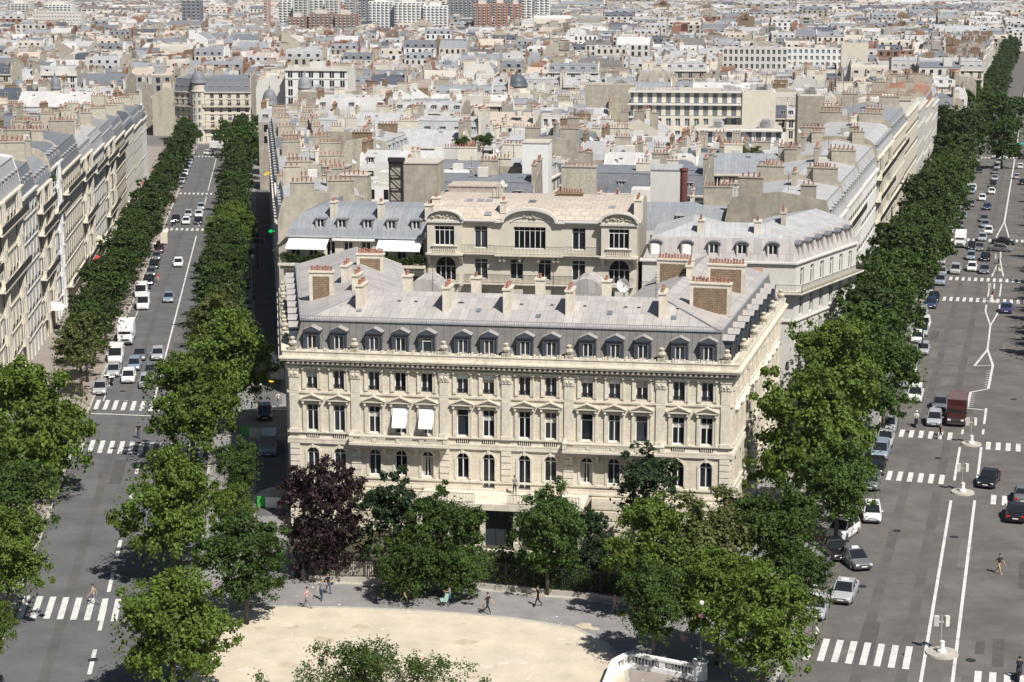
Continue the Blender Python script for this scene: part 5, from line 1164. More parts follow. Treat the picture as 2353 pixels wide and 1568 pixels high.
for a in ((80,985,122,'bright','bright green plane tree at the left picture edge beside the double crossing',7,1.15),(25,1150,98,'mid','mid green tree low at the left picture edge',6.5,1),(12,1270,98,'bright2','bright tree over the shadow on the road at the left edge',6,1),(-25,1430,62,'bright','bright tree just cut by the left edge above the near crossing',6,1),(-10,890,60,'mid','darker tree behind the bright one at the left picture edge',7,1),
 (440,925,100,'bright','bright plane tree right of the upper crossing on the left avenue',7,1.1),(527,830,92,'bright2','tallest bright plane tree beside the dark side street',8,1.15),(545,1060,48,'mid','small green tree behind the van in the side street',5,1.1),(392,1165,112,'bright2','large bright plane tree between the crossings on the left avenue',6.5,1.2),(545,1160,45,'bright','small bright tree by the green hoarding',4.5,1.2),(562,1275,96,'mid','green tree with bare trunk at the edge of the sandy court',5.8,1.05),(395,1440,125,'bright','nearest bright plane tree at the bottom left',5.5,1.05),
 (1925,845,105,'bright','bright plane tree on the right avenue pavement behind the large one',8,1.0),(2035,860,82,'mid','green tree leaning over the kerb of the right avenue',7.5,1.1),(1865,1015,135,'bright2','large bright plane tree at the corner of the mansion',7.5,1.1),(1925,1105,85,'mid','plane tree overhanging the parked white car',6,1.0),(1790,1215,95,'mid','mid green tree right of the mansion corner',6,1.0),
 (1510,1255,105,'bright','yellowish green plane tree right of the dark round tree',6,1.0),(1620,1245,95,'olive','olive green tree in the middle of the lower right group',6,1.0),(1650,1360,100,'bright','plane tree in the lower right group over the shaded pavement',5.8,1),(1505,1370,85,'mid','plane tree with the leftmost shadow of the lower right group',5.6,1),(1755,1430,118,'bright2','lowest bright plane tree beside the taxi rank',5.6,1),(1840,1330,70,'mid','plane tree beside the grey taxis',5.5,1.1)):
    T(a[0],a[1],a[2],a[3],a[4],a[5],group=g1,sq=a[6])
g2='trees in the garden before the mansion'
for a in ((745,1172,97,'purple','dark purple copper beech at the left end of the garden',6,1.15,'copper_beech'),(905,1190,88,'pine','dark green tree right of the copper beech',5.5,1.0,'garden_tree'),(1022,1215,82,'mid','green flowering tree in the middle of the garden',5.5,1.0,'garden_tree'),(1258,1205,80,'mid','tall green garden tree before the glazed loggia',6,1.15,'garden_tree'),(1355,1225,55,'pine','slim dark garden tree between two larger trees',4.5,1.1,'garden_tree'),(1485,1115,80,'pine','dark round evergreen against the right half of the facade',7,1.0,'evergreen_tree'),(935,1285,75,'mid','low green tree over the black garden shade',3.5,.9,'garden_tree'),(1060,1290,62,'mid','low bushy tree right of the garden shade',3.2,.9,'garden_tree'),(1690,1190,75,'olive','olive tinted tree at the right corner of the mansion',5,.95,'garden_tree')):
    T(a[0],a[1]+6,a[2],a[3],a[4],a[5],name=a[7],group=g2,sq=a[6])
# rows along the left avenue
y=216.0; k=0
while y<590:
    x=LC(y)-8.9; kk='olive' if k==0 else ('dark','dark2','dark')[k%3]; lab=f'{ordn[min(k,19)]} dark tree from the near end of the left avenue left row' if k<20 else f'distant dark tree number {k+1} in the left avenue left row'
    tree(kk if y<330 else ('far','dark')[k%2],x+rnd.uniform(-.5,.5),y,4.15+rnd.uniform(-.6,.6),7.0+rnd.uniform(-.7,.7),lab,name='avenue_tree',group='trees of the left avenue, left row'); y+=rnd.uniform(7.2,8.8) if y<400 else 12; k+=1
y=222.0; k=0
while y<600:
    x=LC(y)+7.6; kk={0:'olive',1:'olive',2:'dark2',12:'bright',13:'bright',11:'dark2'}.get(k,('dark','dark2','dark')[k%3]); lab=f'{ordn[min(k,19)]} tree from the near end of the left avenue right row' if k<20 else f'distant dark tree number {k+1} in the left avenue right row'
    tree(kk if y<400 else ('far','dark')[k%2],x+rnd.uniform(-.5,.5),y,4.2+rnd.uniform(-.6,.6)+(.8 if k in(12,13) else 0),7.4,lab,name='avenue_tree',group='trees of the left avenue, right row'); y+=rnd.uniform(7.2,8.8) if y<400 else 12; k+=1
for i,(px,py,r) in enumerate(((420,290,22),(447,300,16),(530,265,32),(580,255,38),(545,330,38),(598,345,36),(588,300,34),(515,300,24))): T(px,py,r,'dark2','dark tree number %d from the left at the end of the left avenue'%(i+1),8,name='avenue_tree',group='trees closing the left avenue')
# right avenue, left row, then the leafy crossing
y=205.0; k=0
while y<1400:
    x=RC(y)-13.6; n=ordn[k] if k<20 else 'distant'
    if not 470<y<690:
        tree(('dark2','dark','mid','dark','dark2','dark','dark')[k%7] if y<560 else ('far','dark')[k%2],x+rnd.uniform(-.6,.6),y,6.3+rnd.uniform(-.9,1.0)+(1.0 if y>560 else 0),8.3+rnd.uniform(-1,1),f'{n} tree from the near end of the right avenue left row' if k<20 else f'far tree number {k+1} along the right avenue',name='avenue_tree',group='trees of the right avenue, left row')
        k+=1
    y+=rnd.uniform(9,11.5) if y<470 else 14
for i,(px,py,r) in enumerate(((2160,420,48),(2150,480,45),(2210,320,55),(2215,250,42),(2165,245,40),(2280,270,50),(2190,300,50),(2240,240,45),(2140,350,45),(2330,265,40),(2240,300,45),(2305,320,45),(2190,370,50))): T(px,py,r,'dark2' if i%2 else 'dark','dark green tree %d from the near side at the leafy crossing'%(i+1),8.5,name='avenue_tree',group='trees at the leafy crossing')
y=236.0; k=0
while y<470:
    x=RC(y)+14.0; tree('dark2',x,y,5.6,9.0,f'{ordn[k]} tree in the right hand row of the right avenue, at the picture edge',name='avenue_tree',group='trees of the right avenue, right row'); y+=9.2 if y<300 else 16; k+=1
x=RC(177)+19; tree('dark2',RC(184)+17.2,184,5.4,9,'tree outside the right edge shading the black car',name='avenue_tree',group='trees of the right avenue, right row')
# sparse young tree at the bottom edge
def sparse():
    g=random.Random(8); t=thing('sapling_tree','thin airy tree with sparse grey green leaf tufts on the sand at the bottom edge','tree',(*at(840,1720,0),0)); tk=MB(); cs=[]
    for i in range(110):
        a=g.uniform(0,6.28); q=g.uniform(.3,8.4)*(1 if i%2 else .7); z=4.2+g.uniform(-1.2,2.4)*(1-q/11)+.5; p=(q*math.cos(a),q*math.sin(a)*.55,z); m=(p[0]*.5+g.uniform(-.2,.2),p[1]*.5,z*.62+.8)
        tk.tube((0,0,1.6),m,.035,.025,4) if i%3==0 else None
        tk.tube(m,p,.025,.012,4); cs.append(p)
        for j in range(3): e=(p[0]+g.uniform(-.6,.6),p[1]+g.uniform(-.5,.5),p[2]+g.uniform(-.3,.6)); tk.tube(p,e,.012,.008,3); cs.append(e)
    tk.tube((0,0,0),(0,0,2.2),.14,.09,7)
    tk.build('trunk',M['bark'],t); gg=np.random.default_rng(3); c=np.repeat(np.array(cs),26,axis=0); n=len(c); d=gg.normal(size=(n,3))*.2; c=c+d
    nr=gg.normal(size=(n,3))+[0,0,.6]; nr/=np.linalg.norm(nr,axis=1,keepdims=True); tt=np.cross(nr,gg.normal(size=(n,3))); tt/=np.linalg.norm(tt,axis=1,keepdims=True); b=np.cross(nr,tt); s=.2
    v=np.stack([c-tt*s*.5,c+b*s*.3,c+tt*s*.5,c-b*s*.3],1).reshape(-1,3); me=bpy.data.meshes.new('crown'); me.from_pydata(v.tolist(),[],[(4*i,4*i+1,4*i+2,4*i+3) for i in range(n)]); me.materials.append(M['leaf_mid']); me.update(); newobj('crown',me,t)
sparse()
# hedges and planting
def leafbox(name,label,cat,pts,h,n,mt='leaf_mid',leaf=.3,z0=0.1,w=.8,parent=None,jit=.25,group=None):
    """planting along a line of plan points"""
    g=np.random.default_rng(len(label)+n); P=np.array(pts,float); seg=np.linalg.norm(np.diff(P,axis=0),axis=1); cum=np.concatenate([[0],np.cumsum(seg)]); s=g.uniform(0,cum[-1],n); i=np.clip(np.searchsorted(cum,s)-1,0,len(seg)-1); f=(s-cum[i])/seg[i]; q=P[i]*(1-f)[:,None]+P[i+1]*f[:,None]
    hh=h*(.8+.25*np.sin(s*1.7)+.12*np.sin(s*4.1)); z=z0+hh*np.sqrt(g.uniform(0,1,n)); c=np.stack([q[:,0]+g.normal(size=n)*w*.4,q[:,1]+g.normal(size=n)*w*.4,z],1)
    nr=g.normal(size=(n,3))+[0,-.3,.6]; nr/=np.linalg.norm(nr,axis=1,keepdims=True); t=np.cross(nr,g.normal(size=(n,3))); t/=np.linalg.norm(t,axis=1,keepdims=True); b=np.cross(nr,t); sz=leaf*g.uniform(.6,1.2,n)[:,None]
    v=np.stack([c-t*sz*.5,c+b*sz*.35,c+t*sz*.5,c-b*sz*.35],1).reshape(-1,3); me=bpy.data.meshes.new(name); me.vertices.add(4*n); me.vertices.foreach_set('co',v.astype(np.float32).ravel()); me.loops.add(4*n); me.loops.foreach_set('vertex_index',np.arange(4*n,dtype=np.int32)); me.polygons.add(n); me.polygons.foreach_set('loop_start',np.arange(0,4*n,4,dtype=np.int32)); me.polygons.foreach_set('loop_total',np.full(n,4,np.int32)); me.materials.append(M[mt]); me.update(calc_edges=True)
    o=newobj(name,me,parent); return tag(o,label,cat,group) if label and not parent else o
FN=[(-16.9,147.5),(-10,146.9),(-2.8,145.7),(7.2,142.9),(12.5,140.6)]
sh=lambda d:[(x+d*.12,y+d) for x,y in FN]
leafbox('hedge','dark hedge behind the garden railing','hedge',sh(1.0)[1:],2.1,16000,'leaf_mid',.22,w=1.1)
leafbox('ivy_bank','deep green shrub bank in the shade of the garden trees','shrubs',[(-9,150),(-1,149.5),(8,147)],2.0,9000,'leaf_dark',.3,w=2.2)
for i,(px,py,z,n) in enumerate(((690,590,16.2,0),)): pass
w_=lambda px,z: sfront(px,z)
for p0,p1,lab in ((645,752,'clipped hedge under the left white awning'),(868,975,'clipped hedge under the right white awning')):
    a=w_(p0,16.5); b=w_(p1,16.5); leafbox('terrace_hedge',lab,'hedge',[(a[0],a[1]-.35),(b[0],b[1]-.35)],1.15,3500,'leaf_dark',.2,z0=16.05,w=.35,group='hedges on the awning terrace')
for px,py in ((733,590),(783,590)):
    a=w_(px,16.5); mb=MB(); 
    t=thing('potted_cypress','small clipped cypress %s of the two on the awning terrace'%('left' if px<750 else 'right'),'plant',(a[0],a[1]-.4,16.06),group='potted shrubs on the awning terrace'); mb=MB(); mb.cyl(0,0,0,.35,.2,.26,8); mb.build('pot',M['terra'],t); o=newobj('foliage',CR['far'],t,(0,0,.8)); o.scale=(.35,.35,.75)
for i,(px,py,z,r,lab) in enumerate(((680,330,18.5,32,'bushy roof garden above the orange pots on the left'),(1060,325,19,30,'long green roof garden left part above the dark dormers'),(1115,318,19,30,'long green roof garden right part above the dark dormers'),(1700,345,19.5,26,'dark palm clump on the white terraced house'),(1735,345,19.5,24,'yellowish palm clump on the white terraced house'),(1235,268,19,12,'small roof shrub between white houses'),(118,405,22,16,'dry tree on the upper terrace of the left row'))):
    x,y=at(px,py,z); t=thing('roof_garden',lab,'plants',(x,y,gz(y)+z-1.2),group='roof gardens'); o=newobj('foliage',CR['mid' if i!=4 else 'olive'],t,(0,0,.8)); q=r/FOC*y; o.scale=(q,q*.7,q*.62)
mat('patch_box',(.13,.085,.085),.8,.2,1)
# ---------------------------------------------------------------- vehicles (front towards -y)
def loft(mb,secs,mi,cap=True):
    """secs: list of closed rings of points"""
    R_=[[mb.P(p) for p in s] for s in secs]
    for a,b in zip(R_,R_[1:]):
        n=len(a)
        for i in range(n): mb.f.append([a[i],a[(i+1)%n],b[(i+1)%n],b[i]][::-1]); mb.m.append(mi)
    if cap: mb.f.append(R_[0]); mb.m.append(mi); mb.f.append(R_[-1][::-1]); mb.m.append(mi)
def rring(y,w,zb,zt,r=.16,tw=None):
    tw=w if tw is None else tw
    return [(-w+.04,y,zb),(-w,y,zb+r*.8),(-w,y,zt-r*1.4),(-tw+r*.35,y,zt-r*.3),(-tw+r*1.4,y,zt),(tw-r*1.4,y,zt),(tw-r*.35,y,zt-r*.3),(w,y,zt-r*1.4),(w,y,zb+r*.8),(w-.04,y,zb)]
def wheel_mesh(r,w):
    mb=MB(); N=14
    def ringx(x,rr): return [(x,rr*math.cos(6.2832*i/N),rr*math.sin(6.2832*i/N)) for i in range(N)]
    loft(mb,[ringx(-w/2,r*.86),ringx(-w/2+.03,r),ringx(w/2-.03,r),ringx(w/2,r*.86)],0); loft(mb,[ringx(-w/2-.012,r*.6),ringx(w/2+.012,r*.6)],1); return mb.mesh('wheel',[M['rubber'],M['chrome']])
def car_proto(kind,paint='car_silver'):
    K=dict(hatch=dict(L=3.95,w=.86,hood=.86,belt=.93,roof=1.47,f=(-1.98,-1.1,-.35,1.55,1.95)),
      sedan=dict(L=4.55,w=.89,hood=.82,belt=.92,roof=1.43,f=(-2.27,-1.15,-.35,.95,1.65)),
      mpv=dict(L=4.4,w=.91,hood=.98,belt=1.02,roof=1.68,f=(-2.2,-1.45,-.6,1.8,2.17)),
      van=dict(L=5.1,w=.96,hood=1.12,belt=1.2,roof=2.1,f=(-2.55,-1.95,-1.35,2.3,2.53)))[kind]
    L,w,hd,bt,rf=K['L'],K['w'],K['hood'],K['belt'],K['roof']; y0,yw,yr,yb,y1=K['f']; t=thing('car' if kind!='van' else 'van','x','car' if kind!='van' else 'van')
    mb=MB(); H=L/2; rear=bt+.04 if kind!='sedan' else .95
    loft(mb,[rring(-H,w*.72,.34,hd*.74),rring(-H+.1,w*.9,.24,hd*.86),rring(-H+.45,w*.98,.2,hd*.95),rring(yw,w,.18,hd+.03),rring(yw+.35,w,.18,bt),rring(yb,w,.18,rear),rring(H-.35,w*.98,.2,rear if kind!='sedan' else .93),rring(H-.08,w*.92,.26,rear*.93),rring(H,w*.8,.36,rear*.8)],0)
    tw=w*.76
    if kind=='van': tw=w*.9
    mb.box(-tw+.06,tw-.06,yr+.05,yb-.1,rf-.02,rf+.03,0,tap=.05)     # roof panel
    for s in (-1,1):                                            # pillars
        for a,b in (((s*(w-.12),yw+.05,bt),(s*(tw-.02),yr+.05,rf)),((s*(w-.1),yb+.18,rear),(s*(tw-.02),yb-.12,rf)),((s*(w-.08),(yr+yb)/2,bt),(s*(tw),(yr+yb)/2,rf))): mb.tube(a,b,.045,.04,4)
        mb.tube((s*(tw-.02),yr+.03,rf),(s*(tw-.02),yb-.1,rf),.045,.045,4)
    if kind=='van': mb.box(-w+.03,-w*.9+.02,yr+1.0,yb+.1,bt-.05,rf-.04,0); mb.box(w*.9-.02,w-.03,yr+1.0,yb+.1,bt-.05,rf-.04,0); mb.box(-tw,tw,yb-.02,yb+.12,bt,rf-.05,0)
    mb.box(-w*.8,w*.8,-H-.02,-H+.1,.3,.42,1); mb.box(-.26,.26,-H-.035,-H-.021,.42,.52,2); mb.box(-w*.45,w*.45,-H+.0,-H+.06,.5,.6,1)
    mb.box(-.26,.26,H+.0,H+.02,.5,.6,2)
    mb.build('body',[M[paint],M['plastic'],M['frame']],t,smooth=False)
    g=MB(); bw=w-.1
    def gr(y,zb,zt,wt,wb=bw): return [(-wb,y,zb),(-wt,y,zt),(wt,y,zt),(wb,y,zb)]
    P=[(-bw,yw,bt-.03),(bw,yw,bt-.03),(tw-.03,yr,rf-.02),(-tw+.03,yr,rf-.02)]; g.poly(P)
    Q=[(-bw,yb+.25,rear-.02),(bw,yb+.25,rear-.02),(tw-.03,yb-.1,rf-.02),(-tw+.03,yb-.1,rf-.02)]; g.poly(Q[::-1])
    for s in (-1,1): g.poly([(s*bw,yw,bt-.03),(s*(tw-.03),yr,rf-.02),(s*(tw-.03),yb-.1,rf-.02),(s*bw,yb+.25,rear-.02)])
    g.build('window_band',M['carglass'],t)
    wm=wheel_mesh(.31 if kind!='van' else .34,.2)
    for s in (-1,1):
        for y in (-H+.78,H-.75): place(wm,'wheel',t,s*(w-.09),y,.31)
    hl=MB(); hl.box(-.16,.16,-.05,.06,-.07,.07,tap=.02); hm=hl.mesh('headlight',M['lamp_w']); tl=hl.mesh('tail_light',M['lamp_r']); mm=MB(); mm.box(-.09,.09,-.05,.05,-.06,.06); mir=mm.mesh('mirror',M[paint])
    for s in (-1,1):
        place(hm,'headlight',t,s*w*.66,-H+.08,hd*.74); place(tl,'tail_light',t,s*w*.76,H-.03,rear*.8); place(mir,'mirror',t,s*(w+.07),yw+.35,bt+.06)
    return t
def truck_proto(cab,box_,roof):
    t=thing('truck','x','truck'); mb=MB(); mb.box(-1.0,1.0,-3.2,-1.5,.5,1.35,0,tap=.03); mb.box(-.98,.98,-3.1,-1.5,1.352,2.25,0,tap=.06); mb.box(-.9,.9,-3.25,-3.2,.45,.7,1); mb.box(-.7,.7,-3.23,-3.201,.8,1.1,1); mb.box(-.95,.95,-1.4,3.1,.45,.75,1)
    mb.build('cab',[M[cab],M['plastic']],t); mb=MB(); mb.poly([(-.86,-3.085,1.42),(.86,-3.085,1.42),(.82,-3.06,2.12),(-.82,-3.06,2.12)])
    for s in (-1,1): mb.poly([(s*.985,-2.9,1.42),(s*.985,-1.8,1.42),(s*.965,-1.8,2.1),(s*.965,-2.8,2.1)])
    mb.build('windscreen',M['carglass'],t)
    mb=MB(); mb.box(-1.08,1.08,-1.45,3.15,.78,2.85,0,1,tap=.02); mb.build('cargo_box',[M[box_],M[roof]],t)
    wm=wheel_mesh(.4,.28)
    for s in (-1,1):
        for y in (-2.4,2.1): place(wm,'wheel',t,s*.88,y,.4)
    hl=MB(); hl.box(-.17,.17,-.05,.05,-.09,.09); hm=hl.mesh('headlight',M['lamp_w'])
    for s in (-1,1): place(hm,'headlight',t,s*.72,-3.21,.95)
    mm=MB(); mm.box(-.06,.06,-.05,.05,-.2,.2); mir=mm.mesh('mirror',M['plastic'])
    for s in (-1,1): place(mir,'mirror',t,s*1.12,-2.9,1.75)
    return t
def bike_proto():
    t=thing('motorbike','x','motorbike'); wm=wheel_mesh(.3,.12)
    for y in (-.65,.65): place(wm,'wheel',t,0,y,.3)
    mb=MB(); loft(mb,[[( -.1,-.35,.35),(-.12,-.35,.7),(.12,-.35,.7),(.1,-.35,.35)],[(-.17,.0,.3),(-.16,.0,.78),(.16,.0,.78),(.17,.0,.3)],[(-.14,.75,.5),(-.13,.85,.85),(.13,.85,.85),(.14,.75,.5)]],0); mb.tube((0,-.65,.3),(0,-.4,1.0),.05,.05,6,0); mb.box(-.2,.2,-.6,-.5,.6,1.05,0,tap=.04); mb.build('body',M['car_black'],t)
    mb=MB(); mb.box(-.14,.14,.0,.75,.782,.88,0,tap=.03); mb.build('seat',M['plastic'],t); mb=MB(); mb.tube((-.36,-.35,1.05),(.36,-.35,1.05),.025,.025,6); mb.tube((0,-.4,1.0),(0,-.35,1.05),.04); mb.build('handlebar',M['chrome'],t); return t
CP={k:tree_of(car_proto(k)) for k in('hatch','sedan','mpv','van')}
taxi=car_proto('sedan'); mb=MB(); mb.box(-.32,.32,-.12,.12,0,.16,tap=.03); mb.build('roof_sign',M['lamp_w'],taxi,(0,-.05,1.47)); CP['taxi']=tree_of(taxi)
CP['truck']=tree_of(truck_proto('car_white','white','white')); CP['redtruck']=tree_of(truck_proto('car_maroon','car_maroon','patch_box')); CP['bike']=tree_of(bike_proto())
used_p=set(); LAZ=math.atan(.1365); RAZ=-math.atan(.2815)
def veh(px,py,kind,col,label,rz=0,grp=None,av='R'):
    x,y=at(px,py,.0); t=CP[kind]; a=(RAZ if av=='R' else LAZ)+R(rz)
    if kind not in used_p: used_p.add(kind); o=t[0]; o['label']=label
    else: o=dup(t,label=label)
    if grp: o['group']=grp
    o.location=(x,y,gz(y)+.014); o.rotation_euler=(math.atan(.02) if y>200 and abs(rz)<90 else (-math.atan(.02) if y>200 else 0),0,a)
    if kind=='bike': o['category']='motorbike'
    if kind=='taxi': o.name='taxi'; o['category']='taxi'
    for c in bpy.data.objects:
        if c.parent==o and c.name.split('.')[0] in('body','mirror') and kind not in('truck','redtruck'):
            c.material_slots[0].link='OBJECT'; c.material_slots[0].material=M['car_'+col]
    return o
G1='cars waiting at the left avenue crossing'; G2='cars parked along the left avenue'; G3='cars parked by the near kerb of the right avenue'; G4='cars queueing on the right avenue'; G5='distant cars on the right avenue'
for a in ((231,903,'hatch','silver','silver hatchback parked nearest the double crossing on the left avenue',0,G2),(262,862,'hatch','silver','pale grey car parked just behind the silver hatchback',0,G2),(267,830,'van','white','small white van parked behind the pale grey car',0,G2),(291,786,'truck','white','white box truck parked on the left avenue',0,None),
 (322,824,'sedan','grey','dark grey car third in the queue on the left avenue',0,G1),(309,848,'hatch','bluegrey','blue grey car second in the queue on the left avenue',0,G1),(296,876,'hatch','white','white car at the head of the queue on the left avenue',0,G1),(363,824,'hatch','silver','silver car in the right hand lane on the left avenue',0,G1),(348,862,'sedan','grey','grey car behind the stop line in the right lane on the left avenue',0,G1),(337,888,'hatch','silver','silver car half hidden by the bright tree on the left avenue',0,G1),
 (330,708,'van','white','larger white van parked midway on the left avenue',0,G2),(325,681,'van','white','second white van parked behind the larger white van',0,G2),(388,692,'sedan','bluegrey','blue grey sedan driving alone on the left avenue',0,None),(410,612,'hatch','white','white car driving alone up the middle of the left avenue',0,None),
 (342,652,'sedan','black','black car parked behind the white vans',0,G2),(348,634,'hatch','grey','dark grey car parked behind the black car on the left avenue',0,G2),(354,616,'sedan','black','second black car in the parked line on the left avenue',0,G2),(360,597,'hatch','grey','grey car in the parked line below the bus shelter',0,G2),(366,580,'hatch','maroon','dark red car parked near the bus shelter',0,G2),
 (428,515,'hatch','white','white car at the far junction of the left avenue',0,None),(433,498,'hatch','silver','silver car following the white one at the far junction',0,None),(456,514,'sedan','black','black car at the far junction of the left avenue',0,None),(457,498,'sedan','white','white car behind the black one at the far junction',0,None),(462,482,'hatch','silver','silver car last in the far junction queue',0,None),(404,510,'sedan','black','black car parked at the far junction corner',0,G2),
 (505,346,'truck','white','white truck turning at the far end of the left avenue',60,None),(483,356,'hatch','white','small white car at the far end of the left avenue',70,None)):
    veh(a[0],a[1],a[2],a[3],a[4],a[5],a[6],'L')
pk=random.Random(6); kk=[('hatch',2),('sedan',2),('mpv',1),('van',1)]; n1=0
seen=[(o.location[0],o.location[1]) for o in S.objects if o.get('category') in('car','van','taxi','truck')]
WDS=['zeroth','first','second','third','fourth','fifth','sixth','seventh','eighth','ninth','tenth','eleventh','twelfth','thirteenth','fourteenth','fifteenth','sixteenth','seventeenth','eighteenth','nineteenth','twentieth']
def parked(off,y0,y1,step,txt,grp,rz=0):
    y=y0; n=0
    while y<y1:
        if all(math.hypot(RC(y)+off-a,y-b)>5.2 for a,b in seen) and pk.random()<.9:
            k=pk.choice(('hatch','hatch','sedan','mpv')); c=pk.choice(('silver','grey','black','white','bluegrey','silver','blue')); n+=1
            o=dup(CP[k],label=f"{c.replace('bluegrey','blue grey')} car, {WDS[min(n,20)]} {txt}",group=grp); o.location=(RC(y)+off+pk.uniform(-.15,.15),y,gz(y)+.014); o.rotation_euler=(0,0,RAZ+R(rz))
            for q in kids(o):
                if q.name.split('.')[0] in('body','mirror'): q.material_slots[0].link='OBJECT'; q.material_slots[0].material=M['car_'+c]
        y+=step+pk.uniform(-.2,.8)
cols=['grey','silver','black','white','grey','bluegrey','silver','black','white','grey','silver','black']
for i,yy in enumerate((470,482,493,505,516,528,540,551)):
    x=LC(yy)-7.4; o=dup(CP['hatch'],label=f'{ordn[i]} car in the far parked line beyond the left avenue junction',group='far parked cars of the left avenue'); o.location=(x,yy,gz(yy)+.01); o.rotation_euler=(0,0,LAZ)
    for c in kids(o):
        if c.name.split('.')[0]=='body': c.material_slots[0].link='OBJECT'; c.material_slots[0].material=M['car_'+cols[i]]
veh(616,1040,'van','bluegrey','blue grey van standing in the dark side street',0,None,'L'); veh(566,708,'sedan','bluegrey','dark blue grey car in the shade of the side street',0,None,'L'); veh(572,516,'hatch','white','white car in the far part of the side street',70,None,'L'); veh(609,960,'hatch','black','black car parked in the deep shade beside the mansion',0,None,'L')
for i,(px,py) in enumerate(((257,884),(246,880),(345,664),(356,572),(396,520),(402,516))): veh(px,py,'bike','black',f'{ordn[i]} black motorbike from the near end along the left avenue kerb',10,'motorbikes along the left avenue','L')
for i,(px,py) in enumerate(((586,560),(592,560),(600,562),(577,585),(565,655))): veh(px,py,'bike','black',f'{ordn[i]} motorbike standing on the pavement of the side street',30,'motorbikes in the side street','L')
for a in ((2003,1192,'hatch','white','white hatchback with black windscreen beside the large plane tree',6,None),(1937,1232,'mpv','white','white car with a red marking half under the plane tree',-16,None),(1962,1296,'taxi','grey','grey taxi with orange indicators pulling out of the rank',28,'taxis at the rank'),(1918,1275,'sedan','black','black car tucked behind the grey taxi',24,None),(1941,1372,'taxi','silver','silver taxi in the outer line of the rank',-4,'taxis at the rank'),(1880,1338,'mpv','grey','dark grey people carrier at the kerb by the taxi rank',0,None),(1876,1408,'taxi','silver','silver taxi at the kerb nearest the bottom crossing',0,'taxis at the rank'),
 (2198,968,'redtruck','maroon','dark red box truck waiting at the upper crossing',0,None),(2147,974,'hatch','silver','silver car beside the dark red truck',0,None),(2160,938,'sedan','grey','grey car behind the silver one by the red truck',0,None),(2103,918,'mpv','white','white car half hidden under the trees near the red truck',0,G3),
 (2272,1112,'sedan','black','black open topped car on the crossing by the second island',-8,None),(2333,1190,'sedan','black','black car at the right edge near the second island',180,None),(2351,1150,'sedan','grey','dark car cut by the right edge in tree shade',180,None),
 (2121,812,'hatch','silver','silver grey car parked alone below the small lamp',0,G3),(2107,785,'hatch','white','white car parked under the dark trees of the right avenue',0,G3),(2118,727,'hatch','silver','silver car parked just before the double crossing',0,G3),(2132,674,'hatch','silver','silver car between the two zebra crossings at the kerb',0,G3),
 (2163,632,'sedan','silver','silver car at the front of the kerb line by the queue',0,G3),(2162,606,'hatch','silver','silver car second in the kerb line by the queue',0,G3),(2163,580,'van','white','white van third in the kerb line by the queue',0,G3),(2164,552,'van','white','second white van in the kerb line by the queue',0,G3),(2206,566,'truck','white','tall white box truck in the queue',0,None),
 (2195,628,'mpv','silver','silver people carrier leading the left lane of the queue',0,G4),(2233,622,'hatch','white','white car leading the middle lane of the queue',0,G4),(2262,627,'sedan','grey','dark car leading the right lane of the queue',0,G4),(2231,596,'hatch','bluegrey','blue grey car second in the middle lane of the queue',0,G4),(2264,598,'sedan','black','black car second in the right lane of the queue',0,G4),(2250,575,'sedan','grey','grey car third in the right lane of the queue',0,G4),(2257,553,'hatch','silver','silver car fourth in the right lane of the queue',0,G4),(2234,572,'sedan','black','black car third in the middle lane of the queue',0,G4),(2271,537,'hatch','white','white car behind the far crossing line',0,G4),(2264,522,'sedan','bluegrey','blue grey car behind the white one past the crossing',0,G4),(2261,509,'sedan','grey','grey car last in the long queue',0,G4),
 (2306,562,'sedan','black','black car crossing sideways through the junction, farther one',80,None),(2298,578,'sedan','grey','dark green grey car crossing sideways through the junction, nearer one',76,None),(2312,717,'sedan','blue','dark blue car beside the double crossing at the right',180,None),
 (2181,537,'sedan','white','white car parked under trees past the white truck',0,G5),(2231,474,'sedan','grey','dark car driving in the kerb lane past the queue',0,G5),(2257,461,'hatch','white','white car alone in the middle past the queue',0,G5),(2204,470,'hatch','silver','silver car parked past the white truck, nearer of a pair',0,G5),(2207,450,'hatch','silver','silver car parked past the white truck, farther of a pair',0,G5),(2198,490,'sedan','grey','grey car parked under the trees past the white truck',0,G5),(2216,432,'hatch','white','white car parked midway up the right avenue',0,G5),(2239,377,'hatch','white','white car at the kerb below the leafy crossing',0,G5),(2249,397,'sedan','black','black car in the kerb lane below the leafy crossing',0,G5),(2287,399,'sedan','grey','grey car alone in the centre lane below the leafy crossing',0,G5),(2297,366,'sedan','white','white car turning sideways at the leafy crossing',80,G5),(2344,387,'hatch','white','white car on the far side of the line below the leafy crossing',180,G5),(2336,411,'hatch','silver','silver car driving away right of the centre line',180,G5),(2349,424,'sedan','black','black car driving away at the right edge',180,G5),(2347,365,'sedan','black','black car far away at the right edge',180,G5)):
    veh(*a)
for i,(x_,yy,c) in enumerate(((6,640,'white'),(3,700,'grey'),(7,760,'black'),(-6,690,'silver'),(6,820,'white'),(-7,880,'grey'),(7,960,'white'))):
    o=dup(CP['sedan'],label=f'{ordn[i]} tiny car on the right avenue beyond the leafy crossing',group='tiny cars beyond the leafy crossing'); o.location=(RC(yy)+x_,yy,gz(yy)+.01); o.rotation_euler=(0,0,RAZ)
    for k in kids(o):
        if k.name.split('.')[0]=='body': k.material_slots[0].link='OBJECT'; k.material_slots[0].material=M['car_'+c]
bikes=[veh(2105,980,'bike','black','motorbike with rider waiting left of the silver car',0,'motorbikes on the right avenue'),veh(2294,608,'bike','black','motorbike with rider on the centre line past the double crossing',0,'motorbikes on the right avenue'),veh(2341,1560,'bike','black','motorbike with rider at the bottom right corner',180,'motorbikes on the right avenue')]
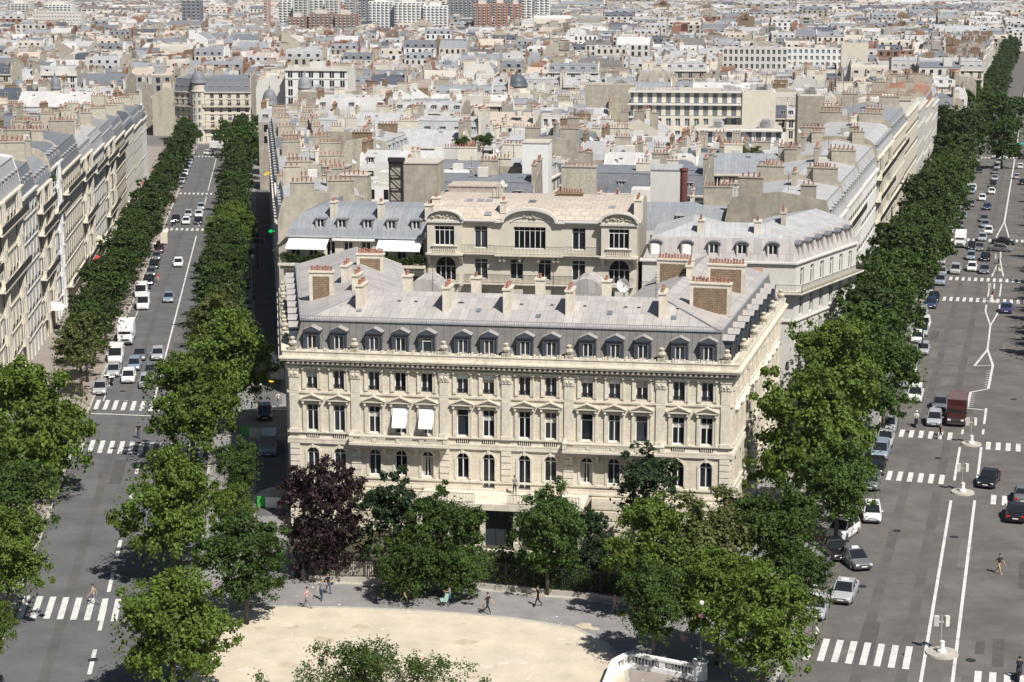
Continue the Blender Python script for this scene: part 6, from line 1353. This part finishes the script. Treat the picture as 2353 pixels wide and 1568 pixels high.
seen=[(o.location[0],o.location[1]) for o in S.objects if o.get('category') in('car','van','taxi','truck')]
parked(-9.4,158,470,5.6,'in the line under the near trees','cars parked under the near trees of the right avenue')
parked(9.4,205,555,5.6,'in the far kerb line of the right avenue','cars parked along the far kerb of the right avenue',180)
parked(-4.5,420,550,17,'moving down the right avenue far off','moving cars far up the right avenue')
for k,t in list(CP.items()):
    if k not in used_p: 
        for c in t[1]: bpy.data.objects.remove(c[0])
        bpy.data.objects.remove(t[0])
# ---------------------------------------------------------------- people: one skin surface grown on a posed skeleton
def body_mesh(stride=.55,lean=.0,arm=.5,seated=False,woman=False,armsfwd=False,flip=1):
    """faces -y; feet at z=0"""
    V=[];E=[];Rr=[]
    def n(p,r,par=None):
        V.append(p); Rr.append(r); i=len(V)-1
        if par is not None: E.append((par,i))
        return i
    hz=.92 if not seated else .92
    pel=n((0,0,hz),.135); wa=n((0,-lean*.12,hz+.16),.115 if not woman else .1,pel); ch=n((0,-lean*.3,hz+.36),.145 if not woman else .125,wa); nb=n((0,-lean*.38,hz+.53),.075,ch); nk=n((0,-lean*.42,hz+.6),.052,nb); hd=n((0,-lean*.45-.015,hz+.68),.082,nk); h2=n((0,-lean*.46,hz+.76),.088,hd); n((0,-lean*.45+.005,hz+.82),.06,h2); n((0,-lean*.46-.10,hz+.71),.02,hd)
    hands=[]
    for s in (-1,1):
        k=s*flip; sh=n((s*.19,-lean*.36,hz+.49),.06,ch)
        if armsfwd or seated: el=n((s*.23,-.12-lean*.3,hz+.25),.044,sh); wr=n((s*.17,-.38-lean*.3,hz+.22),.03,el); hn=n((s*.16,-.46-lean*.3,hz+.22),.032,wr)
        else: el=n((s*.25,k*arm*.14,hz+.22),.044,sh); wr=n((s*.26,k*arm*.26-.08,hz+.0),.03,el); hn=n((s*.26,k*arm*.28-.12,hz-.07),.032,wr)
        hands.append((s,hn))
        hp=n((s*.09,0,hz-.06),.1,pel)
        if seated: kn=n((s*.17,-.38,hz-.1),.065,hp); an=n((s*.17,-.34,hz-.5),.042,kn); to=n((s*.17,-.5,hz-.54),.035,an)
        else:
            d=-k*stride*.5; kn=n((s*.1,d*.42-.05,.5),.066,hp); an=n((s*.1,d+(.1 if d>0 else .02),.1 if d<=0 else .14),.042,kn); to=n((s*.1,d-.13+(.06 if d>0 else 0),.045),.036,an)
    me=bpy.data.meshes.new('t'); me.from_pydata(V,E,[]); o=bpy.data.objects.new('t',me); S.collection.objects.link(o)
    m=o.modifiers.new('s','SKIN'); m.use_smooth_shade=True
    if not me.skin_vertices: bpy.context.view_layer.objects.active=o
    for i,r in enumerate(Rr): me.skin_vertices[0].data[i].radius=(r,r*.82 if i in(1,2) else r)
    me.skin_vertices[0].data[0].use_root=True
    o.modifiers.new('u','SUBSURF').levels=1
    dg=bpy.context.evaluated_depsgraph_get(); ev=o.evaluated_get(dg); out=bpy.data.meshes.new_from_object(ev); bpy.data.objects.remove(o)
    vs=[tuple(v.co) for v in out.vertices]; fs=[tuple(p.vertices) for p in out.polygons]
    mb=MB(); mb.v=[tuple(v) for v in vs]; mb.f=[list(f) for f in fs]
    for f in fs:
        c=sum((Vector(vs[i]) for i in f),Vector())/len(f); z=c.z; lat=abs(c.x)
        if z>hz+.565 : mi=0
        elif lat>.2 and z<hz+.30 and not seated: mi=0
        elif (armsfwd or seated) and c.y<-.2-lean*.3 and z>hz+.1: mi=0
        elif z>hz+.04: mi=1
        elif z>(.1 if not seated else hz-.48): mi=2
        else: mi=3
        mb.m.append(mi)
    for s,i in hands:     # palm carries four fingers of unequal length and a thumb
        p=Vector(V[i]); fw=Vector((0,-.35,-1)).normalized() if not(armsfwd or seated) else Vector((0,-1,-.2)).normalized()
        for q,(o_,L) in enumerate(((-.024,.07),(-.008,.08),(.008,.076),(.024,.06))):
            a=p+fw*.02+Vector((0,o_,0) if not(armsfwd or seated) else (o_,0,0)); b=a+fw*L*.55; c=b+fw*L*.35+Vector((-s*.022,0,0)); mb.tube(a,b,.009,.008,4,0); mb.tube(b,c,.008,.006,4,0)
        a=p+Vector((-s*.015,-.02,.0)); mb.tube(a,a+fw*.04+Vector((-s*.025,-.03,0)),.01,.008,4,0)
    for s in (-1,1): mb.sphere((s*.032,-lean*.45-.098,hz+.745),.012,4,5,4); mb.sphere((s*.09,-lean*.45,hz+.73),.02,0,5,4)
    mb.box(-.025,.025,-lean*.45-.1,-lean*.45-.09,hz+.665,hz+.675,4)
    hair=MB(); hair.sphere((0,-lean*.45+.02,hz+.79),.105,0,9,6)
    if woman: hair.sphere((0,-lean*.45+.06,hz+.68),.085,0,8,5,1.6)
    return mb,hair
PB=[]
for kw in (dict(stride=.6,arm=1),dict(stride=.75,arm=1.3,lean=.15,flip=-1),dict(stride=.45,arm=.6,woman=True),dict(stride=.12,arm=.15),dict(stride=.6,armsfwd=True,woman=True,lean=.1),dict(seated=True,lean=.3)):
    b,h=body_mesh(**kw); PB.append((b,h))
def person(px,py,pose,rz,top,leg,label,z=None,skin='skin',shoe='c_black',hair='hair',bag=None,loc=None,group='people on foot'):
    b,h=PB[pose]; x,y=loc[:2] if loc else at(px,py,z or 0); zz=(loc[2] if loc else gz(y)+(.14 if z is None else z))
    t=thing('person',label,'person',(x,y,zz),R(rz),group); b.build('body',[M[skin],M[top],M[leg],M[shoe],M['hair']],t,smooth=True); h.build('hair',M[hair],t,smooth=True)
    return t
def bag(px,py,dx,label,m='brick',z=.14,big=False):
    x,y=at(px,py,0); t=thing('bag',label,'bag',(x+dx,y,z)); mb=MB(); s=.17 if not big else .25; mb.box(-.07,.07,-s,s,.45,.45+s*1.7,0,tap=.02); mb.build('body',M[m],t); mb=MB(); mb.tube((0,-s*.6,.45+s*1.65),(0,0,.45+s*3.2),.012); mb.tube((0,s*.6,.45+s*1.65),(0,0,.45+s*3.2),.012); mb.build('strap',M[m],t)
person(705,1401,1,80,'c_pink','c_grey','person in a pale pink top and grey trousers walking near the lamp post'); person(739,1383,0,-10,'c_grey','c_denim','person in grey top and jeans walking towards the camera by the railing end'); person(754,1368,2,40,'c_black','c_denim','woman in a black top behind the person in jeans',hair='hair')
person(930,1390,1,70,'c_black','c_tan','person in dark top and bare legs striding in front of the garden shade'); person(1034,1393,4,-80,'c_white','c_blue','woman in white top and dark skirt pushing a pale green pushchair',shoe='c_white'); person(1120,1414,1,60,'c_black','c_black','person all in black with white shoes and a brown bag',shoe='c_white'); person(1236,1398,0,-80,'c_black','c_black','person in black on the right of the grey pavement')
bag(1120,1414,-.34,'brown shoulder bag carried by the person in black')
person(216,1390,1,-80,'c_tan','c_grey','person in beige crossing the nearest zebra on the left',z=.01); person(319,1008,0,10,'c_black','c_blue','person in dark clothes on the middle left zebra',z=.01); person(640,936,2,-30,'c_white','c_grey','woman in a white top on the sunlit corner of the side street')
person(1412,1416,2,60,'c_pink','c_grey','woman in a pink top in the shade under the right trees'); person(1874,1484,0,-70,'c_white','c_black','man in a white shirt stepping on to the bottom right zebra',z=.01); person(2295,1318,1,30,'c_black','c_tan','person in black walking alone in the middle of the right avenue',z=.01,shoe='c_white'); person(2160,1010,0,80,'c_black','c_black','person in dark clothes on the upper right zebra before the red truck',z=.01)
xx,yy=hloc(1150,1130,4.2); c_,s_=math.cos(HA),math.sin(HA); person(0,0,3,20,'c_grey','c_black','person standing at the terrace door of the mansion',loc=(HM[0]+c_*.9+s_*1.0,HM[1]+s_*.9-c_*1.0,4.21))
for i,(px,py,a,t_,l_,w) in enumerate(((584,554,20,'c_white','c_denim','white top at left of the group'),(592,549,60,'c_black','c_grey','black top in the group'),(603,551,-20,'c_red','c_denim','bright red top in the group'),(611,554,90,'c_tan','c_black','beige top in the group'),(618,549,-60,'c_white','c_tan','white top at the right of the group'),(608,563,10,'c_pink','c_tan','pink top nearest in the group'))): person(px,py,(0,2,3)[i%3],a,t_,l_,f'person in {w} on the sunlit side street')
person(363,650,3,40,'c_red','c_tan','person in red beside the motorbikes on the left avenue',z=.01); person(567,640,0,0,'c_white','c_grey','person in white on the sunny pavement strip left of the dark street'); person(158,700,2,30,'c_red','c_black','person in red on the left pavement by the shops'); person(2279,690,3,0,'c_black','c_maroon' if 'c_maroon' in M else 'c_red','person standing on the island of the double crossing',z=.01); person(2292,628,3,30,'c_black','c_black','person waiting at the centre line above the double crossing',z=.01)
for i,b in enumerate(bikes): l=b.location; person(0,0,5,math.degrees(b.rotation_euler[2]),('c_white','c_black','c_black')[i],'c_denim',('rider in white on the motorbike beside the silver car','rider in black on the motorbike on the centre line','rider in black on the motorbike at the bottom right corner')[i],loc=(l[0]-.28*math.sin(b.rotation_euler[2])*1,l[1]+.28*math.cos(b.rotation_euler[2]),l[2]-.01),hair='c_white' if i==0 else 'c_black')
# pushchair
x,y=at(1022,1396,0); t=thing('pushchair','pale green pushchair pushed in front of the woman in white','pushchair',(x,y,.14),R(-80)); wm=wheel_mesh(.1,.04)
for dx in (-.2,.2):
    for dy in (-.3,.3): place(wm,'wheel',t,dx,dy,.1)
mb=MB(); mb.yprism([(-.35,.45),(.15,.35),(.35,.95),(.05,1.0),(-.1,.62),(-.4,.6)],-.2,.2); mb.build('seat',M['copper_green'],t); mb=MB()
for dx in (-.2,.2): mb.tube((dx,-.3,.1),(dx,.3,.95),.015); mb.tube((dx,.3,.1),(dx,-.1,.6),.015)
mb.tube((-.2,.3,.95),(.2,.3,.95),.018); mb.build('frame',M['chrome'],t)
# ---------------------------------------------------------------- street furniture
def railfence(name,pts,h,label,z=.14,step=.16,posts=2.4,curb=True,mt='iron'):
    t=thing(name,label,'railing' if name!='garden_fence' else 'fence'); mb=MB(); cb=MB()
    for (x0,y0),(x1,y1) in zip(pts,pts[1:]):
        L=math.hypot(x1-x0,y1-y0); a=math.atan2(y1-y0,x1-x0); mb.frame(x0,y0,a); cb.frame(x0,y0,a)
        zb=z+(.45 if curb else 0)
        mb.box(0,L,-.02,.02,zb+h-.12,zb+h-.08); mb.box(0,L,-.02,.02,zb+.12,zb+.16)
        for i in range(int(L/step)): mb.box(i*step-.013,i*step+.013,-.013,.013,zb,zb+h)
        for i in range(int(L/posts)+1): mb.box(min(i*posts,L)-.05,min(i*posts,L)+.05,-.051,.051,zb,zb+h+.12)
        if curb: cb.box(0,L,-.16,.16,z-.1,z+.45)
    if curb: cb.xf=None; cb.build('kerb_wall',M['kerbstone'],t)
    mb.xf=None; mb.build('railing_panel',M[mt],t); return t
railfence('garden_fence',FN,1.9,'black iron garden railing on a low stone kerb in front of the mansion')
railfence('garden_fence',[(-16.9,147.5),(-18.8,152),(-20.0,158)],1.9,'short side return of the garden railing by the side street')
mb=MB()
for (x0,y0),(x1,y1) in zip(FN,FN[1:]):
    L=math.hypot(x1-x0,y1-y0); mb.frame(x0,y0,math.atan2(y1-y0,x1-x0)); mb.box(0,L,-.75,-.17,.05,.2)
mb.xf=None; tag(mb.build('kerb',M['kerbstone']),kind='structure')
t=thing('reed_screen','straw coloured reed screen behind the left end of the garden railing','screen'); mb=MB(); a,b=(-16.6,147.75),(-11.6,147.3)
for i in range(60): x=a[0]+(b[0]-a[0])*i/60; mb.box(x,x+.07,147.95-.09*(x+16.6),148.0-.09*(x+16.6),.2,1.75+.06*math.sin(i*2.1))
mb.build('reed_panel',M['beige_cloth'],t)
t=thing('garden_wall','pale stone garden wall with a balustrade before the glazed loggia','wall'); mb=MB(); mb.frame(-1.6,151.2,HA); mb.box(-1.2,6.5,0,.35,.1,1.0); mb.box(-1.25,6.55,-.05,.4,1.5,1.62); balusters(mb,-1.1,6.4,.17,1.0,.5,.24,.07); mb.box(-2.6,-1.2,-.2,.5,.1,1.9); mb.box(1.9,2.4,-.1,.45,1.622,2.3); mb.xf=None; mb.build('masonry',M['stone_trim'],t)
def lamp_post(px,py,h,label,arms=1,z=.14):
    x,y=at(px,py,0); t=thing('street_lamp',label,'street lamp',(x,y,z+gz(y)),group='street lamps'); mb=MB(); mb.lathe(0,0,[(.3,0),(.3,.12),(.22,.3),(.16,.9),(.11,1.1),(.09,h*.6),(.06,h-.5),(.12,h-.45),(.05,h-.4)],10); mb.build('post',M['iron'],t)
    mb=MB(); mb.lathe(0,0,[(.1,h-.4),(.2,h-.05),(.24,h+.05),(.1,h+.2),(.03,h+.35)],8,0); mb.build('lantern',M['globe'],t); return t
lamp_post(696,1338,5.0,'tall old street lamp at the left end of the garden railing'); lamp_post(683,1330,3.4,'shorter lamp close to the tall lamp by the railing')
for i,(px,py) in enumerate(((592,620),(584,690),(2118,815))): lamp_post(px,py,7 if i<2 else 5.5,('slim lamp on the side street pavement, farther','slim lamp on the side street pavement, nearer','lamp by the silver car under the dark trees')[i])
def signal(px,py,label,h=3.2,z=.14,rz=0):
    x,y=at(px,py,0); t=thing('traffic_light',label,'traffic light',(x,y,z+gz(y)),R(rz),'traffic lights'); mb=MB(); mb.cyl(0,0,0,h,.06,.05,8); mb.build('post',M['metro_green'],t); mb=MB(); mb.box(-.16,.16,-.14,.12,h-.9,h); 
    for k in range(3): mb.cyl(0,-.001,0,0,0,0,3) if False else None
    mb.build('housing',M['plastic'],t); mb=MB(); mb.sphere((0,-.15,h-.16),.09,0,8,5); mb.build('lamp',M['lamp_r'],t)
for a in ((190,1020,'traffic light on the left kerb at the middle zebra'),(2062,1000,'traffic light on the near kerb at the upper right zebra'),(2143,700,'traffic light on the near kerb of the double crossing'),(1868,1462,'traffic light at the corner of the bottom right zebra'),(60,1380,'traffic light under the left trees at the nearest zebra')): signal(*a)
def island(px,py,r,label,sign=True):
    x,y=at(px,py,0); t=thing('traffic_island',label,'traffic island',(x,y,gz(y)),0,'traffic islands'); mb=MB(); mb.cyl(0,0,0,.16,r,r-.04,20); mb.build('kerb',M['kerbstone'],t); mb=MB(); mb.lathe(0,0,[(.34,.16),(.34,.3),(.2,.42),(.17,.9),(.2,1.0),(.05,1.08)],12); mb.build('beacon',M['white'],t)
    mb=MB(); mb.cyl(0,.5,.16,2.9,.05,.05,8); mb.box(-.45,.45,.44,.56,2.3,2.42); mb.build('post',M['greywall'],t)
    for s in (-1,1): mb=MB(); mb.box(-.17,.17,-.15,.12,-.4,.4); mb.build('signal_head',M['offwhite'],t,(s*.38,.5,2.45),R(20*s))
for a in ((2164,1503,1.25,'nearest round traffic island at the bottom of the right avenue'),(2212,1133,1.15,'second traffic island on the right avenue with white beacon'),(2232,1022,1.1,'third traffic island beside the red truck'),(2278,694,.9,'small island at the double crossing'),(2293,622,.9,'small island at the farther zebra of the double crossing')): island(*a)
# green and white hoardings at the street works
for i,(px,py,w,m,l) in enumerate(((607,1170,1.3,'green_board','left green hoarding panel by the copper beech'),(628,1172,1.5,'white','white hoarding panel between two green ones'),(648,1172,1.2,'green_board','right green hoarding panel by the copper beech'),(568,1006,1.3,'green_board','green hoarding panel behind the small tree in the side street'),(583,1010,1.0,'offwhite','white hoarding panel beside the green one in the side street'))):
    x,y=at(px,py,0); t=thing('hoarding',l,'barrier',(x,y,.14),HA,'hoarding panels at the street works'); mb=MB(); mb.box(-w/2,w/2,-.03,.03,.08,1.1); mb.build('panel',M[m],t); mb=MB(); mb.box(-w/2,-w/2+.3,-.25,.25,0,.08); mb.box(w/2-.3,w/2,-.25,.25,0,.08); mb.build('foot',M['greywall'],t)
x,y=at(628,1148,0); t=thing('rubble_heap','pale heap of sand and paving behind the hoarding panels','heap',(x,y,.14)); mb=MB(); mb.lathe(0,0,[(1.9,0),(1.7,.3),(1.1,.7),(.5,.95),(.1,1.0)],11); mb.build('heap',M['stone_dirty'],t)
for i,(px,py) in enumerate(((578,1108),)):
    x,y=at(px,py,0); t=thing('traffic_cone','orange cone by the street works','cone',(x,y,.14)); mb=MB(); mb.box(-.3,.3,-.3,.3,0,.05); mb.cyl(0,0,.05,.9,.24,.05,10); mb.build('body',M['orange'],t)
# kiosk and parasols in the sunny gap of the side street
x,y=at(612,868,0); t=thing('parasol','white parasol on the sunny corner of the side street','parasol',(x,y,.14)); mb=MB(); mb.cyl(0,0,0,2.5,.03,.03,6); mb.build('pole',M['iron'],t); mb=MB(); mb.lathe(0,0,[(1.4,2.2),(1.38,2.3),(.7,2.6),(.05,2.8)],8); mb.build('canopy',M['white'],t)
x,y=at(645,880,0); t=thing('cafe_stand','small pale stand with a rounded awning at the mansion flank','stand',(x-.2,y,.14),HA); mb=MB(); mb.box(-.9,.9,-.7,.7,0,1.9); mb.build('body',M['offwhite'],t); mb=MB(); mb.yprism([(-1.4,1.9),(-1.2,2.3),(-.5,2.55),(.8,2.6),(.8,1.95),(-.6,1.95)],-1.1,1.1); mb.build('awning',M['whitewall'],t)
for i,(px,py,l) in enumerate(((622,900,'yellow topped cafe table on the sunny corner'),(600,905,'white cafe table left of the yellow one'))):
    x,y=at(px,py,0); t=thing('cafe_table',l,'table',(x,y,.14),0,'cafe tables'); mb=MB(); mb.cyl(0,0,.7,.75,.45,.45,10); mb.build('tabletop',M['yellow_cloth' if i==0 else 'white'],t); mb=MB(); mb.cyl(0,0,0,.7,.04,.04,6); mb.cyl(0,0,0,.04,.25,.25,8); mb.build('leg',M['iron'],t)
# metro entrance
x0,y0=at(1470,1560,0); t=thing('metro_entrance','white stone metro entrance balustrade with rounded corners at the bottom right','metro entrance',(0,0,.14)); PTS=[at(1375,1615,1.1),at(1412,1520,1.1),at(1448,1503,1.1),at(1600,1532,1.1)]
mb=MB(); rn=[PTS[0],PTS[1],((PTS[1][0]*.4+PTS[2][0]*.6),(PTS[1][1]*.4+PTS[2][1]*.6)+.1),PTS[2],PTS[3]]
mb.ring(rn,-.22,.22,0,.35); mb.ring(rn,-.24,.24,.92,1.08)
for (ax,ay),(bx_,by_) in zip(rn,rn[1:]):
    L=math.hypot(bx_-ax,by_-ay); mb.frame(ax,ay,math.atan2(by_-ay,bx_-ax)); n=max(1,int(L/1.9))
    for k in range(n+1): mb.box(L*k/n-.22,L*k/n+.22,-.2,.2,.35,.92)
    for k in range(n):
        a,b=L*k/n+.26,L*(k+1)/n-.26
        if b-a>.3: balusters(mb,a,b,0,.35,.57,.24,.07)
mb.xf=None; mb.build('balustrade',M['whitewall'],t); mb=MB(); mb.cyl(PTS[3][0]+.3,PTS[3][1]+.1,0,1.3,.55,.5,14); mb.cyl(PTS[3][0]+.3,PTS[3][1]+.1,1.3,1.42,.6,.55,14); mb.build('pier',M['whitewall'],t)
mb=MB(); q=[at(1440,1600,0),at(1452,1545,0),at(1600,1560,0),at(1600,1640,0)]; mb.poly([(x,y,.012) for x,y in q]); mb.build('stair_floor',M['pavement_pink'],t)
x,y=PTS[3][0]+.3,PTS[3][1]+.1; t=thing('metro_sign_post','green metro sign post rising from the white balustrade pier','sign post',(x,y,1.5)); mb=MB(); mb.lathe(0,0,[(.13,0),(.09,.3),(.06,1),(.05,3.2)],8); mb.build('post',M['metro_green'],t); mb=MB(); mb.sphere((0,0,3.5),.3,0,10,6,.8); mb.build('sign',M['globe_pink'],t); mb=MB(); mb.sphere((.0,-.0,4.4),.2,0,8,5); mb.tube((0,0,3.4),(0,0,4.4),.03); mb.build('lantern',M['globe'],t)
for i,(px,py,s) in enumerate(((1572,1485,-1),(1700,1520,1))):
    x,y=at(px,py,1.0); bx0,by0=PTS[3][0]+.3,PTS[3][1]-.3; t=thing('curved_lamp','%s curved metro lamp with a pink globe'%('left' if s<0 else 'right'),'lamp',(bx0,by0,1.2),0,'curved lamps by the metro entrance'); mb=MB(); dx,dy=x-bx0,y-by0; pr=(0,0,0)
    for k in range(1,8): u=k/7; p=(dx*u,dy*u,math.sin(u*2.6)*1.1+u*.0); mb.tube(pr,p,.03,.03,5); pr=p
    mb.build('stem',M['metro_green'],t); mb=MB(); mb.sphere((pr[0],pr[1],pr[2]-.1),.26,0,10,6,1.2); mb.build('globe',M['globe_pink'],t)
# shop awnings and signs fixed to houses
def fix(name,host,px,py,z,build,side=None):
    pass
def attach(o,host):
    bpy.context.view_layer.update(); w=host.location; a=host.rotation_euler[2]; dx,dy=o.location[0]-w[0],o.location[1]-w[1]; c,s=math.cos(-a),math.sin(-a); o.location=(c*dx-s*dy,s*dx+c*dy,o.location[2]-w[2]); o.rotation_euler=(0,0,o.rotation_euler[2]-a); o.parent=host
rowL=[o for o in S.objects if o.get('group')=='houses in the left avenue row']
def awn(y,w,zt,m,p=1.6,dark=True):
    x=LF(y); host=min(rowL,key=lambda o:abs(o.location[1]-y)); mb=MB(); mb.poly([(-w/2,0,zt),(w/2,0,zt),(w/2,-p,zt-.9),(-w/2,-p,zt-.9)]); mb.poly([(-w/2,-p,zt-.9),(w/2,-p,zt-.9),(w/2,-p,zt-1.2),(-w/2,-p,zt-1.2)])
    for s in (-1,1): mb.poly([(s*w/2,0,zt),(s*w/2,-p,zt-.9),(s*w/2,0,zt-.9)])
    o=mb.build('awning',M[m],None,(x+.02,y,gz(y)),math.pi/2+math.atan(.126)); attach(o,host)
awn(262,4,4.2,'white',1.8); awn(330,6,5.0,'beige_cloth',2.2); awn(318,3.5,3.6,'red_cloth',2.0); awn(520,5,4,'red_cloth',2); awn(535,4,4,'red_cloth',2); awn(402,5,4,'beige_cloth',1.8); awn(445,4,4,'red_cloth',1.5)
rowS=[o for o in S.objects if o.get('group')=='houses along the shaded side of the left avenue']
def side_part(y,name,mbf,m,z):
    x=RFc(y); host=min(rowS,key=lambda o:abs(o.location[1]-y)); mb=MB(); mbf(mb); o=mb.build(name,M[m],None,(x-.05,y,z+gz(y)),-math.pi/2+math.atan(.1365)); attach(o,host)
side_part(295,'pharmacy_cross',lambda mb:(mb.box(-.08,.08,-.8,-.6,-.3,.3),mb.box(-.08,.08,-1.0,-.8,-.1,.1),mb.box(-.08,.08,-.6,-.4,-.1,.1),mb.box(-.04,.04,-.4,0,-.04,.04)),'green_glow',10.5)
side_part(330,'awning',lambda mb:mb.poly([(-2,0,0),(2,0,0),(2,-1.5,-.6),(-2,-1.5,-.6)]),'yellow_cloth',17.0)
x,y=at(404,560,0); t=thing('bus_shelter','glass bus shelter at the kerb near the far junction on the left','bus shelter',(x-2.2,y,gz(y)+.14),LAZ); mb=MB(); mb.box(-.8,.8,-2.2,2.2,2.3,2.42); mb.build('roof',M['offwhite'],t); mb=MB(); mb.box(-.76,-.7,-2.1,2.1,.2,2.3); mb.build('glass_panel',M['glass_grey'],t); mb=MB(); mb.box(-.7,.7,-2.2,-2.1,.2,2.3); mb.build('poster_panel',M['beige_cloth'],t)
x,y=at(2325,330,3.5); t=thing('market_canopy','flat teal canopy among the trees at the leafy crossing','canopy',(x,y,gz(y))); mb=MB(); mb.box(-5,5,-2.5,2.5,3.2,3.5); mb.build('canopy',M['teal'],t); mb=MB()
for dx in (-4.6,4.6):
    for dy in (-2.2,2.2): mb.cyl(dx,dy,0,3.2,.1,.1,6)
mb.build('post',M['iron'],t)
# tall stacks and dishes among the roofs
for px,py,z,m,r,h,l in ((1188,196,21,'slate',3.2,3.6,'dark dome with a finial on the white dormered block'),(784,168,22,'slate_light',3.6,3.8,'broad grey dome in the upper left middle'),(700,200,21,'zinc_blue',2.0,3.4,'small grey dome in the upper left middle'),(620,238,18,'slate_light',2.2,4.2,'tall ovoid dome at the corner above the shaded street'),(44,206,20,'slate_light',2.4,3.2,'left small dome at the far left'),(127,202,20,'slate_light',1.8,3.6,'right small dome at the far left')):
    x,y=at(px,py,z); t=thing('domed_turret',l,'dome',(x,y,gz(y)),0,'domes over the roofs'); mb=MB(); mb.box(-r*1.3,r*1.3,-r*1.1,r*3,-3,z-2.2,0); mb.cyl(0,0,z-2.2,z-.6,r,r,16); mb.build('drum',M['cream'],t); dome(t,0,0,z,r,h,m)
gD='satellite dishes on the roofs'
for i,(px,py,z) in enumerate(((815,370,20.5),(787,438,19.5),(1160,335,20),(1415,372,20.5),(1145,345,19.5),(145,330,23),(1360,318,20),(870,335,20),(1005,300,20),(1235,395,20),(1850,455,21),(1840,300,22))): dish(px,py,z,1.0,f'white satellite dish standing on a roof, number {i+1} from the near left' if False else ('white satellite dish above the tan chimney walls','small white dish behind the curved grey mansard','large white dish on the white walled roof','white dish over the pale roofs right of centre','second white dish on the white walled roof','white dish over the left avenue roofs','small dish near the long office block','dish beside the white shed roof','dish above the middle roofs','dish above the left of the centre flues','dish on the right avenue roof ridge','dish by the right avenue penthouse')[i])

for i,(yy,off,side,a,t_,l_,d) in enumerate(((216,-11.5,'L',10,'c_black','c_denim','in black near the first left avenue tree'),(238,-12.5,'L',190,'c_white','c_tan','in a white top beside the left row shops'),(251,-11.8,'L',20,'c_blue','c_black','in a blue top on the left pavement'),(264,-13,'L',200,'c_tan','c_grey','in beige by the small white awning'),(290,-12.4,'L',0,'c_grey','c_black','in grey further up the left pavement'),(172,-13,'R',10,'c_blue','c_tan','in a blue top under the large plane tree by the mansion corner'),(150,-12.6,'R',190,'c_black','c_blue','in black on the pavement beside the taxi rank'))):
    x=(LC if side=='L' else RC)(yy)+off; person(0,0,(0,1,2)[i%3],a,t_,l_,'person '+d,loc=(x,yy,gz(yy)+.14))
mb=MB()
for x,y in ((-8.2,8.0),(3.1,8.4),(12.6,9.0)):
    mb.tube((x,y,20.6),(x,y,23.2),.03,.02,4)
    for k in range(4): mb.tube((x-.45+.06*k,y,22.0+.3*k),(x+.45-.06*k,y,22.0+.3*k),.012,.012,3)
for x in (-11,-2.2,6.4,15): mb.box(x-.03,x+.03,1.6,7.6,19.35,19.36) if False else None
mb.build('aerial',M['iron'],hero)
mb=MB()
for x,y,w_,l_ in ((-14.2,3.6,.5,.7),(-3.2,4.2,.45,.7),(2.4,3.4,.45,.7),(8.8,4.4,.5,.8),(14.6,3.8,.5,.7)):
    z=19.16+(y-1.3)*.275; mb.poly([(x-w_/2,y-l_/2,z-.275*l_/2+.06),(x+w_/2,y-l_/2,z-.275*l_/2+.06),(x+w_/2,y+l_/2,z+.275*l_/2+.06),(x-w_/2,y+l_/2,z+.275*l_/2+.06)])
mb.build('skylight',M['glass_grey'],hero)
# ---------------------------------------------------------------- air
mb=MB(); mb.box(-5200,5200,-400,9200,-95,62); hz=mb.build('haze',[]); hm=bpy.data.materials.new('haze'); hm.use_nodes=True; N=hm.node_tree.nodes; N.remove(N['Principled BSDF'])
pv=N.new('ShaderNodeVolumePrincipled'); pv.inputs['Color'].default_value=(.86,.92,1,1); pv.inputs['Density'].default_value=.00004; pv.inputs['Anisotropy'].default_value=.2
hm.node_tree.links.new(pv.outputs[0],N['Material Output'].inputs['Volume']); hz.data.materials.append(hm); tag(hz,kind='stuff'); hz['label']='thin pale summer haze over the far roofs'
